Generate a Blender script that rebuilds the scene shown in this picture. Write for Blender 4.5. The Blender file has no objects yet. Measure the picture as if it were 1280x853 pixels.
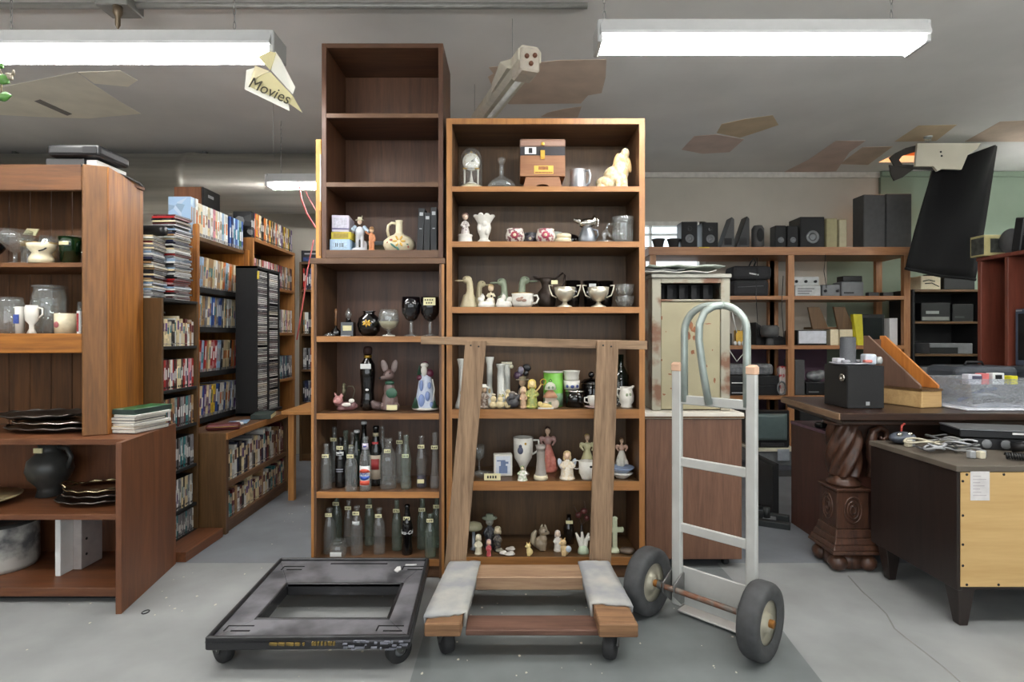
import bpy, math, random
from mathutils import Vector, Matrix
R=random.Random(7); PI=math.pi
F=700.0; CX=640.0; CY=420.0; EZ=1.12      # focal length in pixels (1280 wide), principal point, eye height
def PX(px,Y): return (px-CX)*Y/F
def PZ(py,Y): return EZ-(py-CY)*Y/F
def P(px,py,Y): return Vector((PX(px,Y),Y,PZ(py,Y)))
SC=bpy.context.scene; COL=SC.collection
WM={}
# ---------------------------------------------------------------- materials
def lin(c):
    r=[]
    for v in c[:3]:
        v=v/255.0
        r.append(v/12.92 if v<=.04045 else ((v+.055)/1.055)**2.4)
    return (*r,1.0)
MC={}
def nodes(name):
    m=bpy.data.materials.new(name); m.use_nodes=True
    nt=m.node_tree; b=nt.nodes['Principled BSDF']
    return m,nt,b
def mat(name,col,rough=.5,metal=0.0,var=.12,scale=25.0,bump=0.0,emit=0.0,stretch=None,col2=None,thr=None,coat=0.0,sub=0.0,alpha=1.0):
    k=('m',name)
    if k in MC: return MC[k]
    m,nt,b=nodes(name); N=nt.nodes.new; L=nt.links.new
    b.inputs['Roughness'].default_value=rough; b.inputs['Metallic'].default_value=metal
    b.inputs['Coat Weight'].default_value=coat
    if alpha<1: b.inputs['Alpha'].default_value=alpha
    tc=N('ShaderNodeTexCoord'); mp=N('ShaderNodeMapping'); L(tc.outputs['Object'],mp.inputs['Vector'])
    if stretch: mp.inputs['Scale'].default_value=stretch
    no=N('ShaderNodeTexNoise'); no.inputs['Scale'].default_value=scale; no.inputs['Detail'].default_value=5
    L(mp.outputs['Vector'],no.inputs['Vector'])
    cr=N('ShaderNodeValToRGB'); L(no.outputs['Fac'],cr.inputs['Fac'])
    c=lin(col); e=cr.color_ramp.elements
    if col2 is None:
        e[0].position=.3; e[1].position=.72
        e[0].color=tuple(v*(1-var) for v in c[:3])+(1,); e[1].color=tuple(min(1,v*(1+var)) for v in c[:3])+(1,)
    else:
        a,bb=thr or (.45,.6); e[0].position=a; e[1].position=bb; e[0].color=c; e[1].color=lin(col2)
    L(cr.outputs['Color'],b.inputs['Base Color'])
    if bump:
        bp=N('ShaderNodeBump'); bp.inputs['Strength'].default_value=bump; bp.inputs['Distance'].default_value=.004
        L(no.outputs['Fac'],bp.inputs['Height']); L(bp.outputs['Normal'],b.inputs['Normal'])
    if emit:
        b.inputs['Emission Color'].default_value=c; b.inputs['Emission Strength'].default_value=emit
    MC[k]=m; return m
def wood(name,c1,c2,axis='z',scale=1.0,rough=.45,bump=.12,contrast=(.35,.65)):
    k=('w',name,axis)
    if k in MC: return MC[k]
    m,nt,b=nodes(name+'_'+axis); N=nt.nodes.new; L=nt.links.new
    tc=N('ShaderNodeTexCoord'); mp=N('ShaderNodeMapping'); L(tc.outputs['Object'],mp.inputs['Vector'])
    s=[14*scale]*3; s['xyz'.index(axis)]=1.1*scale; mp.inputs['Scale'].default_value=s
    oi=N('ShaderNodeObjectInfo'); L(oi.outputs['Random'],mp.inputs['Location'])
    n1=N('ShaderNodeTexNoise'); n1.inputs['Scale'].default_value=1.6; n1.inputs['Detail'].default_value=6; n1.inputs['Distortion'].default_value=.9
    n2=N('ShaderNodeTexNoise'); n2.inputs['Scale'].default_value=9; n2.inputs['Detail'].default_value=4
    L(mp.outputs['Vector'],n1.inputs['Vector']); L(mp.outputs['Vector'],n2.inputs['Vector'])
    mx=N('ShaderNodeMix'); mx.data_type='FLOAT'; mx.inputs[0].default_value=.35
    L(n1.outputs['Fac'],mx.inputs[2]); L(n2.outputs['Fac'],mx.inputs[3])
    cr=N('ShaderNodeValToRGB'); L(mx.outputs[0],cr.inputs['Fac'])
    e=cr.color_ramp.elements; e[0].position,e[1].position=contrast; e[0].color=lin(c2); e[1].color=lin(c1)
    L(cr.outputs['Color'],b.inputs['Base Color']); b.inputs['Roughness'].default_value=rough
    bp=N('ShaderNodeBump'); bp.inputs['Strength'].default_value=bump; bp.inputs['Distance'].default_value=.002
    L(mx.outputs[0],bp.inputs['Height']); L(bp.outputs['Normal'],b.inputs['Normal'])
    MC[k]=m; return m
def glass(name,tint=(225,232,230),body=.10,rough=.04,gloss=(255,255,255)):
    k=('g',name)
    if k in MC: return MC[k]
    m=bpy.data.materials.new(name); m.use_nodes=True; nt=m.node_tree; nt.nodes.clear(); N=nt.nodes.new; L=nt.links.new
    out=N('ShaderNodeOutputMaterial'); tr=N('ShaderNodeBsdfTransparent'); gl=N('ShaderNodeBsdfGlossy'); df=N('ShaderNodeBsdfDiffuse')
    tr.inputs['Color'].default_value=lin(tint); gl.inputs['Color'].default_value=lin(gloss); gl.inputs['Roughness'].default_value=rough
    df.inputs['Color'].default_value=lin(tint)
    lw=N('ShaderNodeLayerWeight'); lw.inputs['Blend'].default_value=.25
    no=N('ShaderNodeTexNoise'); no.inputs['Scale'].default_value=30
    mm=N('ShaderNodeMath'); mm.operation='MULTIPLY'; mm.inputs[1].default_value=body; L(no.outputs['Fac'],mm.inputs[0])
    m1=N('ShaderNodeMixShader'); L(mm.outputs[0],m1.inputs[0]); L(tr.outputs[0],m1.inputs[1]); L(df.outputs[0],m1.inputs[2])
    ma=N('ShaderNodeMath'); ma.operation='MULTIPLY'; ma.inputs[1].default_value=.5; L(lw.outputs['Facing'],ma.inputs[0])
    mb=N('ShaderNodeMath'); mb.operation='ADD'; mb.inputs[1].default_value=.05; L(ma.outputs[0],mb.inputs[0])
    m2=N('ShaderNodeMixShader'); L(mb.outputs[0],m2.inputs[0]); L(m1.outputs[0],m2.inputs[1]); L(gl.outputs[0],m2.inputs[2])
    L(m2.outputs[0],out.inputs['Surface']); MC[k]=m; return m
def spinemat(name,col):
    """printed cover: base colour with blocks of lighter and darker print that differ per object"""
    k=('s',name)
    if k in MC: return MC[k]
    m,nt,b=nodes('cover_'+name); N=nt.nodes.new; L=nt.links.new
    tc=N('ShaderNodeTexCoord'); oi=N('ShaderNodeObjectInfo'); va=N('ShaderNodeVectorMath'); va.operation='ADD'
    mu=N('ShaderNodeMath'); mu.operation='MULTIPLY'; mu.inputs[1].default_value=37.0; L(oi.outputs['Random'],mu.inputs[0])
    L(tc.outputs['Object'],va.inputs[0]); L(mu.outputs[0],va.inputs[1])
    mp=N('ShaderNodeMapping'); mp.inputs['Scale'].default_value=(20,20,26); L(va.outputs[0],mp.inputs['Vector'])
    vo=N('ShaderNodeTexVoronoi'); L(mp.outputs[0],vo.inputs['Vector']); vo.inputs['Scale'].default_value=.9
    cr=N('ShaderNodeValToRGB'); e=cr.color_ramp; c=lin(col)
    e.interpolation='CONSTANT'; e.elements[0].position=0; e.elements[0].color=c
    e.elements[1].position=.5; e.elements[1].color=tuple(v*.72 for v in c[:3])+(1,)
    q=e.elements.new(.66); q.color=c
    q=e.elements.new(.78); q.color=tuple(v*.7+.2 for v in c[:3])+(1,)
    q=e.elements.new(.9); q.color=tuple(min(1,v*1.25+.02) for v in c[:3])+(1,)
    sp=N('ShaderNodeSeparateColor'); L(vo.outputs['Color'],sp.inputs[0]); L(sp.outputs[0],cr.inputs['Fac'])
    L(cr.outputs['Color'],b.inputs['Base Color']); b.inputs['Roughness'].default_value=.35
    MC[k]=m; return m
# ---------------------------------------------------------------- mesh builder
class MB:
    def __init__(s): s.v=[]; s.f=[]; s.m=[]; s.s=[]; s.M=None
    def add(s,vs,fs,m=0,sm=False):
        b=len(s.v); 
        for p in vs:
            p=Vector(p); s.v.append(s.M@p if s.M else p)
        for f in fs: s.f.append([b+i for i in f]); s.m.append(m); s.s.append(sm)
        return s
    def box(s,x0,x1,y0,y1,z0,z1,m=0):
        return s.hexa([(x0,y0,z0),(x1,y0,z0),(x1,y1,z0),(x0,y1,z0),(x0,y0,z1),(x1,y0,z1),(x1,y1,z1),(x0,y1,z1)],m)
    def hexa(s,p,m=0):
        return s.add(p,[(0,3,2,1),(4,5,6,7),(0,1,5,4),(1,2,6,5),(2,3,7,6),(3,0,4,7)],m)
    def prism(s,poly,a,b,axis='y',m=0,sm=False):
        """polygon in the plane across `axis`, extruded from a to b. x:(y,z) y:(x,z) z:(x,y)"""
        def q(u,w,t): return (t,u,w) if axis=='x' else ((u,t,w) if axis=='y' else (u,w,t))
        n=len(poly); vs=[q(u,w,a) for u,w in poly]+[q(u,w,b) for u,w in poly]
        fs=[tuple(range(n))[::-1],tuple(range(n,2*n))]
        s.add(vs,fs,m,False)
        k=len(s.v)-2*n
        for i in range(n): s.f.append([k+i,k+(i+1)%n,k+n+(i+1)%n,k+n+i]); s.m.append(m); s.s.append(sm)
        return s
    def lathe(s,pr,c=(0,0,0),n=24,m=0,axis='z',sq=(1,1)):
        vs=[];fs=[];k=len(pr)
        for j in range(n):
            a=2*PI*j/n; ca,sa=math.cos(a)*sq[0],math.sin(a)*sq[1]
            for r,z in pr:
                p=(r*ca,r*sa,z) if axis=='z' else ((z,r*ca,r*sa) if axis=='x' else (r*ca,z,r*sa))
                vs.append((c[0]+p[0],c[1]+p[1],c[2]+p[2]))
        for j in range(n):
            for i in range(k-1):
                a=j*k+i; b=((j+1)%n)*k+i
                fs.append((a,b,b+1,a+1))
        if pr[0][0]>1e-5: fs.append(tuple(j*k for j in range(n))[::-1])
        s.add(vs,fs,m,True); return s
    def cyl(s,c,r,h,n=20,m=0,axis='z',r2=None):
        r2=r if r2 is None else r2
        return s.lathe([(1e-6,0),(r,0),(r,1e-4),(r2,h-1e-4),(r2,h),(1e-6,h)],c,n,m,axis)
    def tube(s,pts,r,n=8,m=0,closed=False,flat=None):
        pts=[Vector(p) for p in pts]; k=len(pts); rr=r if isinstance(r,(list,tuple)) else [r]*k
        vs=[];fs=[]; up=None
        for i in range(k):
            a=pts[(i-1)%k] if (i or closed) else pts[0]; b=pts[(i+1)%k] if (i<k-1 or closed) else pts[-1]
            t=(b-a).normalized()
            if up is None:
                up=Vector((0,0,1)) if abs(t.z)<.9 else Vector((1,0,0))
            u=(up-t*up.dot(t)).normalized(); w=t.cross(u); up=u
            for j in range(n):
                g=2*PI*j/n; vs.append(pts[i]+u*(math.cos(g)*rr[i])*(flat or 1)+w*(math.sin(g)*rr[i]))
        for i in range(k if closed else k-1):
            for j in range(n):
                a=i*n+j; b=i*n+(j+1)%n; c=((i+1)%k)*n+(j+1)%n; d=((i+1)%k)*n+j
                fs.append((a,b,c,d))
        if not closed: fs+= [tuple(range(n))[::-1],tuple(range((k-1)*n,k*n))]
        return s.add(vs,fs,m,True)
    def ell(s,c,r,nu=14,nv=9,m=0,rot=None):
        if not isinstance(r,(tuple,list)): r=(r,r,r)
        vs=[];fs=[]
        for i in range(nv+1):
            a=PI*i/nv
            for j in range(nu):
                b=2*PI*j/nu; p=Vector((r[0]*math.sin(a)*math.cos(b),r[1]*math.sin(a)*math.sin(b),r[2]*math.cos(a)))
                if rot: p=rot@p
                vs.append(p+Vector(c))
        for i in range(nv):
            for j in range(nu):
                fs.append((i*nu+j,(i+1)*nu+j,(i+1)*nu+(j+1)%nu,i*nu+(j+1)%nu))
        return s.add(vs,fs,m,True)
    def sheet(s,grid,th,m=0,sm=True):
        """grid of points [rows][cols] thickened along the local normal"""
        R_=len(grid);C_=len(grid[0]); g=[[Vector(p) for p in r] for r in grid]; vs=[]; nn=[]
        for i in range(R_):
            for j in range(C_):
                du=g[i][min(j+1,C_-1)]-g[i][max(j-1,0)]; dv=g[min(i+1,R_-1)][j]-g[max(i-1,0)][j]
                n=du.cross(dv); n=n.normalized() if n.length>1e-12 else Vector((0,0,1)); vs.append(g[i][j]+n*th/2); nn.append(g[i][j]-n*th/2)
        K=R_*C_; fs=[]
        for i in range(R_-1):
            for j in range(C_-1):
                a=i*C_+j; fs.append((a,a+1,a+C_+1,a+C_)); fs.append((K+a,K+a+C_,K+a+C_+1,K+a+1))
        bd=[j for j in range(C_)]+[i*C_+C_-1 for i in range(1,R_)]+[(R_-1)*C_+j for j in range(C_-2,-1,-1)]+[i*C_ for i in range(R_-2,0,-1)]
        for i in range(len(bd)):
            a,b=bd[i],bd[(i+1)%len(bd)]; fs.append((b,a,K+a,K+b))
        return s.add(vs+nn,fs,m,sm)
    def build(s,name,mats,parent=None,loc=None,rz=0,world=False,bevel=0,remesh=0,label=None,seg=1,smooth=True):
        me=bpy.data.meshes.new(name); vs=s.v
        if parent is not None and world:
            inv=WM[parent].inverted(); vs=[inv@p for p in s.v]
        me.from_pydata([tuple(p) for p in vs],[],s.f); me.update()
        if not isinstance(mats,(list,tuple)): mats=[mats]
        for q in mats: me.materials.append(q)
        me.polygons.foreach_set('material_index',s.m); me.polygons.foreach_set('use_smooth',s.s); me.update()
        return link(name,me,parent,loc,rz,bevel,remesh,label,seg)
def link(name,me,parent=None,loc=None,rz=0,bevel=0,remesh=0,label=None,seg=1):
    o=bpy.data.objects.new(name,me); COL.objects.link(o)
    if parent is not None: o.parent=parent; WM[o]=WM[parent].copy()
    else: WM[o]=Matrix.Identity(4)
    if loc is not None:
        o.location=loc; o.rotation_euler=(0,0,rz)
        if parent is None: WM[o]=Matrix.Translation(loc)@Matrix.Rotation(rz,4,'Z')
        else: WM[o]=WM[parent]@Matrix.Translation(loc)@Matrix.Rotation(rz,4,'Z')
    if bevel:
        b=o.modifiers.new('bevel','BEVEL'); b.width=bevel; b.segments=seg; b.limit_method='ANGLE'; b.angle_limit=.7
    if remesh:
        b=o.modifiers.new('remesh','REMESH'); b.mode='VOXEL'; b.voxel_size=remesh; b.use_smooth_shade=True
        b=o.modifiers.new('soft','SMOOTH'); b.factor=.5; b.iterations=2
    if label: o['label']=label
    return o
def tag(o,label,cat,group=None,kind=None):
    if len(label.split())>16 or len(label.split())<4: print('LABEL LENGTH',len(label.split()),label)
    o['label']=label; o['category']=cat
    if group: o['group']=group
    if kind: o['kind']=kind
    return o
def thing(name,label,cat,loc=(0,0,0),rz=0,group=None):
    o=bpy.data.objects.new(name,None); COL.objects.link(o); o.empty_display_size=.05
    o.location=loc; o.rotation_euler=(0,0,rz); WM[o]=Matrix.Translation(loc)@Matrix.Rotation(rz,4,'Z')
    return tag(o,label,cat,group)
def dup(root,loc,rz=0,label=None,group=None,rot=None):
    def cp(o,par):
        c=o.copy(); COL.objects.link(c)
        if par is not None: c.parent=par
        for ch in list(o.children): cp(ch,c)
        return c
    r=cp(root,None); r.location=loc; r.rotation_euler=rot or (0,0,rz); WM[r]=Matrix.Translation(loc)@Matrix.Rotation(rz,4,'Z')
    if label: tag(r,label,r['category'],group or r.get('group'))
    return r
def struct(mb,name,m,bevel=0):
    o=mb.build(name,m,bevel=bevel); o['kind']='structure'; return o
def text_mb(txt,size,extr=.0006,bold=False,shear=0.0):
    """lettering as a mesh lying in the x-z plane, centred, facing -y"""
    cu=bpy.data.curves.new('lettering','FONT'); cu.body=txt; cu.size=size; cu.extrude=extr; cu.align_x='CENTER'; cu.align_y='CENTER'; cu.shear=shear
    cu.resolution_u=3
    if bold: cu.offset=size*.018
    o=bpy.data.objects.new('lettering',cu); COL.objects.link(o)
    bpy.context.view_layer.update()
    me=o.evaluated_get(bpy.context.evaluated_depsgraph_get()).to_mesh()
    mb=MB(); mb.add([(v.co.x,-v.co.z,v.co.y) for v in me.vertices],[tuple(p.vertices) for p in me.polygons])
    bpy.data.objects.remove(o); bpy.data.curves.remove(cu); return mb
def wrapped(mb,r,z0):
    """bend a flat x-z lettering mesh round a vertical cylinder of radius r"""
    q=[]
    for p in mb.v:
        a=p.x/r; rr=r-p.y; q.append(Vector((math.sin(a)*rr,-math.cos(a)*rr,p.z+z0)))
    mb.v=q; return mb
ORD='first second third fourth fifth sixth seventh eighth ninth tenth eleventh twelfth thirteenth fourteenth fifteenth sixteenth seventeenth eighteenth nineteenth'.split()
def ordn(i):
    if i<=19: return ORD[i-1]
    t={2:'twent',3:'thirt',4:'fort',5:'fift',6:'sixt',7:'sevent',8:'eight',9:'ninet'}[i//10]
    return t+'ieth' if i%10==0 else t+'y-'+ORD[i%10-1]
PAL={'white':(225,225,220),'cream':(222,205,165),'pale blue':(150,180,210),'blue':(45,80,150),'navy':(28,36,70),'red':(165,35,35),'maroon':(95,30,35),
 'orange':(205,110,40),'yellow':(220,185,60),'green':(45,100,60),'teal':(45,120,125),'purple':(95,65,120),'grey':(125,125,128),'black':(28,28,30),'pink':(215,140,155),'tan':(165,130,90)}
# ================================================================ materials used in many places
M={}
M['brown']=wood('brown_laminate',(112,80,53),(82,55,35),'z')
M['brownx']=wood('brown_laminate',(112,80,53),(82,55,35),'x')
M['dark']=wood('dark_laminate',(102,74,44),(76,54,30),'z')
M['darkx']=wood('dark_laminate',(102,74,44),(76,54,30),'x')
M['umber']=wood('umber_laminate',(100,66,44),(72,45,29),'z')
M['umberx']=wood('umber_laminate',(100,66,44),(72,45,29),'x')
M['edge']=wood('oak_edge',(174,120,66),(138,92,48),'z')
M['edgex']=wood('oak_edge',(174,120,66),(138,92,48),'x')
M['oak']=wood('golden_oak',(188,120,42),(118,68,21),'z',.7,.55)
M['oakx']=wood('golden_oak',(180,114,42),(112,66,22),'x',.7,.55)
M['post']=wood('grey_oak_post',(134,90,46),(84,53,26),'z',.8,.6)
M['oakd']=wood('brown_oak',(112,72,36),(74,45,21),'z',.7,.6)
M['oakdx']=wood('brown_oak',(118,74,36),(78,46,20),'x',.7,.6)
M['red']=wood('reddish_laminate',(118,72,43),(88,52,31),'z')
M['redx']=wood('reddish_laminate',(118,72,43),(88,52,31),'x')
M['old']=wood('weathered_wood',(158,130,102),(110,87,66),'z',1.2,.8,.4)
M['oldx']=wood('weathered_wood',(158,130,102),(110,87,66),'x',1.2,.8,.4)
M['pages']=mat('page_edges',(200,196,186),.8,0,.1,120)
M['black']=mat('black_plastic',(20,20,22),.4)
M['blackmatte']=mat('black_matte',(22,22,23),.75)
M['grey']=mat('grey_plastic',(110,112,114),.5)
M['silver']=mat('silver_plastic',(170,172,174),.35,.3)
M['chrome']=mat('polished_silver',(205,200,190),.2,1.0,.1)
M['steel']=mat('dull_steel',(150,150,148),.4,.9,.15)
M['white']=mat('white_glaze',(226,222,212),.2,0,.04)
M['cream']=mat('cream_glaze',(222,210,178),.25,0,.08,60)
M['paper']=mat('cream_paper',(224,216,170),.8,0,.05)
M['whitep']=mat('white_paper',(226,226,224),.8,0,.04)
M['ink']=mat('black_ink',(22,22,24),.7)
M['gold']=mat('worn_gold',(196,156,70),.35,.8,.15)
M['rubber']=mat('black_rubber',(38,38,39),.75,0,.25,40)
M['clear']=glass('clear_glass',(248,250,249),.12)
M['smoke']=glass('smoky_glass',(226,223,221),.14)
M['greenglass']=glass('pale_green_glass',(236,246,239),.12)
M['darkglass']=mat('dark_bottle_glass',(14,12,12),.08,0,.2,coat=.5)
# ================================================================ room shell
CEIL=2.67; WY=5.3; XL=-4.6; XR=5.2; YB=-3.6
floor_m=mat('painted_concrete',(145,147,146),.55,0,.16,3.5,.15)
floor_d=mat('grey_floor_paint',(112,117,117),.5,0,.14,5.0,.15)
floor_f=mat('bluish_floor_paint',(122,126,131),.5,0,.14,5.0,.15)
ceil_m=mat('ceiling_paint',(224,221,218),.85,0,.07,2.2,.1)
wall_m=mat('wall_paint',(184,178,166),.85,0,.07,3.0,.1)
green_m=mat('green_wall_paint',(120,134,118),.85,0,.07,3.0,.1)
struct(MB().box(XL,XR,YB,WY+.1,-.1,0),'floor',floor_m)
f=MB(); f.box(XL,XR,2.76,WY,0,.0008); struct(f,'floor_aisle',floor_f)
f=MB(); f.prism([(-.33,YB),(1.0,YB),(1.003,1.81),(1.02,2.05),(1.035,2.19),(1.01,2.5),(1.01,2.759),(-.33,2.759)],0,.0008,'z'); struct(f,'floor_patch',floor_d)
# crack in the light floor and paint specks
pts=[P(x,y,784/(y-420)) for x,y in [(1060,720),(1078,740),(1097,757),(1108,768),(1118,786),(1135,800),(1155,815),(1180,835),(1200,853)]]
f=MB()
for a,b in zip(pts[:-1],pts[1:]):
    d=Vector((b.y-a.y,a.x-b.x,0)).normalized()*.003
    f.hexa([(a-d)[:2]+(0,),(b-d)[:2]+(0,),(b+d)[:2]+(0,),(a+d)[:2]+(0,)]+[(a-d)[:2]+(.0006,),(b-d)[:2]+(.0006,),(b+d)[:2]+(.0006,),(a+d)[:2]+(.0006,)])
struct(f,'floor_crack',mat('crack_dirt',(126,126,122),.9))
def speck(o,seed,n,x0,x1,y0,y1):
    r=random.Random(seed)
    for i in range(n):
        x,y=r.uniform(x0,x1),r.uniform(y0,y1); q=r.uniform(.002,.007); k=r.randint(5,7)
        o.prism([(x+q*r.uniform(.5,1)*math.cos(2*PI*j/k),y+q*r.uniform(.5,1.4)*math.sin(2*PI*j/k)) for j in range(k)],.0007,.0014,'z')
f=MB(); speck(f,3,60,-.3,1.0,1.7,2.5); speck(f,4,50,-1.9,-.4,1.7,2.7); speck(f,9,18,-1.6,-.8,2.8,4); struct(f,'floor_paint_specks',mat('pale_specks',(205,200,184),.8))
# ceiling, with the torn opening on the far right
HX0,HX1,HY0,HY1=3.27,3.72,4.62,5.0
c=MB(); c.box(XL,HX0,YB,WY+.1,CEIL,CEIL+.06); c.box(HX1,XR,YB,WY+.1,CEIL,CEIL+.06)
c.box(HX0,HX1,YB,HY0,CEIL,CEIL+.06); c.box(HX0,HX1,HY1,WY+.1,CEIL,CEIL+.06); struct(c,'ceiling',ceil_m)
c=MB(); c.box(HX0-.02,HX0,HY0,HY1,CEIL+.06,CEIL+.5); c.box(HX1,HX1+.02,HY0,HY1,CEIL+.06,CEIL+.5); c.box(HX0-.02,HX1+.02,HY0-.02,HY0,CEIL+.06,CEIL+.5)
c.box(HX0-.02,HX1+.02,HY1,HY1+.02,CEIL+.06,CEIL+.5); c.box(HX0-.02,HX1+.02,HY0-.02,HY1+.02,CEIL+.5,CEIL+.52); struct(c,'ceiling_cavity',mat('attic_timber',(150,92,50),.9))
# bare patches where ceiling paint has come away
def patch(name,pts,m,th=.002):
    q=[]
    for x,y in pts:
        Y=(CEIL-EZ)*F/(CY-y); q.append((PX(x,Y),Y))
    struct(MB().prism(q,CEIL-th,CEIL,'z'),name,m)
bare=mat('bare_plaster',(206,184,166),.9,0,.12,6); pinkb=mat('pinkish_plaster',(208,184,172),.9,0,.1,6); tanb=mat('tan_plaster',(204,182,152),.9,0,.1,6); pale=mat('pale_plaster',(246,240,224),.9,0,.08,5)
patch('ceiling_patch',[(610,96),(617,92),(611,84),(700,75),(758,74),(757,96),(752,116),(735,119),(726,129),(636,130),(620,118)],bare)
patch('ceiling_patch',[(676,146),(684,141),(705,136),(727,133),(722,147)],bare)
patch('ceiling_patch',[(852,187),(868,170),(895,168),(930,174),(912,190),(878,192)],pinkb)
patch('ceiling_patch',[(896,166),(902,155),(930,149),(966,144),(973,156),(950,164),(925,172)],tanb)
patch('ceiling_patch',[(976,217),(1010,200),(1045,176),(1082,176),(1062,190),(1045,214)],pinkb)
patch('ceiling_patch',[(1050,205),(1078,184),(1116,183),(1085,206)],bare)
patch('ceiling_patch',[(1118,177),(1148,157),(1196,156),(1170,176)],tanb)
patch('ceiling_patch',[(1206,177),(1250,152),(1300,150),(1300,177)],bare)
patch('ceiling_patch',[(-30,112),(5,108),(96,90),(118,106),(150,127),(176,142),(110,148),(50,146),(-30,142)],pale)
patch('ceiling_patch',[(98,90),(150,88),(172,100),(160,108),(118,104)],pale,.003)
patch('ceiling_patch',[(43,126),(50,124),(90,142),(84,144)],mat('grey_scrape',(140,135,130),.9),.004)
# walls; the back wall has one window opening
W0,W1,V0,V1=.92,1.83,1.70,2.20
w=MB(); w.box(XL,W0,WY,WY+.1,0,CEIL); w.box(W1,3.47,WY,WY+.1,0,CEIL); w.box(W0,W1,WY,WY+.1,0,V0); w.box(W0,W1,WY,WY+.1,V1,CEIL); struct(w,'wall_back',wall_m)
struct(MB().box(3.47,XR,WY-.03,WY+.1,0,CEIL),'wall_back_green',green_m)
struct(MB().box(2.98,3.47,WY-.004,WY-.0005,.5,1.83),'wall_back_painted_band',green_m)
struct(MB().box(1.95,2.978,WY-.004,WY-.0005,.35,1.02),'wall_back_lower_band',mat('purple_brown_wall',(98,76,92),.85,0,.1,3))
struct(MB().box(XL-.1,XL,YB,WY,0,CEIL),'wall_left',wall_m)
struct(MB().box(XR,XR+.1,YB,WY,0,CEIL),'wall_right',green_m)
w=MB(); w.box(XL,XR,YB-.1,YB,0,.35); w.box(XL,XR,YB-.1,YB,2.45,CEIL); w.box(XL,-4.0,YB-.1,YB,.35,2.45); w.box(4.6,XR,YB-.1,YB,.35,2.45); struct(w,'wall_front',wall_m)
wf=MB()  # windows added unseen behind the camera to let in soft frontal fill
for i in range(6): wf.box(-4.0+i*1.72-.03,-4.0+i*1.72+.03,YB-.08,YB-.02,.35,2.45)
wf.box(-4,4.6,YB-.08,YB-.02,.35,.42); wf.box(-4,4.6,YB-.08,YB-.02,2.38,2.45); wf=wf.build('added_fill_window',mat('added_window_frame',(150,150,150),.5)); wf['kind']='structure'
pl=bpy.data.lights.new('added_window_portal','AREA'); pl.shape='RECTANGLE'; pl.size=8.6; pl.size_y=2.1; pl.cycles.is_portal=True  # sampling portal for the added windows
po=bpy.data.objects.new('added_window_portal',pl); po.location=(.3,YB-.05,1.4); po.rotation_euler=(PI/2,0,0); COL.objects.link(po)
struct(MB().box(XL,3.47,WY-.02,WY,CEIL-.055,CEIL-.005),'trim_1',mat('trim_paint',(200,196,188),.7))
struct(MB().box(3.47,XR,WY-.05,WY-.03,CEIL-.055,CEIL-.005),'trim_2',green_m)
wf=MB(); fw=mat('window_paint',(214,212,204),.5)
for a,b,c0,d in [(W0,W1,V0,V0+.04),(W0,W1,V1-.04,V1),(W0,W0+.04,V0,V1),(W1-.06,W1,V0,V1),(W0,W1,2.075,2.085),(W0,W1,1.95,1.962),(1.31,1.32,V0,V1)]: wf.box(a,b,WY-.012,WY+.07,c0,d)
win=wf.build('window_1',fw); win['kind']='structure'
MB().box(W0+.02,W1-.02,WY+.043,WY+.047,V0+.02,V1-.02).build('pane',glass('window_glass',(240,244,246),.02),win)
# block coursing lines on the back wall
# ================================================================ pipe, conduit, fixtures
du=MB(); du.lathe([(.245,-4.55),(.245,-2.70),(.256,-2.698),(.256,-2.62),(.245,-2.618),(.245,.3),(.245,.9)],(0,4.72,2.40),32,0,'x')
du=du.build('air_duct',mat('galvanised_steel',(178,174,164),.32,.6,.35,4,stretch=(.15,2.5,2.5)))
for x_ in (-4.2,-2.6): MB().box(x_,x_+.03,4.70,4.74,2.64,CEIL).build('hanging_strap',M['steel'],du)
tag(du,'large round galvanised air duct running under the ceiling along the back wall','duct')
cd=thing('ceiling_conduit','grey conduit pipe with junction box fixed to the ceiling above the bookcases','conduit',(0,2.6,CEIL))
cm=mat('grey_conduit',(140,138,134),.5,.4)
MB().tube([(-2.6,2.6,CEIL-.017),(.35,2.6,CEIL-.017)],.014,10).build('pipe',cm,cd,world=True)
b=MB(); b.box(-1.89,-1.74,2.53,2.65,CEIL-.05,CEIL-.001); b.build('junction_box',cm,cd,world=True,bevel=.004)
b=MB(); b.lathe([(.02,0),(.02,-.03),(.011,-.05),(.011,-.085),(.004,-.1)],(-1.795,2.55,CEIL-.05),12); b.build('pull_switch',mat('aged_brass',(110,96,78),.4,.6),cd,world=True)
MB().tube([(.35,2.4,CEIL-.01),(3.2,2.45,CEIL-.01)],.004,6).build('cable',cm,cd,world=True)
MB().tube([(-2.6,2.45,CEIL-.012),(-1.9,2.5,CEIL-.012),(.0,2.45,CEIL-.01)],.003,6).build('cable',cm,cd,world=True)
tube_m=mat('lit_tube',(253,252,250),.3,0,0,emit=46.0); fix_m=mat('fixture_white',(172,173,172),.45,0,.04)
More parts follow.
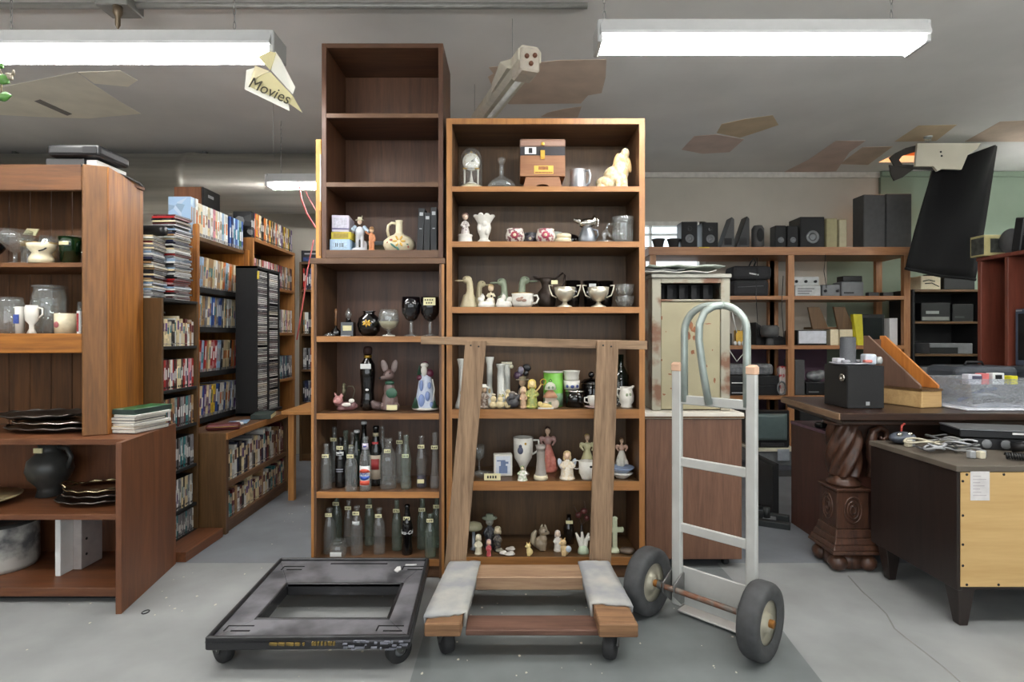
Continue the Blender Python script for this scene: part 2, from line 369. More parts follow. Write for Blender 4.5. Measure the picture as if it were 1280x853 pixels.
def fixture(name,label,x0,x1,Y,z,chains,rz=0,wide=True):
    w=x1-x0; t=thing(name,label,'ceiling light',((x0+x1)/2,Y,z),rz,'fluorescent shop lights')
    h=w/2
    k_=1.0 if wide else .45; b=MB(); b.prism([(-.078*k_,0),(-.08*k_,.01),(-.055*k_,.064),(.055*k_,.064),(.08*k_,.01),(.078*k_,0)],-h,h,'x'); b.build('housing',fix_m,t)
    for s in (-1,1):
        b=MB(); b.box(s*h-.010,s*h+.010,-.064,.064,-.026,.06); b.build('end_cap',fix_m,t,bevel=.004)
        b=MB(); b.lathe([(1e-6,-h+.015),(.014,-h+.015),(.014,h-.015),(1e-6,h-.015)],(0,s*(.034 if wide else .05),-.014),12,0,'x'); b.build('tube',tube_m,t)
    for cx in chains:
        if z+.065>CEIL-.03: continue
        b=MB(); n=int((CEIL-z-.065)/.03)
        for i in range(n):
            zz=.065+i*.03+.015
            ring=[(cx-(x0+x1)/2+(.005*math.cos(q) if i%2 else 0),(0 if i%2 else .005*math.cos(q)),zz+.019*math.sin(q)) for q in [2*PI*k/8 for k in range(8)]]
            b.tube(ring,.0014,5,closed=True)
        b.build('hanging_chain',M['steel'],t)
    return t
fixture('shop_light','twin tube shop light at upper left with the yellowed paper sign on its end',-2.165,-.945,2.26,2.262,[-2.02,-1.12])
fixture('shop_light','twin tube shop light hanging by chains at the upper right',.335,1.58,2.185,2.262,[.36,1.48])
fixture('shop_light','small twin tube shop light hanging over the book aisle at the back left',-1.73,-.51,4.0,2.20,[-1.65,-.6])
for x0,Y in [(-2.19,1.15),(.33,1.15),(3.95,2.9),(3.05,1.3),(1.75,1.15),(-3.6,1.2),(4.25,4.3),(-.9,-1.6)]:  # lamps added out of view; narrow housings let their light reach the ceiling
    fixture('shop_light','twin tube shop light further forward over the shop floor, out of the picture',x0,min(x0+1.22,XR-.05),Y,2.2,[x0+.2,x0+.85],0,False)
fixture('shop_light','twin tube shop light over the far left aisles, hidden by the oak hutch',-4.2,-2.98,4.0,2.0,[-4.15,-4.05])  # lamp added out of sight to brighten the back left
# strip light fixture hung at a slant over the right bookcase
a=P(662,76,2.5); bq=P(588,172,3.55); d=(bq-a); Ln=d.length; d.normalize()
t=thing('strip_light','unlit white strip light hanging at a slant behind the right bookcase top','ceiling light',a)
u=Vector((0,0,1))-d*d.z; u.normalize(); sd=d.cross(u)
def fr(l,s,h): return a+d*l+sd*s+u*h
old_w=mat('yellowed_white_enamel',(205,198,180),.5,0,.1)
b=MB(); prof=[(-.055,.0),(-.055,.045),(-.035,.065),(.035,.065),(.055,.045),(.055,0),(.028,-.014),(-.028,-.014)]
n=len(prof); vs=[fr(0,s,h) for s,h in prof]+[fr(Ln,s,h) for s,h in prof]
b.add(vs,[tuple(range(n)),tuple(range(n,2*n))[::-1]]+[(i,n+i,n+(i+1)%n,(i+1)%n) for i in range(n)]); b.build('channel',old_w,t,world=True)
b=MB(); b.tube([fr(.0,.0,-.03),fr(Ln,.0,-.03)],.014,10); b.build('tube',mat('unlit_tube',(214,212,204),.3),t,world=True)
b=MB(); p8=[fr(l,s,h) for l,s,h in [(-.015,-.045,-.05),(-.015,.045,-.05),(.12,.045,-.05),(.12,-.045,-.05),(-.015,-.045,.055),(-.015,.045,.055),(.12,.045,.055),(.12,-.045,.055)]]; b.hexa(p8); b.build('end_cap',mat('clouded_plastic',(190,180,165),.4),t,world=True,bevel=.008)
b=MB(); 
for s,h in [(-.02,.01),(.018,.018),(.0,-.02)]: b.ell(fr(-.02,s,h),.011,8,6)
b.build('wire_nut',mat('brown_wire',(110,70,50),.6),t,world=True)
b=MB(); b.hexa([fr(l,s,h) for l,s,h in [(.10,-.075,.0),(.10,-.042,.0),(.34,-.042,.0),(.40,-.065,.0),(.16,-.09,.05),(.10,-.042,.05),(.34,-.042,.05),(.40,-.062,.05)]]); b.build('bracket',old_w,t,world=True)
for l in (.25,1.0):
    p=fr(l,0,.05); b=MB(); b.tube([p,(p.x,p.y,CEIL)],.0012,5); b.build('hanging_wire',M['steel'],t,world=True)
# hanging wire over the aisle
tag(MB().tube([(PX(341,3.4),3.4,CEIL),(PX(342,3.4),3.4,2.2)],.0012,5).build('hanging_wire',M['steel']),'thin wire hanging from the ceiling above the book aisle','wire')
# red cords from the aisle light
rc=mat('red_cord',(196,92,88),.5)
def P4(x,y,Y): return P(x,y,Y)
tag(MB().tube([P(372,228,3.92),P(374,232,3.93),P(377,250,3.9),P(384,268,3.86),P(394,284,3.8),P(408,296,3.8)],.006,8).build('power_cord',rc),'red power cord looping down from the aisle light','cord')
tag(MB().tube([P(381,236,4.2),P(385,246,4.2),P(392,258,4.2),P(400,272,4.2)],.004,8).build('power_cord',mat('dark_red_cord',(120,60,58),.5)),'thin dark red cord hanging behind the brighter red one','cord')
tag(MB().tube([P(392,300,3.72),P(384,340,3.7),P(381,365,3.7),P(376,395,3.7),P(371,425,3.7)],.005,8).build('hanging_flex',rc),'red flex hanging in front of the far dark bookcase','flex')
# lamps inside ceiling cavity: warm glow of the torn opening
l=bpy.data.lights.new('attic_bulb','POINT'); l.energy=7; l.color=(1,.5,.18); l.shadow_soft_size=.04
o=bpy.data.objects.new('attic_bulb',l); o.location=(3.42,4.80,CEIL+.28); COL.objects.link(o)
# camera, world, view
cam=bpy.data.cameras.new('camera'); co=bpy.data.objects.new('camera',cam); COL.objects.link(co)
cam.sensor_width=36; cam.lens=F/1280*36; cam.shift_y=-6.5/1280; co.location=(0,0,EZ); co.rotation_euler=(PI/2,0,0); cam.clip_start=.05
SC.camera=co
wd=bpy.data.worlds.new('sky'); SC.world=wd; wd.use_nodes=True
wd.node_tree.nodes['Background'].inputs[0].default_value=(.9,.96,1,1); wd.node_tree.nodes['Background'].inputs[1].default_value=2.2
SC.view_settings.view_transform='Standard'; SC.view_settings.look='None'; SC.view_settings.gamma=1; SC.view_settings.exposure=0.36; SC.view_settings.use_curve_mapping=False
SC.cycles.use_denoising=True; SC.cycles.max_bounces=10; SC.cycles.diffuse_bounces=5; SC.cycles.transparent_max_bounces=24; SC.cycles.caustics_reflective=False; SC.cycles.caustics_refractive=False; SC.cycles.sample_clamp_indirect=6
# ================================================================ frontal bookcases in the middle
def tbox(parent,name,m,x0,x1,y0,y1,z0,z1,bevel=.0015,label=None):
    return MB().box(x0,x1,y0,y1,z0,z1).build(name,m,parent,world=True,bevel=bevel,label=label)
FY=2.58; BD=.305
# right bookcase
RX0,RX1=-.302,.612
rb=thing('bookcase','tall wide brown bookcase crowded with china and figurines behind the wooden dolly','bookcase',((RX0+RX1)/2,FY,0))
RZ=[(1.809,.024),(1.555,.026),(1.253,.028),(.781,.042),(.449,.042),(.099,.036)]
RT=2.122
tbox(rb,'side_panel',M['brown'],RX0,RX0+.026,FY+.002,FY+BD,0,RT); tbox(rb,'side_panel',M['brown'],RX1-.026,RX1,FY+.002,FY+BD,0,RT)
tbox(rb,'top_panel',M['brownx'],RX0+.026,RX1-.026,FY+.002,FY+BD,RT-.028,RT)
tbox(rb,'back_panel',M['dark'],RX0+.026,RX1-.026,FY+BD-.008,FY+BD,.0,RT-.028)
tbox(rb,'plinth',M['brownx'],RX0+.026,RX1-.026,FY+.015,FY+.03,0,.063)
b=MB()
for x0,x1,z0,z1 in [(RX0,RX0+.026,0,RT),(RX1-.026,RX1,0,RT),(RX0+.026,RX1-.026,RT-.026,RT)]: b.box(x0,x1,FY-.0015,FY+.002,z0,z1)
b.build('edge_banding',M['edge'],rb,world=True,label='lighter oak front edging')
for z,th in RZ:
    s=tbox(rb,'shelf',M['darkx'],RX0+.026,RX1-.026,FY+.004,FY+BD-.008,z-th,z)
    b=MB(); b.box(RX0+.026,RX1-.026,FY,FY+.004,z-th,z); b.build('shelf_edge',M['edgex'],s,world=True)
# left lower bookcase
LX0,LX1=-.925,-.312
lb=thing('bookcase','narrow brown bookcase with glass bottles on its lower shelves behind the black dolly','bookcase',((LX0+LX1)/2,FY,0))
LZ=[(1.118,.026),(.762,.027),(.400,.028),(.088,.03)]
LT=1.478
tbox(lb,'side_panel',M['brown'],LX0,LX0+.024,FY+.002,FY+BD,0,LT-.026); tbox(lb,'side_panel',M['brown'],LX1-.024,LX1,FY+.002,FY+BD,0,LT-.026)
tbox(lb,'top_panel',M['brownx'],LX0-.006,LX1+.004,FY-.004,FY+BD,LT-.026,LT)
tbox(lb,'back_panel',M['umber'],LX0+.024,LX1-.024,FY+BD-.008,FY+BD,0,LT-.026)
tbox(lb,'plinth',M['brownx'],LX0+.024,LX1-.024,FY+.015,FY+.03,0,.058)
b=MB(); b.box(LX0,LX0+.012,FY-.001,FY+.002,0,LT-.027); b.box(LX1-.012,LX1,FY-.001,FY+.002,0,LT-.027)
b.build('edge_banding',M['edge'],lb,world=True,label='lighter oak front edging')
for z,th in LZ:
    s=tbox(lb,'shelf',M['brownx'],LX0+.024,LX1-.024,FY+.004,FY+BD-.008,z-th,z)
    b=MB(); b.box(LX0+.024,LX1-.024,FY,FY+.004,z-th,z); b.build('shelf_edge',M['edgex'],s,world=True)
# upper unit standing on it
UX0,UX1=-.878,-.318
ub=thing('bookcase','empty-topped dark brown shelf unit stacked on the narrow bookcase, nearly reaching the ceiling','shelf unit',((UX0+UX1)/2,FY,LT))
UT=2.47; UY=FY+.002
tbox(ub,'side_panel',M['umber'],UX0,UX0+.022,UY,UY+BD,LT,UT); tbox(ub,'side_panel',M['umber'],UX1-.022,UX1,UY,UY+BD,LT,UT)
tbox(ub,'top_panel',M['umberx'],UX0+.022,UX1-.022,UY,UY+BD,UT-.022,UT)
tbox(ub,'back_panel',M['umber'],UX0+.022,UX1-.022,UY+BD-.008,UY+BD,LT,UT-.022)
for z,th in [(2.146,.02),(1.828,.02),(1.516,.036)]:
    s=tbox(ub,'shelf',M['umberx'],UX0+.022,UX1-.022,UY+.004,UY+BD-.008,z-th,z)
    b=MB(); b.box(UX0+.022,UX1-.022,UY,UY+.004,z-th,z); b.build('shelf_edge',M['brownx'],s,world=True)
b=MB(); b.box(-.70,-.345,UY+BD-.03,UY+BD-.009,2.147,2.19); tag(b.build('picture_frame_moulding',M['grey']),'flat grey strip lying at the back of the top empty shelf','strip')
# yellow wooden straightedge standing beside the upper unit
ls=thing('spirit_level','yellow wooden spirit level standing upright against the upper shelf unit','level',(-.895,FY+.02,LT))
b=MB(); x0=-.908; x1=-.882; b.box(x0,x1,FY+.01,FY+.05,LT,2.03); b.build('wooden_body',wood('yellow_pine',(222,168,84),(196,136,60),'z'),ls,world=True,bevel=.002)
b=MB(); b.box(x1-.006,x1-.0005,FY+.008,FY+.0098,1.74,1.96); b.build('scale_strip',M['silver'],ls,world=True)
b=MB(); b.box(x1-.010,x1-.0005,FY+.007,FY+.0097,1.49,1.70); b.build('wear_plate',M['edge'],ls,world=True)
# ================================================================ black plastic dolly
bd=thing('platform_dolly','scuffed black plastic dolly with a rectangular hole through its deck','dolly',(-.70,2.17,0))
dk=mat('scuffed_black_plastic',(58,58,61),.45,0,.3,7,.3,col2=(122,121,126),thr=(.34,.62)); dks=mat('black_dolly_skirt',(34,34,36),.4,0,.3,8,.1,col2=(70,70,74),thr=(.55,.8))
C0=[(-1.015,1.85),(-.338,1.86),(-.372,2.517),(-1.043,2.517)]        # outer corners
H0=[(-.905,2.0),(-.447,2.0),(-.452,2.272),(-.912,2.272)]           # hole
zt=.112
def ring(o,i,z0,z1,mb):
    for k in range(4):
        a,b_=o[k],o[(k+1)%4]; c_,d_=i[(k+1)%4],i[k]
        mb.hexa([(*a,z0),(*b_,z0),(*c_,z0),(*d_,z0),(*a,z1),(*b_,z1),(*c_,z1),(*d_,z1)])
def inset(q,t):
    cx=sum(p[0] for p in q)/4; cy=sum(p[1] for p in q)/4
    return [(p[0]+(t if p[0]<cx else -t),p[1]+(t if p[1]<cy else -t)) for p in q]
b=MB(); ring(C0,H0,zt-.012,zt,b); b.build('deck',dk,bd,world=True,bevel=.002)
b=MB(); ring(C0,inset(C0,.014),.078,zt+.012,b); b.build('skirt',dks,bd,world=True,bevel=.004)
b=MB(); ring(inset(H0,-.012),H0,.066,zt+.003,b); b.build('hole_rim',dks,bd,world=True,bevel=.003)
b=MB()
for sx,y in [(-.94,1.93),(-.42,1.93),(-.95,2.43),(-.43,2.43)]:
    b.box(sx-.045,sx+.045,y+.012,y+.016,zt,zt+.002); b.box(sx-.045,sx-.041,y-.02,y+.016,zt,zt+.002); b.box(sx-.02,sx+.045,y-.022,y-.016,zt,zt+.002)
b.box(-.80,-.55,2.47,2.478,zt,zt+.002); b.build('strap_slot',mat('slot_black',(9,9,9),.8),bd,world=True)
b=MB(); 
for x0,x1 in [(-.80,-.775),(-.77,-.75),(-.745,-.72),(-.715,-.70),(-.69,-.685)]: b.prism([(x0,.100),(x1,.098),(x1,.106),(x0,.107)],1.843,1.8485+.002,'y')
b.build('worn_stencil',mat('worn_yellow_paint',(112,92,40),.7,0,.4,60),bd,world=True,label='worn yellow stencil paint')
b=MB(); 
for x in [-.66,-.652,-.642,-.63,-.618,-.607,-.6,-.59]: b.box(x,x+.006,1.843,1.8505,.099,.110)
b.build('worn_stencil',mat('worn_yellow_paint',(112,92,40),.7),bd,world=True)
b=MB(); 
rr=random.Random(5)
for i in range(26):
    x=rr.uniform(-.56,-.36); z=rr.uniform(.08,.108); w_=rr.uniform(.006,.03); b.box(x,min(x+w_,-.345),1.848,1.853+.002,z,z+rr.uniform(.002,.006))
b.build('scuff_mark',mat('pale_scuff',(118,120,130),.6),bd,world=True,label='pale scuffs')
b=MB(); b.prism([(-.505,2.40),(-.488,2.385),(-.478,2.41),(-.486,2.44),(-.50,2.435)],zt,zt+.004,'z'); b.prism([(-.468,2.455),(-.42,2.457),(-.42,2.463),(-.468,2.462)],zt,zt+.004,'z'); b.build('paper_scrap',M['whitep'],bd,world=True,label='white paper scrap stuck on deck')
fork_m=mat('caster_steel',(96,96,94),.45,.6)
def caster(par,x,y,ztop,r,rz=0,wm=None,w=.028):
    o=thing.__globals__['bpy'].data.objects.new('caster',None); COL.objects.link(o); o.parent=par
    pl=WM[par].translation; o.location=(x-pl.x,y-pl.y,0); o.rotation_euler=(0,0,rz); WM[o]=Matrix.Translation((x,y,0))@Matrix.Rotation(rz,4,'Z')
    b=MB(); b.box(-.035,.035,-.03,.03,ztop-.006,ztop); b.lathe([(1e-6,ztop-.02),(.02,ztop-.02),(.02,ztop-.006)],n=14)
    for s in (-1,1): b.prism([(-.018,ztop-.018),(.018,ztop-.018),(.032,r+.004),(.026,r-.01),(.012,r-.006)],s*(w/2+.006)-.0015,s*(w/2+.006)+.0015,'x')
    b.cyl((-w/2-.01,.02,r),.005,w+.02,8,axis='x'); b.build('fork',fork_m,o)
    b=MB(); pr=[(r*.45,-w/2),(r*.9,-w/2),(r,-w*.3),(r,w*.3),(r*.9,w/2),(r*.45,w/2)]; b.lathe(pr,(0,.02,r),24,0,'x'); b.build('wheel',wm or M['rubber'],o)
    b=MB(); b.lathe([(.008,-w/2+.002),(r*.46,-w/2+.003),(r*.46,w/2-.003),(.008,w/2-.002)],(0,.02,r),20,0,'x'); b.build('hub',M['grey'],o)
    return o
caster(bd,-.975,1.915,.10,.046,1.0,w=.034); caster(bd,-.405,1.91,.10,.046,-.9,w=.034); caster(bd,-.98,2.44,.10,.042,.3); caster(bd,-.43,2.44,.10,.042,1.2)
# ================================================================ wooden dolly with upright stake frame
wdl=thing('furniture_dolly','low wooden dolly with carpet-covered ends and a leaning plank frame at its back','dolly',(.06,2.15,0))
plank=M['oldx']; zc=.155
carp=mat('dirty_carpet',(150,152,154),.95,0,.2,7,.5,col2=(182,180,172),thr=(.42,.66)); bare_w=wood('bare_dolly_wood',(152,114,80),(102,72,48),'x',1.3,.8,.4)
LP=[(-.298,1.90),(-.175,1.90),(-.148,2.43),(-.255,2.43)]; RP=[(.295,1.895),(.428,1.895),(.404,2.43),(.298,2.43)]
def slab(q,z0,z1,mb): mb.hexa([(*p,z0) for p in q]+[(*p,z1) for p in q])
def lerp2(q,t): return (q[0],q[1],tuple(q[1][i]+(q[2][i]-q[1][i])*t for i in (0,1)),tuple(q[0][i]+(q[3][i]-q[0][i])*t for i in (0,1)))
def cut(q,t0,t1):
    f=lambda a,b_,t:(a[0]+(b_[0]-a[0])*t,a[1]+(b_[1]-a[1])*t)
    return [f(q[0],q[3],t0),f(q[1],q[2],t0),f(q[1],q[2],t1),f(q[0],q[3],t1)]
for q,t0,e in ((LP,.10,.02),(RP,.24,-.03)):
    b=MB(); slab(q,zc-.058,zc-.012,b); b.build('end_board',bare_w,wdl,world=True,bevel=.004)
    f=lambda a,b_,t:(a[0]+(b_[0]-a[0])*t,a[1]+(b_[1]-a[1])*t)
    g=[]
    for i in range(15):
        t=t0+(1.0-t0)*i/14; jag=(R.uniform(-.02,.02) if i==0 else 0)
        A=f(q[0],q[3],t); B=f(q[1],q[2],t); row=[(A[0]-.006,A[1],zc-.05)]
        for k in range(9):
            u=k/8; p=f(A,B,u); row.append((p[0]+(-.008 if k==0 else .008 if k==8 else 0),p[1]+(jag+e*(u-.5)+R.uniform(-.008,.008) if i==0 else 0),zc-.006+R.uniform(-.002,.002)-(.01 if i==14 else 0)))
        row.append((B[0]+.006,B[1],zc-.05)); g.append(row)
    MB().sheet(g,.009).build('carpet_pad',carp,wdl,world=True)
b=MB(); b.box(-.16,.305,1.93,2.035,.085,.105); b.build('cross_board',wood('dolly_cross_board',(112,80,66),(80,54,42),'x',1.1,.7),wdl,world=True,bevel=.003)
b=MB(); b.box(-.165,.315,2.275,2.40,.085,.140); b.build('cross_board',wood('dolly_back_board',(168,138,108),(128,98,76),'x',1.1,.7),wdl,world=True,bevel=.004)
for x,y,rz in [(-.225,1.965,.45),(.35,1.965,2.75),(-.20,2.34,.2),(.35,2.34,2.6)]: caster(wdl,x,y,.098,.048,rz,w=.038)
def stake(x0,x1,w0,w1,z0,z1,y0,y1):
    b=MB(); b.hexa([(x0,y0,z0),(x0+w0,y0,z0),(x0+w0,y0+.022,z0),(x0,y0+.022,z0),(x1,y1,z1),(x1+w1,y1,z1),(x1+w1,y1+.022,z1),(x1,y1+.022,z1)])
    o=b.build('upright_plank',M['old'],wdl,world=True,bevel=.002)
    b=MB()
    for dx,dz in [(.28,-.02),(.66,-.025),(.3,-1.0),(.6,-.99)]:
        t=(z1+dz-z0)/(z1-z0)
        if t>0: b.cyl((x0+(x1-x0)*t+w1*dx,y0+(y1-y0)*t-.0015,z1+dz),.004,.003,8,0,'y')
    b.build('nail',M['black'],o,world=True); return o
stake(-.296,-.205,.092,.092,.10,1.098,2.445,2.462)
stake(.338,.375,.094,.094,.10,1.098,2.445,2.462)
b=MB(); b.hexa([(-.405,2.4845,1.083),(.6,2.4845,1.058),(.6,2.515,1.058),(-.405,2.515,1.083),(-.405,2.4845,1.118),(.6,2.4845,1.098),(.6,2.515,1.098),(-.405,2.515,1.118)]); b.build('top_rail',M['oldx'],wdl,world=True,bevel=.002)
# ================================================================ aluminium hand truck
alu=mat('brushed_aluminium',(204,204,200),.42,.35,.08,12); galv=mat('galvanised_tube',(172,182,176),.38,.5,.14,18)
A0=Vector((.549,2.26,0)); B0=Vector((.864,1.945,0)); ax=(B0-A0).normalized(); nn=Vector((.7071,.7071,0)); rw=.132
ht=thing('hand_truck','silver two-wheeled hand truck with looped handle standing upright on the concrete','hand truck',((A0+B0)/2))
FRM=Matrix(((ax.x,nn.x,0,A0.x),(ax.y,nn.y,0,A0.y),(0,0,1,0),(0,0,0,1)))   # local x along the axle, y away, z up
Lx=(B0-A0).length
def hb(): q=MB(); q.M=FRM; return q
s0,s1=.098,.392
for s in (s0,s1):
    b=hb(); b.box(s-.020,s+.020,.045,.070,.05,.985); o=b.build('side_rail',alu,ht,world=True,bevel=.005)
    b=hb(); b.box(s-.023,s+.023,.042,.073,.975,1.015); b.build('end_plug',mat('orange_plug',(214,176,148),.6),o,world=True,bevel=.008)
lp=[]; zr=1.235; rad=.10
lp=[(s0+.03,.058,.86),(s0+.03,.058,1.05),(s0+.03,.058,zr-rad)]
for k in range(1,7): a=PI-(PI/2)*k/6; lp.append((s0+.03+rad+rad*math.cos(a),.058,zr-rad+rad*math.sin(a)))
for k in range(0,7): a=PI/2-(PI/2)*k/6; lp.append((s1-.018-rad+rad*math.cos(a),.058,zr-rad+rad*math.sin(a)))
lp+=[(s1-.018,.058,1.05),(s1-.018,.058,.86)]
b=hb(); b.tube(lp,.014,12); b.build('handle_loop',galv,ht,world=True)
xm=.245
cs=[(xm+.045,.058,zr),(xm+.012,.040,zr-.004),(xm-.015,.020,zr-.025),(xm-.028,.006,zr-.07),(xm-.03,.005,zr-.13),(xm-.02,.022,zr-.26),(xm-.01,.045,.86)]
b=hb(); b.tube(cs,.014,12); b.build('centre_grip',galv,ht,world=True)
for z in (.868,.622,.362):
    b=hb(); b.box(s0,s1,.050,.064,z-.018,z+.018); b.build('cross_bar',alu,ht,world=True,bevel=.003)
b=hb(); b.box(s0+.016,s1-.016,.066,.076,.055,.205); b.box(s0-.01,s1+.01,.076,.25,.012,.02); b.build('toe_plate',alu,ht,world=True,bevel=.002)
b=hb(); b.cyl((.03,0,rw),.011,Lx-.06,12,0,'x'); b.build('axle',mat('rusty_axle',(122,82,62),.6,.4,.3,30,col2=(120,112,104),thr=(.4,.65)),ht,world=True)
for s in (s0,s1):
    b=hb(); b.prism([(-.016,rw-.02),(-.016,rw+.02),(.045,rw+.05),(.072,rw+.05),(.072,rw-.07),(.045,rw-.07)],s-.026,s-.021,'x'); b.prism([(-.016,rw-.02),(-.016,rw+.02),(.045,rw+.05),(.072,rw+.05),(.072,rw-.07),(.045,rw-.07)],s+.021,s+.026,'x')
    b.build('axle_bracket',M['steel'],ht,world=True,bevel=.001)
for s,sg in ((0,-1),(Lx,1)):
    b=hb(); w2=.036; pr=[(.074,-w2*.75),(.10,-w2),(.122,-w2),(rw-.003,-w2*.75),(rw,-w2*.45),(rw,w2*.45),(rw-.003,w2*.75),(.122,w2),(.10,w2),(.074,w2*.75)]
    b.lathe(pr,(s,0,rw),36,0,'x'); o=b.build('tyre',mat('grey_rubber_tyre',(66,67,68),.8,0,.2,30,.2),ht,world=True)
    b=hb(); b.lathe([(.012,-.03),(.03,-.03),(.035,-.018),(.062,-.012),(.078,-.026),(.078,.026),(.062,.012),(.035,.018),(.03,.03),(.012,.03)],(s,0,rw),28,0,'x'); b.build('hub',mat('pale_hub',(196,190,170),.4,.5,.12,20),o,world=True)
    b=hb(); b.cyl((s-.045,0,rw),.014,.09,12,0,'x'); b.build('axle_nut',mat('rusty_gold',(160,110,56),.55,.6,.3,40),o,world=True)
    b=hb(); b.cyl((s-sg*.055-.008,0,rw),.017,.016,6,0,'x'); b.build('collar',M['steel'],ht,world=True)
# ================================================================ wood-grain cabinet and rusty metal cabinet
CX0,CX1=.642,1.105; CY0=2.69; cz0=.045; ct=.722
wc=thing('base_cabinet','wood-grain cabinet with white top standing behind the hand truck','cabinet',((CX0+CX1)/2,CY0,0))
wg=wood('wood_grain_panel',(118,84,64),(92,62,46),'z',1.5)
b=MB(); b.box(CX0,CX1,CY0,CY0+.5,cz0,ct); b.build('body',wg,wc,world=True,bevel=.003)
b=MB(); b.box(CX0-.006,CX1+.008,CY0-.008,CY0+.51,ct,ct+.028); b.build('worktop',mat('white_laminate',(214,208,196),.4,0,.06),wc,world=True,bevel=.002)
b=MB(); b.box(CX0-.008,CX1+.010,CY0-.010,CY0-.008,ct+.003,ct+.012); b.build('worktop_edge_line',M['dark'],wc,world=True)
for x,y in [(CX0+.06,CY0+.06),(CX1-.06,CY0+.06),(CX0+.06,CY0+.44),(CX1-.06,CY0+.44)]:
    b=MB(); b.lathe([(.012,-.012),(.02,-.012),(.022,-.008),(.022,.008),(.02,.012),(.012,.012)],(x,y,.022),16,0,'x'); b.box(x-.018,x+.018,y-.018,y+.018,.036,cz0); b.build('caster',M['rubber'],wc,world=True)
mx0,mx1,my0,mz0,mz1=.690,1.075,2.76,.752,1.425
mc=thing('metal_cabinet','rusty cream metal cabinet with open slot standing on the white-topped cabinet','cabinet',((mx0+mx1)/2,my0,mz0))
rust=mat('rusty_cream_enamel',(116,84,64),.6,.1,.3,7,.2,col2=(150,146,130),thr=(.40,.5)); enam=mat('cream_enamel',(152,144,116),.55,.1,.1,6,.15); gm=mat('grey_enamel',(150,148,138),.5,.3,.12,8,.1)
b=MB(); b.box(mx0,mx0+.004,my0+.02,my0+.4,mz0,mz1); b.box(mx1-.004,mx1,my0+.02,my0+.4,mz0,mz1); b.box(mx0,mx1,my0+.396,my0+.4,mz0,mz1); b.box(mx0,mx1,my0+.02,my0+.4,mz0,mz0+.004)
b.box(mx0,mx0+.045,my0,my0+.02,mz0,mz1-.02); b.box(mx1-.045,mx1,my0,my0+.02,mz0,mz1-.02); b.box(mx0+.045,mx1-.045,my0,my0+.02,mz1-.045,mz1-.02); b.box(mx0+.045,mx1-.045,my0,my0+.02,mz1-.135,mz1-.125)
b.build('frame',rust,mc,world=True,bevel=.002)
b=MB(); b.box(mx0-.006,mx1+.004,my0-.01,my0+.41,mz1-.02,mz1); b.build('lid',gm,mc,world=True,bevel=.003)
b=MB(); b.box(mx0+.046,mx1-.046,my0+.006,my0+.016,mz0+.004,mz1-.136); dr=b.build('door',enam,mc,world=True,bevel=.003)
b=MB(); rr=random.Random(12)
def blot(cx,cz,rx,rz_,y):
    k=9; b.prism([(cx+rx*rr.uniform(.5,1.1)*math.cos(2*PI*j/k),cz+rz_*rr.uniform(.5,1.1)*math.sin(2*PI*j/k)) for j in range(k)],y-.0006,y+.001,'y')
for cx,cz,rx,rz_ in [(.885,1.17,.012,.028),(.905,1.15,.018,.02),(.87,1.12,.014,.028),(.90,1.11,.012,.014),(.893,1.04,.013,.014),(.74,1.21,.006,.012),(.76,1.14,.003,.004),(.74,1.0,.004,.006),(.78,.93,.012,.004),(.79,.86,.016,.004),(.99,1.05,.004,.005),(.96,.97,.006,.008),(.97,1.18,.02,.004),(1.0,.9,.006,.02),(.75,.83,.01,.006),(.83,.80,.015,.004)]: blot(cx,cz,rx,rz_,my0+.0058)
b.build('rust_spot',mat('rust',(124,80,54),.9,0,.3,50),dr,world=True,label='brown rust spots')
b=MB(); b.box(mx0+.05,mx1-.05,my0+.10,my0+.104,mz1-.125,mz1-.045); 
for x in (.78,.84,.9,.96): b.box(x,x+.025,my0+.05,my0+.1,mz1-.125,mz1-.05)
b.build('slot_interior',M['blackmatte'],mc,world=True)
# flattened boards on top
for i,(x0,x1,y,z,m,an,lab) in enumerate([(.655,1.0,2.74,mz1+.001,'white',.0,'curled pale board lying lowest on the rusty metal cabinet'),(.66,.86,2.78,mz1+.016,'grey',.06,'folded grey papers in the middle of the pile on the metal cabinet'),(.68,1.05,2.76,mz1+.034,'silver',-.03,'thin greenish board lying topmost on the rusty metal cabinet')]):
    g=[[(x0+(x1-x0)*j/8,y+.3*k/3,z+.004+.008*math.sin(j*.9+i)**2+(.006 if (j==0 or j==8) and i==0 else 0)) for j in range(9)] for k in range(4)]
    tag(MB().sheet(g,.004).build('board',mat('pile_board_'+m,{'white':(206,204,196),'grey':(120,122,122),'silver':(168,176,166)}[m],.7)),lab,'board','boards piled on the metal cabinet')
b=MB(); b.box(.60,.655,3.0,3.3,1.2,1.44); 
# ================================================================ left foreground: low cabinet and oak hutch
def wbox(o,name,m,*a,bevel=.0015,label=None): return tbox(o,name,m,*a,bevel=bevel,label=label)
fx0=-2.75; fy=2.34; pt=.012
lc=thing('low_bookcase','low reddish-brown bookcase at far left carrying the golden oak hutch','bookcase',(-2.2,fy,0))
S0=Vector((-1.571,2.253,0)); S1=Vector((-1.65,2.75,0)); sv=(S1-S0).normalized(); pv=Vector((-sv.y,sv.x,0))*.022
b=MB(); b.hexa([tuple(S0+pv),tuple(S0),tuple(S1),tuple(S1+pv)]+[tuple(q+Vector((0,0,.69))) for q in (S0+pv,S0,S1,S1+pv)]); b.build('side_panel',M['red'],lc,world=True,bevel=.001)
xe=-1.604
def board(z0,z1,y0=fy,y1=2.74): 
    b=MB(); xa=-1.587-(y0-2.253)*.159; xb=-1.587-(y1-2.253)*.159-.008
    b.hexa([(fx0,y0,z0),(xa-.008,y0,z0),(xb,y1,z0),(fx0,y1,z0),(fx0,y0,z1),(xa-.008,y0,z1),(xb,y1,z1),(fx0,y1,z1)]); return b
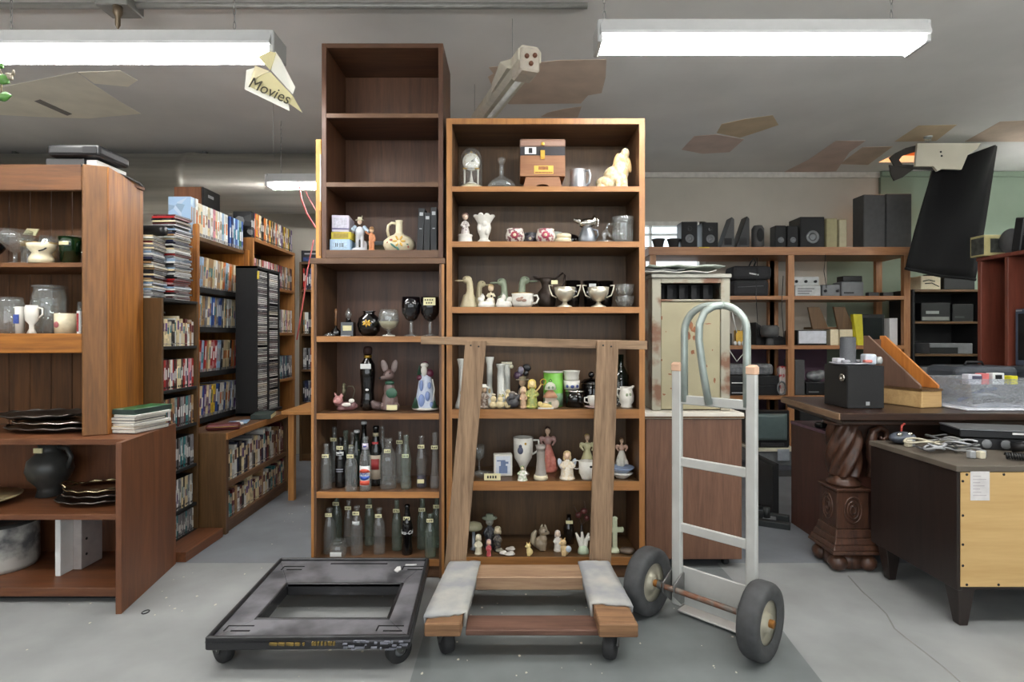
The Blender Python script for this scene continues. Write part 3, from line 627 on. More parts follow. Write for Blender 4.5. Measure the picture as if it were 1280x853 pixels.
board(.664,.688).build('top_panel',M['redx'],lc,world=True,bevel=.001)
board(.35,.372).build('shelf',M['redx'],lc,world=True,bevel=.001)
board(.03,.066).build('bottom_panel',M['redx'],lc,world=True,bevel=.001)
b=MB(); b.box(fx0,-1.69,2.74,2.748,.03,.664); b.build('back_panel',M['red'],lc,world=True)
b=MB(); b.box(fx0,-1.62,fy+.05,fy+.06,.0,.03); b.build('plinth',M['blackmatte'],lc,world=True)
hz=.689; hy=2.41; hty=1.857
hu=thing('oak_hutch','golden oak open hutch with chamfered corner standing on the low bookcase','hutch',(-2.2,hy,hz))
HS0=Vector((-1.758,2.44,0)); HS1=Vector((-1.83,2.78,0)); pv2=Vector((-.95,-.2,0)).normalized()*.02
b=MB(); b.hexa([tuple(q+Vector((0,0,z))) for z in (hz,hty) for q in (HS0+pv2,HS0,HS1,HS1+pv2)]); b.build('side_panel',M['oak'],hu,world=True,bevel=.002)
b=MB(); b.prism([(-1.848,2.405),(-1.838,2.398),(-1.76,2.438),(-1.77,2.46),(-1.848,2.43)],hz,hty,'z'); b.build('corner_post',M['post'],hu,world=True,bevel=.003)
for nm,z0,z1,m in [('top_rail',1.745,hty,'oakdx'),('middle_rail',1.046,1.13,'oakx')]:
    b=MB(); b.box(fx0,-1.848,2.405,2.428,z0,z1); b.build(nm,M[m],hu,world=True,bevel=.003)
b=MB(); b.box(fx0,-1.81,2.43,2.76,1.835,1.85); b.build('top_panel',M['oakdx'],hu,world=True)
for z in (1.438,1.128):
    b=MB(); b.box(fx0,-1.83,2.43,2.72,z-.02,z); b.build('shelf',M['oakdx'],hu,world=True,bevel=.002)
b=MB(); n=9
for i in range(n): b.box(fx0+i*.102,fx0+i*.102+.099,2.722,2.732,hz,1.835)
b.build('back_panel',M['oakd'],hu,world=True,bevel=.003)
b=MB(); b.tube([(-1.846,2.40,1.853),(-1.80,2.5,1.857),(-1.79,2.6,1.858),(-1.80,2.7,1.858),(-1.833,2.785,1.855)],.006,6); b.build('edge_strip',M['black'],hu,world=True)
# black devices on the hutch
def flatbox(name,label,cat,x0,x1,y0,y1,z0,z1,m,bev=.006,group=None):
    t=thing(name,label,cat,((x0+x1)/2,(y0+y1)/2,z0),0,group); b=MB(); b.box(x0,x1,y0,y1,z0,z1); b.build('body',m,t,world=True,bevel=bev,seg=2); return t
t=flatbox('disc_player','lower black disc player with white front end on top of the oak hutch','player',-2.05,-1.88,2.46,2.68,1.863,1.902,M['black'],.005)
MB().box(-1.879,-1.83,2.47,2.66,1.865,1.897).build('white_end',M['whitep'],t,world=True,bevel=.003)
t=flatbox('disc_player','upper black disc player with rounded ends, topmost on the oak hutch','player',-2.03,-1.80,2.44,2.64,1.906,1.956,M['black'],.014)
MB().box(-1.87,-1.81,2.437,2.4395,1.916,1.946).build('front_flap',M['blackmatte'],t,world=True)
# ---------------------------------------------------------------- contents of the low bookcase
def silver_tray(name,label,c,rx,ry,group,m=None,handles=True,tilt=0.0):
    t=thing(name,label,'tray',c,0,group)
    b=MB(); b.lathe([(1e-6,.004),(rx*.72,.004),(rx*.8,.012),(rx,.018),(rx*1.01,.021),(rx*.98,.021),(rx*.79,.0155),(rx*.71,.008),(1e-6,.008)],(0,0,0),40,0,'z',(1,ry/rx)); b.build('dish',m or M['chrome'],t)
    b=MB(); pts=[(rx*(1+.018*math.sin(12*q))*math.cos(q),ry*(1+.018*math.sin(12*q))*math.sin(q),.021+.003*math.sin(12*q)) for q in [2*PI*k/72 for k in range(72)]]
    b.tube(pts,.004,6,closed=True); b.build('scalloped_rim',mat('pale_gilt',(190,176,140),.25,1.0,.1) if m is None else m,t)
    if handles:
        for s in (-1,1):
            b=MB(); b.tube([(s*rx*.9,-ry*.35,.02),(s*rx*1.12,-ry*.22,.035),(s*rx*1.16,0,.04),(s*rx*1.12,ry*.22,.035),(s*rx*.9,ry*.35,.02)],.005,6); b.build('handle',mat('pale_gilt',(190,176,140),.25,1.0),t)
    t.rotation_euler=(tilt,0,0); return t
dull=mat('tarnished_silver',(110,104,98),.3,.9,.3,8)
silver_tray('silver_tray','dull oval tray at the bottom of the tray pile in the low bookcase',(-1.88,2.545,.374),.165,.13,'trays in the low bookcase',dull,False)
silver_tray('silver_tray','tarnished tray in the middle of the tray pile in the low bookcase',(-1.865,2.54,.397),.15,.11,'trays in the low bookcase',dull,False)
silver_tray('silver_tray','gilt-rimmed scalloped tray with handles topmost in the low bookcase pile',(-1.86,2.53,.422),.14,.105,'trays in the low bookcase',None,True)
t=thing('serving_plate','tan decorated serving plate lying at the left end of the bookcase shelf','plate',(-2.385,2.475,.373)); b=MB(); b.lathe([(1e-6,.0),(.09,.0),(.10,.004),(.17,.028),(.172,.032),(.10,.010),(1e-6,.006)],n=36); b.build('dish',mat('tan_glaze',(188,172,132),.35,0,.15,20),t)
b=MB(); b.lathe([(1e-6,.0065),(.05,.0068),(.05,.0085),(1e-6,.0085)],n=20); b.build('painted_centre',mat('olive_print',(140,134,84),.4,0,.3,40),t)
t=thing('water_jug','bulbous dark grey pottery jug on the low bookcase shelf','jug',(-2.17,2.63,.373)); gp=mat('dark_grey_pottery',(62,62,60),.35,0,.2,14)
b=MB(); b.lathe([(1e-6,0),(.055,0),(.046,.03),(.05,.045),(.08,.08),(.094,.12),(.086,.165),(.053,.198),(.042,.215),(.046,.24),(.038,.24),(.035,.215),(1e-6,.2)],n=32); b.build('body',gp,t)
b=MB(); b.tube([(.044,0,.225),(.09,-.01,.22),(.11,-.012,.18),(.09,-.006,.13)],.011,8); b.build('handle',gp,t)
b=MB(); b.box(-.035,.005,-.051,-.0455,.205,.228); b.build('price_label',M['paper'],t)
t=thing('bookend','white L-shaped bracket standing on the bottom of the low bookcase','bracket',(-1.972,2.45,.067)); b=MB(); b.box(-.028,-.004,0,.2,0,.255); b.build('wall_plate',M['whitep'],t,bevel=.002)
b=MB(); b.box(-.004,.034,.07,.2,0,.235); b.build('face_plate',mat('greyish_plate',(170,162,158),.6,0,.1),t,bevel=.002)
b=MB()
for z in (.06,.13): b.cyl((.034,.10,z),.006,.002,10,0,'x')
b.build('screw',M['ink'],t)
t=thing('stone_pot','round grey marbled stone pot at the left end of the bottom shelf','pot',(-2.335,2.56,.067)); b=MB(); b.lathe([(1e-6,0),(.13,0),(.138,.02),(.138,.20),(.128,.21),(.12,.2),(.12,.03),(1e-6,.03)],n=36); b.build('body',mat('marbled_stone',(92,92,94),.6,0,.3,12,.3,col2=(188,186,180),thr=(.38,.62)),t)
b=MB(); b.lathe([(.121,.19),(.13,.212),(.136,.212),(.14,.2)],n=36); b.build('rim',gp,t)
# ---------------------------------------------------------------- hutch contents
for i,(x,z,rx,lab) in enumerate([(-2.08,.689,.22,'lowest wide silver platter on the bottom of the oak hutch'),(-2.06,.715,.20,'silver platter second from the bottom in the oak hutch'),(-2.16,.744,.19,'tilted dark silver platter topmost in the bottom of the oak hutch')]):
    silver_tray('silver_platter',lab,(x,2.57,z),rx,.13,'platters in the oak hutch',M['chrome'] if i==1 else dull,False)
def lathe_thing(name,label,cat,c,profile,m,group=None,n=24,part='body',sq=(1,1)):
    t=thing(name,label,cat,c,0,group); MB().lathe(profile,n=n,sq=sq).build(part,m,t); return t
def jarp(r,h): return [(1e-6,0),(r*.92,0),(r,.01),(r,h*.8),(r*.9,h*.88),(r*.9,h),(r*.86,h),(r*.86,h*.88),(r*.95,h*.79),(r*.95,.014),(1e-6,.012)]
def gobletp(r,h): return [(1e-6,0),(r*.7,0),(r*.7,.004),(r*.14,.015),(r*.12,h*.35),(r*.5,h*.45),(r*.98,h*.7),(r,h),(r*.96,h),(r*.93,h*.7),(r*.45,h*.48),(1e-6,h*.44)]
hs=1.439
lathe_thing('glass_goblet','large round clear goblet at the left of the upper hutch shelf','goblet',(-2.235,2.52,hs),gobletp(.062,.155),M['clear'])
t=lathe_thing('glass_jar','short jar with amber band beside the goblet on the upper hutch shelf','jar',(-2.275,2.655,hs),jarp(.042,.145),M['clear']); MB().lathe([(.0425,.10),(.043,.10),(.043,.125),(.0425,.125)],n=24).build('amber_band',mat('amber',(200,150,60),.3),t)
t=lathe_thing('glass_jar','clear jar with yellow contents on the upper hutch shelf','jar',(-2.185,2.64,hs),jarp(.040,.15),M['clear']); MB().lathe([(1e-6,.02),(.036,.02),(.036,.12),(1e-6,.12)],n=20).build('yellow_contents',mat('yellow_fill',(196,150,50),.6,0,.3,60),t)
t=lathe_thing('cracked_vase','squat cream vase with a dark crack on the upper hutch shelf','vase',(-2.075,2.47,hs),[(1e-6,0),(.046,0),(.046,.02),(.034,.045),(.05,.065),(.054,.085),(.04,.088),(1e-6,.075)],M['cream']); MB().tube([(.02,-.040,.05),(.035,-.035,.055),(.045,-.028,.065)],.003,5).build('crack',M['ink'],t)
t=lathe_thing('green_tumbler','green glass tumbler with a tag on the upper hutch shelf','tumbler',(-1.995,2.53,hs),[(1e-6,0),(.034,0),(.042,.09),(.046,.125),(.043,.125),(.037,.02),(1e-6,.015)],glass('bottle_green',(60,120,70),.25)); MB().box(-.012,.03,-.05,-.0475,.085,.1).build('price_tag',M['paper'],t)
t=lathe_thing('glass_jar','tall clear jar at the back of the upper hutch shelf','jar',(-2.06,2.645,hs),jarp(.043,.15),M['clear'])
t=lathe_thing('green_tumbler','green glass tumbler nearest the hutch corner post','tumbler',(-1.915,2.55,hs),[(1e-6,0),(.026,0),(.031,.08),(.034,.115),(.031,.115),(.027,.02),(1e-6,.015)],glass('bottle_green2',(50,105,60),.25))
tag(MB().hexa([(-2.29,2.62,hs+.156),(-2.23,2.62,hs+.15),(-2.23,2.625,hs+.15),(-2.29,2.625,hs+.156),(-2.295,2.65,hs+.19),(-2.24,2.65,hs+.187),(-2.24,2.655,hs+.187),(-2.295,2.655,hs+.19)]).build('price_card',M['paper']),'small cream price card on top of the jar at the left hutch edge','card')
lathe_thing('dark_goblet','dark bowl-shaped goblet behind the clear one in the hutch','goblet',(-2.40,2.6,hs),gobletp(.05,.15),glass('dark_goblet',(50,50,52),.2))
hm=1.129
for x,y,r,h,lab in [(-2.255,2.52,.05,.165,'tall clear jar at the left edge of the lower hutch shelf'),(-2.22,2.64,.045,.17,'narrow clear jar behind the blue-striped cup in the hutch'),(-2.115,2.56,.064,.22,'large clear apothecary jar in the middle of the lower hutch shelf')]:
    t=lathe_thing('glass_jar',lab,'jar',(x,y,hm),jarp(r,h),M['clear'])
    if r>.06:
        MB().lathe([(r*.9,h-.012),(r*1.02,h-.01),(r*1.02,h),(r*.85,h)],n=28).build('rim',M['clear'],t)
t=thing('white_pitcher','white footed pitcher standing in front of the large apothecary jar','pitcher',(-2.108,2.458,hm)); MB().lathe([(1e-6,0),(.024,0),(.012,.022),(.012,.04),(.03,.06),(.034,.11),(.028,.125),(.025,.12),(.03,.07),(1e-6,.05)],n=20,sq=(.9,.6)).build('body',M['white'],t); MB().tube([(.028,0,.115),(.047,0,.11),(.048,0,.085),(.03,0,.07)],.004,6).build('handle',M['white'],t)
t=thing('striped_cup','white cup with blue lettering-like stripe on the lower hutch shelf','cup',(-2.18,2.48,hm)); MB().lathe([(1e-6,0),(.016,0),(.018,.12),(.016,.12),(.014,.01),(1e-6,.008)],n=18).build('body',M['white'],t); MB().box(-.012,.012,-.0195,-.0178,.045,.085).build('blue_print',mat('blue_print',(60,80,150),.4,0,.5,200),t)
lathe_thing('milk_bottle','slim clear bottle beside the large jar on the lower hutch shelf','bottle',(-2.022,2.62,hm),[(1e-6,0),(.018,0),(.018,.08),(.01,.11),(.01,.15),(.008,.15),(.007,.1),(1e-6,.02)],M['clear'])
t=lathe_thing('floral_mug','cream mug with a pink and green flower at the right of the lower hutch shelf','mug',(-1.99,2.50,hm),[(1e-6,0),(.042,0),(.044,.09),(.041,.09),(.038,.01),(1e-6,.008)],M['cream']); MB().ell((-.01,-.042,.04),(.012,.004,.014)).build('painted_flower',mat('dull_pink',(160,90,90),.5),t)
lathe_thing('glass_goblet','clear stemmed goblet near the corner post on the lower hutch shelf','goblet',(-1.945,2.60,hm),gobletp(.036,.15),M['clear'])
t=thing('striped_tube','upright white and red price tube beside the hutch corner post','tube',(-1.905,2.465,hm)); MB().cyl((0,0,0),.009,.10,12).build('body',M['whitep'],t); MB().box(-.004,.004,-.0105,-.0085,.01,.09).build('red_print',mat('red_print',(150,50,50),.5,0,.6,250),t)
# ---------------------------------------------------------------- printed media: prototypes
MED={}
def pmesh(kind,col,v):
    k=(kind,col,v)
    if k in MED: return MED[k]
    r=random.Random(sum(map(ord,col))*7+v); b=MB()
    if kind=='vhs':
        h=.205;w=[.027,.027,.022][v];d=.135; b.box(0,w,0,d,0,h,0); b.box(.002,w-.002,-.0005,.001,.004,.022,2); z0=r.uniform(.06,.09); b.box(.006,w-.006,-.0006,.001,z0,z0+r.uniform(.05,.09),1)
        ms=[spinemat(col,PAL[col]),M['whitep'] if col in('black','navy','red','maroon','blue','green','teal','purple','grey') else spinemat(*(lambda q:(q,PAL[q]))(r.choice(['tan','purple','grey','teal','maroon','orange']))),spinemat('grey',PAL['grey'])]
    elif kind=='dvd':                        # depth along y, spine at y=0
        h=.190;w=.0145;d=.135; b.box(0,w,.0,d,0,h,0); b.box(.001,w-.001,.004,d-.004,h,h+.001,1); z0=r.uniform(.03,.08); b.box(.003,w-.003,-.0006,.001,z0,z0+r.uniform(.04,.08),2); b.box(.002,w-.002,-.0006,.001,.008,.02,1)
        ms=[spinemat(col,PAL[col]),M['black'],M['whitep'] if col in('black','navy','red','maroon','blue','green','teal','purple','grey') else spinemat(*(lambda q:(q,PAL[q]))(r.choice(['tan','maroon','navy','teal','grey','purple'])))]
    elif kind=='book':
        h=[.17,.19,.215][v];w=[.022,.03,.026][v];d=.13; b.box(0,.002,0,d,0,h); b.box(w-.002,w,0,d,0,h); b.box(0,w,-.0015,.002,0,h); b.box(.002,w-.002,.002,d-.004,.003,h-.004,1); b.box(.004,w-.004,-.0024,-.001,h*.55,h*.85,2); b.box(.002,w-.002,-.0022,-.001,h*.08,h*.1,2)
        ms=[spinemat(col,PAL[col]),M['pages'],spinemat(*(lambda q:(q,PAL[q]))(r.choice(['tan','maroon','navy','teal','grey','purple']))) if col in('white','cream','pale blue','yellow','pink','tan') else spinemat('cream',PAL['cream'])]
    else:                                  # cd lying flat: x width .142, y depth, z thickness
        b.box(0,.142,0,.124,.0008,.0092,0); b.box(0.003,.139,-.0004,.002,.0025,.0075,1); b.box(0,.142,0,.124,0,.0006,2); b.box(0,.142,0,.124,.0094,.0102,2)
        ms=[spinemat(col,PAL[col]),M['whitep'] if r.random()<.5 else spinemat('grey',PAL['grey']),M['clear']]
    me=bpy.data.meshes.new(kind+'_mesh'); me.from_pydata([tuple(p) for p in b.v],[],b.f); me.polygons.foreach_set('material_index',b.m)
    for q in ms: me.materials.append(q)
    me.update(); MED[k]=me; return me
WIDTH={'dvd':[.0145]*3,'vhs':[.027,.027,.022],'book':[.022,.03,.026]}
def medium(kind,name,col,v,loc,rot,label,cat,group,scale=(1,1,1)):
    o=bpy.data.objects.new(name,pmesh(kind,col,v)); COL.objects.link(o); o.location=loc; o.rotation_euler=rot; o.scale=scale; WM[o]=Matrix.Identity(4)
    return tag(o,label,cat,group)
def row(kind,org,rz,x0,x1,y,z,where,group,cols,seed,lean=.0,gap=.0006,end='near end',sc=1.0,tall=1.0):
    r=random.Random(seed); x=x0; i=0; T=Matrix.Translation(org)@Matrix.Rotation(rz,4,'Z')
    name={'dvd':'dvd_case','book':'book','vhs':'video_case'}[kind]; noun={'dvd':'DVD case','book':'book','vhs':'video case'}[kind]
    ln=lean
    while True:
        col=r.choice(cols); v=r.randrange(3); w=WIDTH[kind][v]*sc; zs=(tall*sc)*(1 if kind!='book' else r.uniform(.93,1.04))
        ww=w*math.cos(ln)+ .0
        if x+ww+(.19*sc*math.sin(ln) if ln else 0)>x1: break
        i+=1; p=T@Vector((x,y+r.uniform(0,.006),z+(.0002 if not ln else w*max(0,math.sin(ln))+.0004)))
        medium(kind,name,col,v,p,(0,ln,rz) if ln else (0,0,rz),f'{col} spined {noun}, {ordn(i)} from {end}, {where}',noun,group,(sc,1,zs))
        x+=w/math.cos(ln)+gap+(r.uniform(0,.002))
    return x
def cdstack(org,rz,n,where,group,seed,jit=.012,cols=None,scale=1.0):
    r=random.Random(seed); z=org[2]
    for i in range(n):
        col=r.choice(cols or ['white','grey','black','cream','red','navy','pale blue','maroon','grey','white','tan'])
        a=rz+r.uniform(-.06,.06)*jit/.012
        medium('cd','cd_case',col,r.randrange(3),(org[0]+r.uniform(-jit,jit),org[1]+r.uniform(-jit,jit),z),(0,0,a),f'{col} CD case, {ordn(i+1)} from the bottom of {where}','CD case',group,(1,1,scale)); z+=.0104*scale
    return z
def unit(name,label,cat,loc,rz,w,d,h,shelves,ms,plinth=0.06,back=True,th=.02,inner=None,sides=True,top=True,edge=None):
    """open shelf unit in its own frame: x along the front, y into depth, front at y=0"""
    t=thing(name,label,cat,loc,rz); A,Ax=ms
    for x in (0,w-th): MB().box(x,x+th,0.001,d,0,h).build('side_panel',A,t,bevel=.0015)
    if top: MB().box(th,w-th,0,d,h-th,h).build('top_panel',Ax,t,bevel=.0015)
    if back: MB().box(th,w-th,d-.006,d,0,h-th if top else h).build('back_panel',inner or A,t)
    for z in shelves: MB().box(th,w-th,.002,d-.006,z-th,z).build('shelf',Ax,t,bevel=.0015)
    if plinth: MB().box(th,w-th,.012,.024,0,plinth).build('plinth',Ax,t)
    if edge:
        b=MB(); b.box(0,th,-.0012,.001,0,h); b.box(w-th,w,-.0012,.001,0,h); b.build('edge_banding',edge,t)
    return t
R90=PI/2
# media tower (black inside) -----------------------------------------------
TC=(-1.75,2.80,0); blk=M['blackmatte']
t=unit('media_tower','narrow brown and black media tower with CD stacks on top beside the oak hutch','shelf unit',TC,R90,.33,.30,1.31,[1.066,.842,.640,.414,.197],(M['dark'],blk),0,inner=blk,th=.016)
MB().box(-.035,.32,-.14,-.002,0,.05).build('plinth',M['redx'],t,bevel=.002)
MB().box(.016,.314,.002,.29,.03,.05).build('bottom_panel',blk,t)
dcol=['white','cream','grey','pale blue','red','tan','black','white','maroon','cream']
k=0
for z,kind,cols,sc in [(1.066,'book',['white','cream','tan','white','maroon','black'],.72),(.842,'dvd',['white','red','maroon','pink','black','cream'],.9),(.640,'dvd',['maroon','grey','tan','black','teal','grey'],.9),(.414,'dvd',['navy','grey','teal','grey','black'],.95),(.197,'dvd',['white','grey','green','cream','black'],.95),(.05,'dvd',['grey','white','black','teal'],.7)]:
    k+=1; row(kind,TC,R90,.022,.31,.012,z,f'{ORD[k-1]} shelf down, narrow media tower','media tower row '+ORD[k-1],cols,20+k,sc=sc,tall=.9 if kind=='dvd' else 1.0)
for i,(dx,a) in enumerate([(.03,.1),(.10,-.2),(.11,.35)]):
    medium('cd','cd_case',['grey','black','silver' if False else 'white'][i],i,(-1.885,2.83+dx*.6,1.066+.1625+.0110*i),(0,0,R90+a*.3),f'CD case lying flat on the top row books of the media tower, {ORD[i]} up','CD case','CDs lying on the media tower books')
cdstack((-1.87,2.665,1.3105),.0+R90*0+.06,30,'the near stack on the media tower','CDs stacked on the media tower',31) if False else None
cdstack((-1.815,2.83,1.3105),R90+.15,31,'near stack on the media tower','CDs stacked on the media tower',31,.009)
cdstack((-1.80,2.985,1.3105),R90-.05,44,'far stack on the media tower','CDs stacked on the media tower',32,.009)
t=thing('game_cylinder','black cylindrical speaker lying on the near CD stack of the media tower','speaker',(-1.87,2.90,1.664)); MB().lathe([(1e-6,-.075),(.024,-.075),(.028,-.06),(.028,.06),(.024,.075),(1e-6,.075)],(0,0,0),18,0,'x').build('body',M['black'],t); MB().lathe([(1e-6,-.0765),(.016,-.0765),(.016,-.074),(1e-6,-.074)],(0,0,0),14,0,'x').build('end_ring',M['grey'],t)
# video rack D ---------------------------------------------------------------
TD=(-1.93,3.38,0); yo='oak'; yox='oakx'
t=unit('video_rack','golden oak video rack packed with DVDs between the media tower and CD tower','bookcase',TD,R90,.68,.42,1.735,[1.41,1.165,.885,.60,.3],(M['oak'],M['dark']),0,inner=M['oakd'],th=.026)
MB().prism([(0,.0),(.028,.0),(.028,1.79),(.02,1.80),(.008,1.80),(0,1.79)],-.03,-.001,'y').build('front_post',M['oak'],t,bevel=.002)
MB().prism([(.652,.0),(.68,.0),(.68,1.74),(.652,1.74)],-.03,-.001,'y').build('front_post',M['oak'],t,bevel=.002)
for z in (1.41,1.165,.885,.60): MB().box(.03,.65,-.014,-.0005,z-.022,z+.010).build('shelf_lip',M['blackmatte'],t)
row('vhs',TD,R90,.0,.075,.004,1.7352,'top of the video rack','videos on top of the video rack',['white','pale blue'],40,tall=1.1)
row('vhs',TD,R90,.08,.46,.004,1.7352,'middle of video rack top','videos on top of the video rack',['white','pale blue','white','cream','pink'],41)
row('vhs',TD,R90,.462,.68,.004,1.7352,'far third of video rack top','videos on top of the video rack',['blue','navy','teal','green','pale blue'],42)
for i,(z,cols) in enumerate([(1.41,['cream','yellow','white','pale blue','tan','orange','white']),(1.165,['pale blue','white','grey','tan','cream','blue','white']),(.885,['orange','cream','red','yellow','black','pale blue','tan']),(.60,['navy','white','purple','yellow','grey','blue','cream'])]):
    row('vhs',TD,R90,.034,.645,.012,z+.0005,f'{ORD[i+1]} row of video rack','videos in the video rack row '+ORD[i+1],cols,43+i,lean=.10 if i!=1 else .07)
t=thing('wooden_speaker','brown wooden speaker box with black front on top of the video rack','speaker',(-2.20,3.92,1.7352)); MB().box(-.10,.085,-.11,.11,0,.40).build('cabinet',wood('speaker_veneer',(128,78,44),(98,56,30),'z'),t,bevel=.002); MB().box(.086,.10,-.11,.11,.0,.40).build('grille',M['black'],t,bevel=.004)
MB().box(.1002,.1012,-.05,.02,.34,.36).build('badge',M['silver'],t)
# tall bookcase F ---------------------------------------------------------------
TF=(-1.905,4.12,0)
unit('bookcase','tall brown bookcase of DVDs behind the black CD tower at the end of the aisle','bookcase',TF,R90,.80,.30,1.845,[1.51,1.147,.76,.40],(M['edge'],M['edgex']),.06,inner=M['dark'],th=.024)
for i,(z,x0,cols) in enumerate([(1.845,0,['white','orange','black','tan','red','yellow','cream','black','purple']),(1.51,.03,['white','pink','black','red','grey','tan']),(1.147,.5,['white','cream','grey','pink']),(.76,.5,['navy','grey','teal','black'])]):
    row('dvd',TF,R90,x0,.77,.01,z+.0005,f'{"top" if i==0 else ORD[i]+" shelf"} of tall brown aisle bookcase','DVDs in the aisle bookcase row '+ORD[i],cols,50+i,sc=1.35,tall=.74)
# CD tower H ---------------------------------------------------------------
TE=(-1.61,3.15,0)
TH=(-1.73,3.80,.575); hw=.37
ct_=thing('cd_tower','tall black CD tower with two columns of cases standing on the low book shelf','CD rack',TH,R90)
for x in (0,hw/2-.006,hw-.012): MB().box(x,x+.012,0,.14,.0,1.02).build('upright',blk,ct_)
MB().box(0,hw,.14,.146,0,1.02).build('back_panel',blk,ct_); MB().box(-.0,hw,-.02,.146,-.0,.02).build('base',M['black'],ct_,bevel=.002); MB().box(0,hw,0,.146,1.005,1.02).build('top_panel',blk,ct_)
MB().box(.0,.02,-.006,-.0005,.93,.985).build('yellow_tag',mat('yellow_note',(206,180,60),.7),ct_)
for cI,x in enumerate((.016,.197)):
    rr=random.Random(60+cI); z=.022; n=0
    while z<.985:
        if rr.random()<.90:
            n+=1; col=rr.choice(['white','grey','black','white','cream','grey','navy','maroon','white'])
            p=Matrix.Translation(TH)@Matrix.Rotation(R90,4,'Z')@Vector((x+.006,.004,z))
            medium('cd','cd_case',col,rr.randrange(3),p,(0,0,R90),f'{col} CD case, {ordn(n)} from the bottom, {["near","far"][cI]} column of the black CD tower','CD case','CDs in the black CD tower')
        z+=.0135
# low book shelf E -------------------------------------------------------------
unit('low_bookshelf','low two-row brown bookshelf standing in the book aisle beneath the CD tower','bookcase',TE,R90+.015,.92,.262,.572,[.285,.072],(M['dark'],M['brownx']),.05,inner=M['dark'],th=.03,edge=M['brown'])
MB().box(0,.92,-.012,-.0015,.535,.572).build('front_lip',M['edgex'],[o for o in bpy.data.objects if o.name=='low_bookshelf'][0])
bc=['white','maroon','cream','black','tan','green','navy','white','cream','grey','maroon']
row('book',TE,R90+.015,.034,.885,.02,.2855,'upper row of low aisle bookshelf','books in the upper row of the low bookshelf',bc,71,sc=1.0,tall=1.0)
row('book',TE,R90+.015,.034,.885,.02,.0725,'lower row of low aisle bookshelf','books in the lower row of the low bookshelf',['white','tan','cream','maroon','white','teal','black','cream'],72,sc=1.0,tall=.78)
t=thing('zip_pouch','dark red zipped pouch lying on the near end of the low bookshelf','pouch',(-1.69,3.28,.573),.4); MB().box(-.09,.09,-.05,.05,0,.034).build('body',mat('red_vinyl',(92,36,36),.45,0,.2,30),t,bevel=.016,seg=3); MB().tube([(-.09,-.052,.02),(.09,-.052,.02)],.002,5).build('zip',M['gold'],t)
t=thing('hardback_book','dark green hardback book lying on the far end of the low bookshelf','book',(-1.635,3.66,.573),.25); MB().box(-.07,.055,-.0,.2,0,.03).build('cover',M['green_cover'] if 'green_cover' in M else mat('dark_green_cover',(44,58,54),.5),t,bevel=.003); MB().box(-.068,.057,.004,.196,.004,.026).build('page_block',M['paper'],t)
t=thing('magazine','pale magazine lying open-edged beside the dark green book on the low shelf','magazine',(-1.70,3.45,.573),.3); MB().sheet([[(x,y,.004+.003*math.sin(x*30)) for x in (-.06,-.02,.02,.06)] for y in (0,.07,.15)],.005).build('pages',spinemat('pale blue',PAL['pale blue']),t)
t=thing('crumpled_paper','small crumpled white paper on the low bookshelf between pouch and magazine','paper',(-1.665,3.42,.583)); b=MB(); b.ell((0,0,0),(.03,.025,.012),9,6); 
b.v=[p+Vector((R.uniform(-.006,.006),R.uniform(-.006,.006),R.uniform(-.002,.006))) for p in b.v]; b.build('sheet',M['whitep'],t)
# wooden stand I -----------------------------------------------------------------
st=thing('wooden_stand','light wooden side stand with slatted side at the end of the book aisle','stand',(-1.53,3.80,0)); pine=wood('pine_stand',(190,136,78),(160,108,56),'z'); pinex=wood('pine_stand',(190,136,78),(160,108,56),'x')
MB().box(-.03,.45,-.02,.50,.585,.61).build('top_panel',pinex,st,bevel=.003)
for x,y in [(0.01,0),(.41,0),(.01,.44),(.41,.44)]: MB().box(x,x+.04,y,y+.04,0,.584).build('leg',pine,st,bevel=.002)
for z in (.50,.22): MB().box(.05,.41,.45,.47,z,z+.06).build('rail',pinex,st)
for i in range(6): MB().box(.07+i*.055,.095+i*.055,.453,.467,.28,.5).build('slat',pine,st)
# far bookcase G ----------------------------------------------------------------
TG=(-1.9,5.0,0)
unit('bookcase','dark bookcase facing the camera at the far end of the aisle by the back wall','bookcase',TG,0,.80,.26,1.78,[1.534,1.14,.82,.527],(M['dark'],M['darkx']),.06,th=.02)
for i,(z,cols) in enumerate([(1.534,['navy','blue','red','black','pale blue','maroon']),(1.14,['white','grey','black','tan']),(.82,['black','grey','white','maroon']),(.527,['navy','black','grey'])]):
    row('dvd',TG,0,.03,.24,.01,z+.0005,f'{ORD[i]} shelf of far dark bookcase','DVDs on the far bookcase row '+ORD[i],cols,80+i,end='left end')
t=flatbox('boxed_set','black boxed set with pale lettering on top of the far dark bookcase','box',-1.89,-1.62,5.02,5.2,1.781,1.885,M['black'],.003)
MB().box(-1.86,-1.70,5.0185,5.0195,1.85,1.862).build('pale_lettering',M['silver'],t,world=True); MB().box(-1.87,-1.65,5.0185,5.0195,1.79,1.825).build('blue_print',mat('deep_blue_print',(40,60,110),.5,0,.6,60),t,world=True)
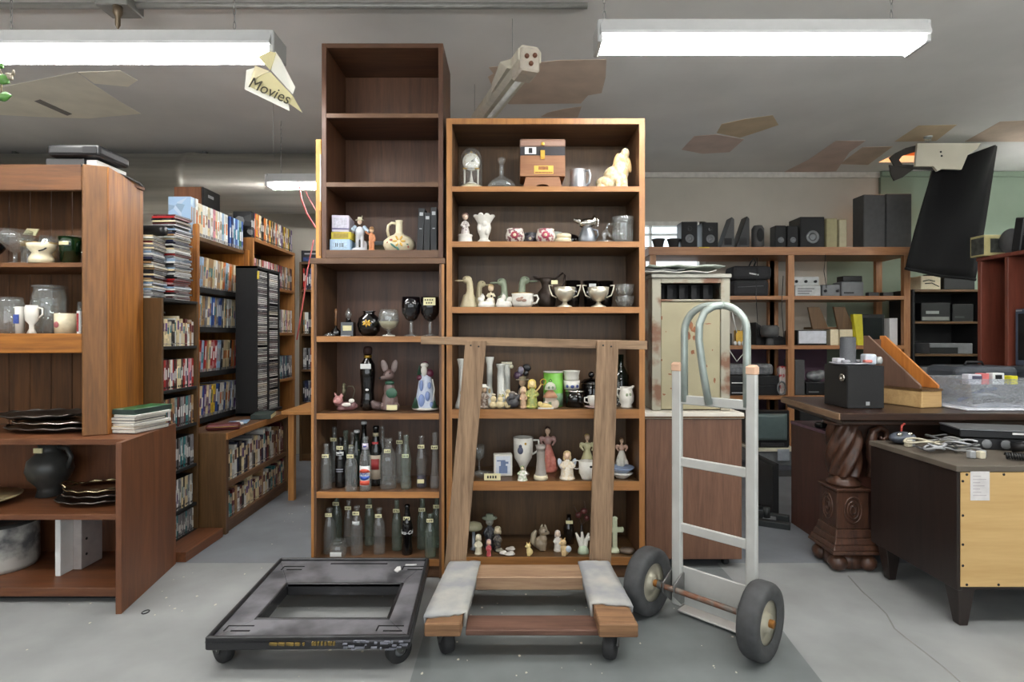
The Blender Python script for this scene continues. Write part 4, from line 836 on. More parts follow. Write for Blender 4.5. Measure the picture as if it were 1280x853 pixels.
# stack of flat books on the low bookcase next to the hutch
zz=.691
for i,(col,w,h,lab) in enumerate([('grey',.20,.016,'lowest grey'),('cream',.19,.013,'cream'),('white',.20,.013,'white'),('black',.185,.012,'thin black'),('grey',.19,.013,'pale grey'),('white',.20,.012,'thin white'),('green',.215,.024,'thick dark green')]):
    t=thing('flat_book',f'{lab} book, {ordn(i+1)} up in the pile beside the hutch corner post','book',(-1.705+R.uniform(-.006,.006),2.46,zz),-.16+R.uniform(-.08,.08),'books piled beside the hutch')
    MB().box(-.055,.055,0,w,0,h).build('cover',spinemat(col,PAL[col]),t,bevel=.001); MB().box(-.056,.056,-.001,w-.006,.002,h-.002).build('page_block',M['pages'] if i<6 else M['green_cover'] if 'green_cover' in M else mat('dark_green_cover',(44,58,54),.5),t)
    zz+=h+.0005
tag(MB().tube([(P(182,766,1)*0+Vector((PX(182,2.265)+.012*math.cos(q),2.265+.016*math.sin(q),.0028))) for q in [2*PI*k/16 for k in range(16)]],.0022,6,closed=True).build('rubber_band',M['ink']),'dark rubber band lying on the floor beside the low bookcase','rubber band')
# ================================================================ ornaments on the two middle bookcases
RGB={}
def C(*c):
    m=mat('paint_%d_%d_%d'%c,c,.32,0,.06,80); RGB[m]=c; return m
def ops(mb,L):
    """shapes in centimetres: e ellipsoid, l lathe, t tube, b box, r rotated ellipsoid"""
    for o in L:
        k=o[0]
        if k=='e': mb.ell([v/100 for v in o[1:4]],[v/100 for v in o[4:7]],16,10)
        elif k=='r': mb.ell([v/100 for v in o[1:4]],[v/100 for v in o[4:7]],16,10,0,Matrix.Rotation(o[8],3,o[7]))
        elif k=='l':
            off=o[2] if len(o)>2 else (0,0,0); sq=o[3] if len(o)>3 else (1,1)
            mb.lathe([(max(r/100,1e-6),z/100) for r,z in o[1]],[v/100 for v in off],20,0,'z',sq)
        elif k=='t': mb.tube([[v/100 for v in p] for p in o[1]],[r/100 for r in o[2]] if isinstance(o[2],(list,tuple)) else o[2]/100,8)
        elif k=='b': mb.box(*[v/100 for v in o[1:7]])
    return mb
def orn(name,label,cat,c,parts,rz=0,group=None,s=1.0):
    """parts: (name, material, ops[, voxel in cm]) - voxel fuses the shapes into one modelled surface"""
    t=thing(name,label,cat,c,rz,group)
    built=[(p,ops(MB(),p[2])) for p in parts]; lo=min(q.z for p,mb in built for q in mb.v); lo=min(0,lo)
    for p,mb in built:
        mb.v=[q-Vector((0,0,lo)) for q in mb.v]
        if s!=1.0: mb.v=[q*s for q in mb.v]
        mb.build(p[0],p[1],t,remesh=(p[3]/100*s if len(p)>3 else 0))
    return t
def sx(px,Y=2.66): return PX(px,Y)
W_=C(226,222,212); CR=C(222,210,178); 
def CP(a,b,sc=95,t=(.5,.57)): return mat('painted_%d_%d_%d_%d'%(a+b[:1]),a,.32,0,0,sc,col2=b,thr=t)
def tagp(x,y,z,w=3.0,h=1.6): return ('price_tag',M['paper'],[('b',x-w/2,x+w/2,y-.05,y,z-h/2,z+h/2)])
def tagtxt(x,y,z,w=3.0):
    return ('tag_writing',M['ink'],[('b',x-w*.35+i*w*.22,x-w*.35+i*w*.22+w*.12,y-.1,y-.06,z-.35,z+.35) for i in range(4)])
# ---- left unit, shelf at 1.516
z=1.5165
def carton(name,label,x0,x1,y0,y1,z0,z1,col,face,rz=0,win=True):
    t=thing(name,label,'box',((x0+x1)/2,y0,z0),rz,'small cartons on the left shelf unit'); w=(x1-x0)/2; h=z1-z0
    MB().box(-w,w,0,y1-y0,0,h).build('carton',mat('carton_'+face,col,.6,0,.08,40),t,bevel=.001)
    if win: MB().box(-w*.75,w*.75,-.001,.0005,h*.15,h*.85).build('front_print',mat('print_'+face,{'b':(176,200,220),'y':(150,130,40),'w':(190,188,200)}[face],.5,0,.25,90),t)
    return t
t=carton('small_carton','pale blue small carton with dark lettering, bottom of the three',sx(413,2.62),sx(438,2.62),2.61,2.73,z,z+.054,(168,196,222),'b',.03)
b=MB()
for x in (-.02,-.012,.0,.008,.014): b.box(x,x+.003,-.0018,-.0009,.018,.036)
b.build('lettering',M['ink'],t)
carton('small_carton','yellow and black small carton in the middle of the three',sx(414,2.62),sx(439,2.62),2.615,2.72,z+.055,z+.089,(196,178,60),'y',-.04)
t=carton('small_carton','white and purple small carton on top of the three',sx(415,2.62),sx(436,2.62),2.62,2.76,z+.090,z+.168,(206,200,214),'w',.10)
MB().box(-.038,.038,-.002,-.0005,.012,.017).build('border',mat('purple_print',(92,84,130),.5),t)
orn('figurine','tall white and blue porcelain figurine of a piper in a hat','figurine',(sx(450),2.655,z),[('body',C(206,208,214),[('l',[(0,0),(4.2,0),(4.4,1),(3,2),(0,2.2)]),('t',[(-1.2,0,1.5),(-1.3,0,5),(-1,0,8)],[.9,.9,1.2]),('t',[(1.2,-.3,1.5),(1.3,-.3,5),(1,0,8)],[.9,.9,1.2]),('e',0,0,10,2.4,1.7,3),('e',2.5,.6,3,1.2,1,3)],.25),('coat',C(176,192,208),[('l',[(3.0,7.5),(2.6,9.5),(2.3,12.5),(1.2,14),(.8,14)]),('t',[(-2,0,13),(-3.6,-1,11),(-2.5,-2.2,10.5)],[1,.9,.7]),('t',[(2,0,13),(3.6,-1,11),(4.6,-1.8,10.2)],[1,.9,.7])],.22),('head',C(224,200,176),[('e',0,-.2,15.3,1.2,1.2,1.4),('e',0,-1.4,15.2,.25,.3,.25)],.15),('hat',C(214,208,180),[('l',[(2.1,16.0),(2,16.3),(1.1,16.5),(1,17.6),(0,17.8)]),('t',[(.8,0,16.5),(1.2,0,18.5)],[.3,.1])])],.2,None,.94)
orn('figurine','small orange-brown figurine of a child beside the piper','figurine',(sx(464.5,2.63),2.63,z),[('body',C(196,128,84),[('l',[(0,0),(2,0),(1.6,.8),(0,1)]),('t',[(-.6,0,.6),(-.6,0,5)],[.5,.8]),('t',[(.7,0,.6),(.6,0,5)],[.5,.8]),('e',0,0,6.5,1.3,1,2.4),('t',[(-1,0,8),(-2,-.6,8.4),(-2.6,-.8,9.4)],.45),('t',[(1,0,8),(1.6,-.4,6),(1.3,-.8,4.5)],.45)],.18),('head',C(222,186,150),[('e',0,0,10,1.1,1.1,1.3),('e',0,-1.1,9.9,.2,.3,.2)],.14),('hair',C(150,110,70),[('l',[(1.25,10.2),(1.1,11),(.6,11.6),(0,11.7)])])],.1)
t=orn('ceramic_jug','cream round jug painted with yellow and green flowers','jug',(sx(498.5),2.67,z),[('body',CR,[('l',[(0,0),(5,0),(6.6,1),(7.7,3.4),(7.4,5.4),(5.2,7.4),(2.4,8.6),(1.7,9.6),(1.6,14.6),(1.9,15.2),(1.5,15.4),(1.2,14.6),(1.2,9),(0,8.2)],(0,0,0),(1,.75))]),('handle',CR,[('t',[(-1.6,0,13.8),(-3.6,0,14.2),(-5.2,0,13),(-5.6,0,10.5),(-5,0,7.6)],.65)]),
 ('painted_flower',C(214,168,70),[('r',1+1.9*math.cos(a),-5.55-.1*math.sin(a),4.6+1.7*math.sin(a),1.2,.35,.5,'Y',-a) for a in [i*PI/3 for i in range(6)]]),
 ('painted_leaf',C(70,120,110),[('r',-1.6,-5.7,2.4,1.9,.35,.45,'Y',.7),('r',.3,-5.3,1.2,1.2,.3,.5,'Y',.9),('r',4.4,-4.3,3.4,.9,.5,.3,'Y',.3)]),('painted_bud',C(186,100,80),[('e',-2.8,-5.3,5.2,.8,.35,.5),('e',-4.6,-4.3,4.2,.5,.4,.5),('e',5,-3.9,2.2,.4,.4,.6)])])
for i,(p0,h,ln,lab) in enumerate([(523.5,.195,.05,'leaning black book nearest the cream jug'),(532.2,.175,.025,'black book in the middle of the three black books'),(540.8,.20,.0,'upright black book at the right end of the unit')]):
    t=thing('black_book',lab,'book',(sx(p0),2.60,z+.029*math.sin(ln)+.0003),0,'black books on the left shelf unit'); MB().box(0,.003,0,.15,0,h).box(.025,.028,0,.15,0,h).box(0,.028,-.003,.002,0,h).build('cover',mat('black_bookcloth',(30,32,34),.6),t,bevel=.001); MB().box(.003,.025,.002,.146,.003,h-.003).build('page_block',M['paper'],t)
    b=MB(); b.box(.006,.022,-.0036,-.003,h*.82,h*.9); 
    if i!=1: b.box(.008,.02,-.0036,-.003,h*.5,h*.52)
    b.build('spine_label',M['silver'],t); t.rotation_euler=(0,ln,0)
t=thing('flat_case','grey-green flat case standing behind the small figurine','box',(sx(468,2.79),2.79,z)); MB().box(-.085,.075,0,.06,0,.055).build('carton',mat('olive_carton',(92,84,58),.6),t,bevel=.001); MB().box(-.086,.076,-.001,.061,.0555,.075).build('lid',mat('grey_lid',(120,126,128),.6),t,bevel=.001)
# ---- left lower bookcase, shelf 1.118
z=1.1185
orn('perfume_bottle','small dark perfume bottle with tall stopper at the left of the goblet shelf','bottle',(sx(419),2.67,z),[('body',M['darkglass'],[('l',[(0,0),(2,0),(2.4,1),(2.2,2.5),(.6,4),(.6,5),(0,5)])]),('stopper',mat('amber_glass',(120,84,56),.1),[('l',[(0,5),(.7,5),(.4,9),(.7,12.8),(0,13.2)])])])
orn('glass_trinket','clear low glass trinket in front of the perfume bottle','ornament',(sx(412,2.62),2.62,z),[('body',M['clear'],[('l',[(0,0),(2.4,0),(2.6,.6),(.6,1.6),(0,1.8)])])])
t=orn('square_decanter','dark square decanter with clear stopper and paper label','decanter',(sx(434),2.68,z),[('body',M['darkglass'],[('b',-2.9,2.9,-2.4,2.4,0,6.6),('l',[(0,6.6),(1.5,6.6),(1,8),(1.2,8.4),(0,8.4)])]),('stopper',M['clear'],[('l',[(0,8.4),(.8,8.5),(1.7,10.4),(1,12.2),(.3,13.4),(0,13.4)])]),('label',M['paper'],[('b',-2.0,2.2,-2.5,-2.42,2.6,5)]),('base_ticket',M['whitep'],[('b',-2.6,1.8,-3.4,-2.6,.02,.3)])])
orn('black_vase','round black vase with a gold flower spray','vase',(sx(459.5),2.69,z),[('body',M['darkglass'],[('l',[(0,0),(3,0),(5,2.5),(5.6,5.5),(5,8.6),(2.8,10.4),(2.6,11.4),(3.2,12),(2.6,12),(2,11),(0,10)])]),('gold_flower',M['gold'],[('r',.2+1.3*math.cos(a),-5.3,6+.9*math.sin(a),1.0,.45,.5,'Y',-a) for a in (0,.9,1.8,2.7,3.6,4.6,5.5)])])
orn('glass_compote','clear stemmed compote half filled with cream sand','goblet',(sx(486),2.66,z),[('bowl',M['clear'],[('l',[(0,0),(2.8,0),(2.8,.4),(.7,1.4),(.8,2.2),(3.8,4),(5,7),(4.7,10),(4.2,12.6),(4,12.6),(4.5,10),(4.8,7),(3.5,4.3),(0,2.8)])]),('cream_filling',mat('cream_sand',(190,178,140),.8),[('l',[(0,2.9),(3.4,4.4),(4.6,7),(0,7.2)])]),('foot_rim',W_,[('l',[(0,.0),(3.0,0),(2.9,.5),(0,.6)])])])
def dg(px,Y,lab,tagged=0):
    pr=[('bowl',glass('purple_black_glass',(46,40,48),.35),[('l',[(.7,7),(2.5,8),(4.2,11),(4.5,14.5),(4.2,18.5),(4,18.5),(4.2,14.5),(3.9,11.2),(2.3,8.5),(0,8)])]),('stem',M['clear'],[('l',[(0,0),(3.5,0),(3.5,.3),(.9,1.2),(.7,2.2),(1.1,3),(.7,4),(1,5),(.8,6),(.9,7),(0,7.4)])])]
    if tagged: pr+=[tagp(.4,-4.6,16.2,5.6,3.6),('tag_writing',M['ink'],[('b',-1.8+i*1.1,-1.2+i*1.1,-4.75,-4.66,16.6,17.2) for i in range(4)]+[('b',-1.2+i*1.1,-.6+i*1.1,-4.75,-4.66,15.2,15.8) for i in range(3)])]
    orn('wine_goblet',lab,'goblet',(sx(px,Y),Y,z),pr,0,'dark wine goblets')
dg(514,2.66,'dark purple wine goblet standing left of the price-tagged one'); dg(537.5,2.655,'dark purple wine goblet with a cream price tag on its bowl',1)
# ---- shelf .762
z=.7625
t=orn('pig_figurine','pink and brown reclining pig pipe figurine with bent metal tube','figurine',(sx(430),2.67,z),[('body',C(120,84,84),[('e',1.8,0,2.2,4.6,2.6,2.2),('e',-2.8,-.4,4.4,2.2,2,2.3),('e',4.4,-.8,2.6,1.6,1.6,1.8),('e',-1,-1.6,1.2,2.4,1,1)],.3),('face',C(196,140,136),[('e',-2.9,-.7,5.0,2.3,2.1,2.3),('e',-3.6,-2.6,4.6,1.1,.8,.9),('r',-4.2,0,7.4,.5,.4,1.4,'Y',-.5),('e',-1.4,0,7.2,.8,.4,1)],.22),('white_mouse',W_,[('e',1.6,-2.6,3.2,2.2,.9,1),('e',4,-2.4,5,1.4,1,1.1)],.2),('stand_pipe',mat('tarnished_brass',(96,92,72),.4,.6),[('l',[(0,4),(.8,4),(.8,7.5),(1.1,7.6),(1.1,10),(.8,10.2),(.9,12.5),(.3,13.2),(0,13.2)],(-.6,.8,0)),('t',[(0.2,.8,10),(1.5,.8,11.6),(3.6,.8,11.6),(4.6,.8,9.6),(3.6,.8,6),(2.4,.6,3.6)],.22)])])
orn('brown_bottle','tall dark brown bottle with a white label at its neck','bottle',(sx(457),2.70,z),[('body',M['darkglass'],[('l',[(0,0),(2.4,0),(3.6,2),(3.2,6),(3.0,9),(3.4,14),(3.7,18),(3.4,22),(1.8,24.6),(1.6,27),(0,27)])]),('gold_collar',M['gold'],[('l',[(1.62,25),(1.95,25.1),(1.95,26.4),(1.62,26.5)])]),('cork_cap',mat('dark_cork',(60,36,30),.7),[('l',[(0,27),(2.1,27),(2.2,29.6),(1.5,30.6),(0,30.8)])]),('label',M['whitep'],[('b',-2.6,2.4,-3.7,-3.55,20,22.4)]),('white_mark',M['whitep'],[('e',.4,-3.1,10,.8,.3,.6)])])
orn('fox_figurine','grey-brown sitting fox figurine with a green scarf','figurine',(sx(487),2.67,z),[('body',C(112,92,88),[('e',0,0,4.6,3.8,3.2,4.8),('e',-.2,-.6,10,2.6,2.4,4),('t',[(-1.4,-2.6,0.4),(-1.4,-2.4,5),(-1,-1.6,8)],[1.1,1,1.4]),('t',[(1.6,-2.6,.4),(1.6,-2.4,5),(1,-1.6,8)],[1.1,1,1.4]),('e',2.6,-.4,2,2,2.6,2),('e',-2.6,-.4,2,2,2.6,2),('e',-.4,-1,17,2.6,2.5,2.6),('r',-2.2,-2.8,15.8,2.2,1.2,1.1,'Y',-.2)],.28),('tail',C(98,82,80),[('t',[(-2,1,2),(-5,0,2),(-7,-1.4,2.6),(-8.4,-1.6,4.6)],[1.2,2,2,.8])],.25),('ear',C(124,108,104),[('r',-2.6,-.4,21,1.6,.5,3.2,'Y',-.28),]),('ear',C(124,108,104),[('r',2.2,-.4,21,1.5,.5,3.2,'Y',.22)]),('green_scarf',C(52,88,70),[('r',1.2,-2.4,8.4,2.8,1.4,2.6,'Y',.2),('e',0,-1,13.2,2.3,2.2,1.2)],.22),('nose',M['ink'],[('e',-4,-3.4,15.6,.6,.5,.5)]),('eye',M['ink'],[('e',.6,-3.2,17.8,.4,.3,.35)]),('price_ticket',M['paper'],[('b',-.8,4.2,-3.9,-3.75,.6,3)])])
orn('santa_figurine','white and blue robed bearded gift-giver figurine on a snowy base','figurine',(sx(531.5),2.67,z),[('robe',C(190,198,214),[('l',[(0,1),(5.2,1),(5,3),(4.2,8),(3.2,14),(2.4,17),(0,18)],(0,0,0),(1,.7))],.3),('blue_trim',C(120,138,182),[('e',-1.4,-3.2,5,1.6,.8,3),('e',1.4,-3.0,7,1.2,.7,2.4),('e',-1.6,-2.6,12,1.0,.6,2.6),('e',2.2,-2.4,12,.9,.6,1.6),('e',3.2,-2.6,3,1,.6,1.4)]),('snow_base',W_,[('e',0,0,.9,6.4,4.4,1.1)]),('beard',W_,[('e',-.4,-1.9,19,1.5,1.2,2.6),('e',-.4,-.4,21.6,1.9,1.7,1.3),('t',[(3.4,-1.6,2),(4.4,-1.6,10),(3.4,-1,15)],.35)],.2),('face',C(214,170,150),[('e',-.4,-.8,20.6,1.2,1.2,1.2)]),('hood',C(96,40,60),[('e',1.4,.2,17.6,2.6,1.9,2.2),('e',-2.6,-.6,15.6,1.6,1.3,1.4),('e',-.2,.6,22,1.7,1.5,1.4)],.22),('green_tree',C(44,74,56),[('l',[(0,1.5),(2,1.5),(.2,6.5)],(-4.4,-2.2,0)),('l',[(0,1.5),(1.6,1.5),(.2,5)],(4.6,-2.4,0)),('l',[(0,17),(1.2,17),(.1,21.5)],(-3,.4,0))])])
# ---- right bookcase, shelf 1.809
z=1.8095
t=orn('anniversary_clock','white and gold anniversary clock under a clear glass dome','clock',(sx(589),2.665,z),[('base',CR,[('l',[(0,0),(6,0),(6,.8),(5.4,1),(5.2,2),(4.4,2.4),(0,2.4)])]),('glass_dome',M['clear'],[('l',[(5.3,1.2),(5.35,14),(5,16.4),(3.8,18.7),(2,20.1),(0,20.5)])]),('pillar',M['white'],[('l',[(0,2.4),(.65,2.4),(.45,3),(.45,9.6),(.65,10.2),(0,10.2)],(-3.2,0,0))]),('pillar',M['white'],[('l',[(0,2.4),(.65,2.4),(.45,3),(.45,9.6),(.65,10.2),(0,10.2)],(3.2,0,0))]),('top_plate',M['gold'],[('b',-3.9,3.9,-1.2,1.2,10.2,10.7)]),('pendulum',M['white'],[('l',[(0,3),(2.4,3.1),(2.6,3.5),(1.1,4.2),(.5,7),(.15,10),(0,10)])]),('finial_crest',M['gold'],[('t',[(-3,0,16),(-2.4,0,17.4),(-1.2,0,16.8),(0,0,18.8),(1.2,0,16.8),(2.4,0,17.4),(3,0,16)],.4)])])
b=MB(); b.lathe([(1e-6,-.012),(.037,-.012),(.041,-.008),(.041,.012),(1e-6,.012)],(0,0,.137),32,0,'y'); dial=b.build('dial',M['white'],t)
b=MB()
for i in range(12):
    a=i*PI/6; b.cyl((.030*math.sin(a),-.0132,.137+.030*math.cos(a)),.0022,.001,6,0,'y')
b.build('hour_marks',M['gold'],dial)
b=MB(); b.tube([(0,-.014,.137),(.016,-.014,.139)],.0014,5); b.tube([(0,-.0145,.137),(.018,-.0145,.150)],.001,5); b.build('hands',M['ink'],dial)
orn('glass_decanter','clear ship decanter with wide flat base','decanter',(sx(627),2.67,z),[('body',M['clear'],[('l',[(0,0),(5.8,0),(7,.9),(7.1,2),(6,4.2),(3.6,6),(1.7,6.9),(1.2,7.8),(1.4,9),(1.0,9.6),(1.4,10.2),(1.0,11),(1.5,12),(.9,12.2),(.8,7.6),(3.2,5.6),(5.6,3.8),(6.6,2),(0,.5)])]),('stopper',M['clear'],[('l',[(0,12.2),(.8,12.2),(1.8,14),(2,15.4),(1.2,16),(0,16)])]),('green_chip',glass('green_chip',(90,170,110),.3),[('e',1.2,-4,1,1.6,.8,.5)])])
t=thing('trapezoid_stand','trapezoid wooden stand with an arched cut-out beneath the clasped box','stand',(sx(677.5),2.61,z)); wb=wood('box_wood',(158,110,74),(128,84,54),'x',1.2)
b=MB(); pts=[(-.092,0),(-.030,0)]+[(-.028*math.cos(a)*1.0,.016*math.sin(a)) for a in [PI*k/10 for k in range(11)]]+[(.092,0),(.078,.052),(-.078,.052)]
b.prism([(-.092,0),(-.034,0)]+[(-.034*math.cos(PI*k/10),.017*math.sin(PI*k/10)) for k in range(1,10)]+[(.034,0),(.092,0),(.078,.052),(-.078,.052)],0,.13,'y'); b.build('block',wb,t,bevel=.001); MB().box(-.05,.05,.11,.129,-.0+.001,.02).build('inner_block',M['blackmatte'],t)
t=thing('clasp_box','wooden box with arched brown lid, brass clasp and yellow label','box',(sx(677.5),2.605,z+.0525)); 
MB().box(-.105,.105,0,.14,0,.098).build('body',wb,t,bevel=.002); MB().box(-.104,.104,.002,.138,.0985,.139).build('dark_band',mat('dark_band',(34,30,34),.5),t)
b=MB(); b.prism([(0,.139),(.14,.139),(.14,.168),(.128,.178),(.012,.178),(0,.168)],-.106,.106,'x'); b.build('lid',wood('lid_wood',(152,120,104),(124,94,80),'x'),t,bevel=.004)
b=MB(); b.box(-.01,.01,-.006,0,.08,.12); b.cyl((0,-.007,.15),.008,.008,12,0,'y'); b.box(-.006,.006,-.010,-.006,.085,.10); b.build('clasp',M['gold'],t,bevel=.001)
lb_=MB().box(-.04,.05,-.0015,0,.012,.05).build('yellow_label',mat('yellow_label',(222,180,84),.6),t)
b=MB(); b.box(-.02,.026,-.0024,-.0016,.03,.046); b.box(-.036,.046,-.0024,-.0016,.015,.021); b.build('label_print',mat('brown_print',(150,96,50),.6,0,.5,220),lb_)
b=MB(); b.box(-.083,-.03,-.0008,.002,.104,.136); o=b.build('white_slots',M['whitep'],t); MB().box(-.065,-.048,-.0016,-.0006,.108,.132).build('dark_slot',M['ink'],o)
orn('pewter_mug','brushed pewter tankard with handle','mug',(sx(722.5),2.66,z),[('body',mat('pewter',(176,178,180),.35,.7,.1,30),[('l',[(0,0),(4.2,0),(4.3,.8),(4,1.2),(3.7,9.2),(3.9,9.6),(3.6,9.6),(3.3,1.6),(0,1.2)])]),('handle',mat('pewter',(176,178,180),.35,.7),[('t',[(3.4,-1,9),(5,-1.4,9.4),(5.6,-1.5,7),(5.2,-1.4,3.6),(3.9,-1,2)],.55)])])
orn('dog_figurine','large cream spaniel dog figurine sitting and looking up','figurine',(sx(770),2.67,z),[('body',CP((206,180,132),(222,208,178),70,(.4,.6)),[('e',-4.6,1,3.8,5.4,4.4,3.9),('e',-1,0,7.4,5.2,4.2,5),('e',2,-.6,9.6,4.5,3.8,6),('t',[(1,-3,.4),(1,-3,5),(1.4,-1.6,9)],[1.6,1.4,1.8]),('t',[(4,-3,.4),(4,-3,5),(3.6,-1.6,9)],[1.6,1.4,1.8]),('e',.6,-3.6,.8,1.6,1.8,.8),('e',4.2,-3.6,.8,1.6,1.8,.8),('e',-7.4,-1,1.6,2.6,2.2,1.6),('e',2.8,-.6,15.8,3.3,3.2,3.0),('e',4.4,-1.8,18.2,2.1,2.1,2.8),('e',3,0,12.6,3.6,3.2,3)],.3),('ear',C(206,174,120),[('r',.2,-1.8,14.0,1.7,1.3,4.6,'Y',.2)],.25),('ear',C(206,174,120),[('r',6.2,-.8,13.2,1.5,1.3,4.4,'Y',-.22)],.25),('tan_patch',C(206,176,128),[('e',-6,-1.8,4,2,1.6,1.8),('e',3.4,-3,9,1.8,1.2,2.6)],.25),('eye',M['ink'],[('e',3.2,-3.2,17,.45,.3,.35)]),('nose',M['ink'],[('e',5.0,-2.2,20.7,.7,.7,.5)])],0,None,.95)
# ---- shelf 1.555
z=1.5555
orn('girl_figurine','small white girl figurine on a round white music base','figurine',(sx(581.5),2.66,z),[('round_base',W_,[('l',[(0,0),(3.7,0),(3.7,.6),(3.4,.8),(3.3,3.6),(3.6,4),(3.4,4.4),(0,4.4)])]),('dress',C(214,206,200),[('l',[(0,4.4),(2.2,4.4),(1.9,6.4),(1.2,9),(.9,11),(0,11.4)]),('t',[(-1,-.4,10.4),(-1.8,-1,8.6),(-.6,-1.6,8)],.5),('t',[(1,-.4,10.4),(1.8,-1,8.6),(.6,-1.6,8)],.5)],.2),('head',C(222,196,176),[('e',0,-.1,13,1.4,1.4,1.5),('e',0,-1.5,12.9,.2,.3,.2)],.15),('hair',C(120,90,84),[('e',0,.4,13.5,1.7,1.5,1.5)]),('painted_flowers',C(120,96,110),[('e',.6,-1.7,6.4,.4,.2,.4),('e',-.8,-1.5,7.2,.4,.2,.4),('e',.4,-1.2,9,.3,.2,.3)])])
orn('ornate_vase','white moulded vase with scalloped shell rim','vase',(sx(605),2.67,z),[('body',W_,[('l',[(0,0),(4,0),(3.4,1.2),(2,2.6),(2.2,4),(3,6),(3.4,8),(3,10),(4.6,12.6),(5,13.6),(4.5,13.4),(2.4,10),(0,9)],(0,0,0),(1,.8)),('e',-2.2,-1.8,7.6,1,.8,1.6),('e',1.6,-2.2,5.6,1,.7,1.4),('e',.4,-2.6,9.4,1.1,.7,1.2),('e',-4,-.5,13.4,1.2,1,.9),('e',4,-.5,13.4,1.2,1,.9),('e',-1.4,-3,13.8,1.2,.9,.8),('e',1.5,-3,13.6,1.2,.9,.8)],.22)])
def floral(px,Y,lab,col,fl,r=4.4,h=7):
    orn('floral_bowl',lab,'bowl',(sx(px,Y),Y,z),[('body',col,[('l',[(0,0),(r*.7,0),(r,h*.35),(r*1.02,h*.6),(r*.86,h*.92),(r*.9,h),(r*.8,h),(r*.75,h*.9),(0,h*.4)])]),('painted_flower',fl,[('e',-.3,-r*.98,h*.52,1.9,.5,1.7)]),('flower_centre',CR,[('e',-.3,-r*1.06,h*.52,.8,.4,.8)])],0,'flower-painted bowls')
floral(644,2.66,'white flower-painted bowl, the left one with a red bloom',CP((222,214,202),(120,70,76),60),C(150,50,70)); floral(663,2.74,'dark flower-painted bowl between the two white ones',CP((40,40,46),(110,110,112),60),C(92,84,92),3.6,6.6); floral(682,2.655,'white flower-painted bowl, the right one with a red bloom',CP((222,214,202),(150,72,84),60),C(160,56,80),4.6,6.8)
orn('shaped_dish','pale green boat-shaped dish behind the right flower bowl','dish',(sx(690,2.75),2.75,z),[('body',C(180,186,170),[('l',[(0,0),(2,0),(4,4),(5,7),(4.7,7.2),(3.4,4),(0,1)],(0,0,0),(1,.6))])])
orn('stacked_dish','cream dish at the bottom of the little stack of two','dish',(sx(703.5),2.65,z),[('body',CR,[('l',[(0,0),(3.4,0),(3.9,1.2),(3.9,2.2),(3.4,2.4),(0,2.0)])])],0,'cream dishes'); orn('stacked_dish','cream dish on top of the little stack of two','dish',(sx(704.5),2.65,z+.0245),[('body',CR,[('l',[(0,0),(3.2,0),(3.6,1),(3.5,1.8),(2.6,2.2),(0,2.0)])])],0,'cream dishes')
orn('black_teapot','round black glazed pot behind the cream dishes','pot',(sx(714,2.77),2.77,z),[('body',M['darkglass'],[('l',[(0,0),(3,0),(4.4,2),(4.6,4),(3,6),(1,6.6),(0,7.2)])])])
pewt=mat('pewter_dark',(128,132,138),.35,.7,.12,30)
orn('pewter_creamer','dull pewter creamer at the bottom with a silver one on it','jug',(sx(734),2.66,z),[('body',pewt,[('l',[(0,0),(3.8,0),(4.2,1),(3.9,4),(2.8,6.6),(2.6,7.6),(0,7.6)])]),('handle',pewt,[('t',[(2.6,0,7),(4.8,0,6.6),(5.2,0,4.4),(3.8,0,2)],.35)])])
orn('silver_creamer','shiny silver creamer balanced on the dull pewter one','jug',(sx(734),2.66,z+.0765),[('body',M['chrome'],[('r',0,0,2.3,4.2,2.8,2.3,'Y',-.15),('t',[(-3.4,0,3),(-5.4,0,3.6),(-6.4,0,4.2)],[1.4,.9,.5]),('r',3.4,0,3.4,1.2,2.3,2.4,'Y',-.15)],.22),('handle',M['chrome'],[('t',[(3.6,0,4.8),(5.2,0,4),(5.2,0,1),(4,0,0.6)],.3)])])
orn('covered_dish','clear glass dish lid with pointed knob','dish',(sx(754),2.63,z),[('body',M['clear'],[('l',[(0,1),(1,1.6),(4.6,.6),(4.8,0),(4.5,0),(1,1.2)])]),('knob',M['clear'],[('l',[(0,1.4),(1.2,1.5),(.6,2.4),(1.2,3.6),(1,5),(.3,6),(0,6)])])])
orn('glass_pitcher','ribbed clear glass pitcher with handle','pitcher',(sx(778.5),2.66,z),[('body',M['clear'],[('l',[(0,0),(4.2,0),(4.4,.6),(4.8,9),(5.2,12.4),(5,12.6),(4.5,9),(4.1,1),(0,.8)])]),('ribs',M['clear'],[('t',[(4.45*math.cos(a),4.45*math.sin(a),.6),(4.75*math.cos(a),4.75*math.sin(a),7.5)],.25) for a in [PI*2*k/14 for k in range(14)]]),('handle',M['clear'],[('t',[(-4.6,0,9.4),(-7.2,0,9.4),(-7.8,0,7),(-6.8,0,4.6),(-4.4,0,3)],.6)]),('rim_band',M['clear'],[('l',[(4.9,9.6),(5.3,12.6),(5.1,12.6),(4.7,9.6)])])])
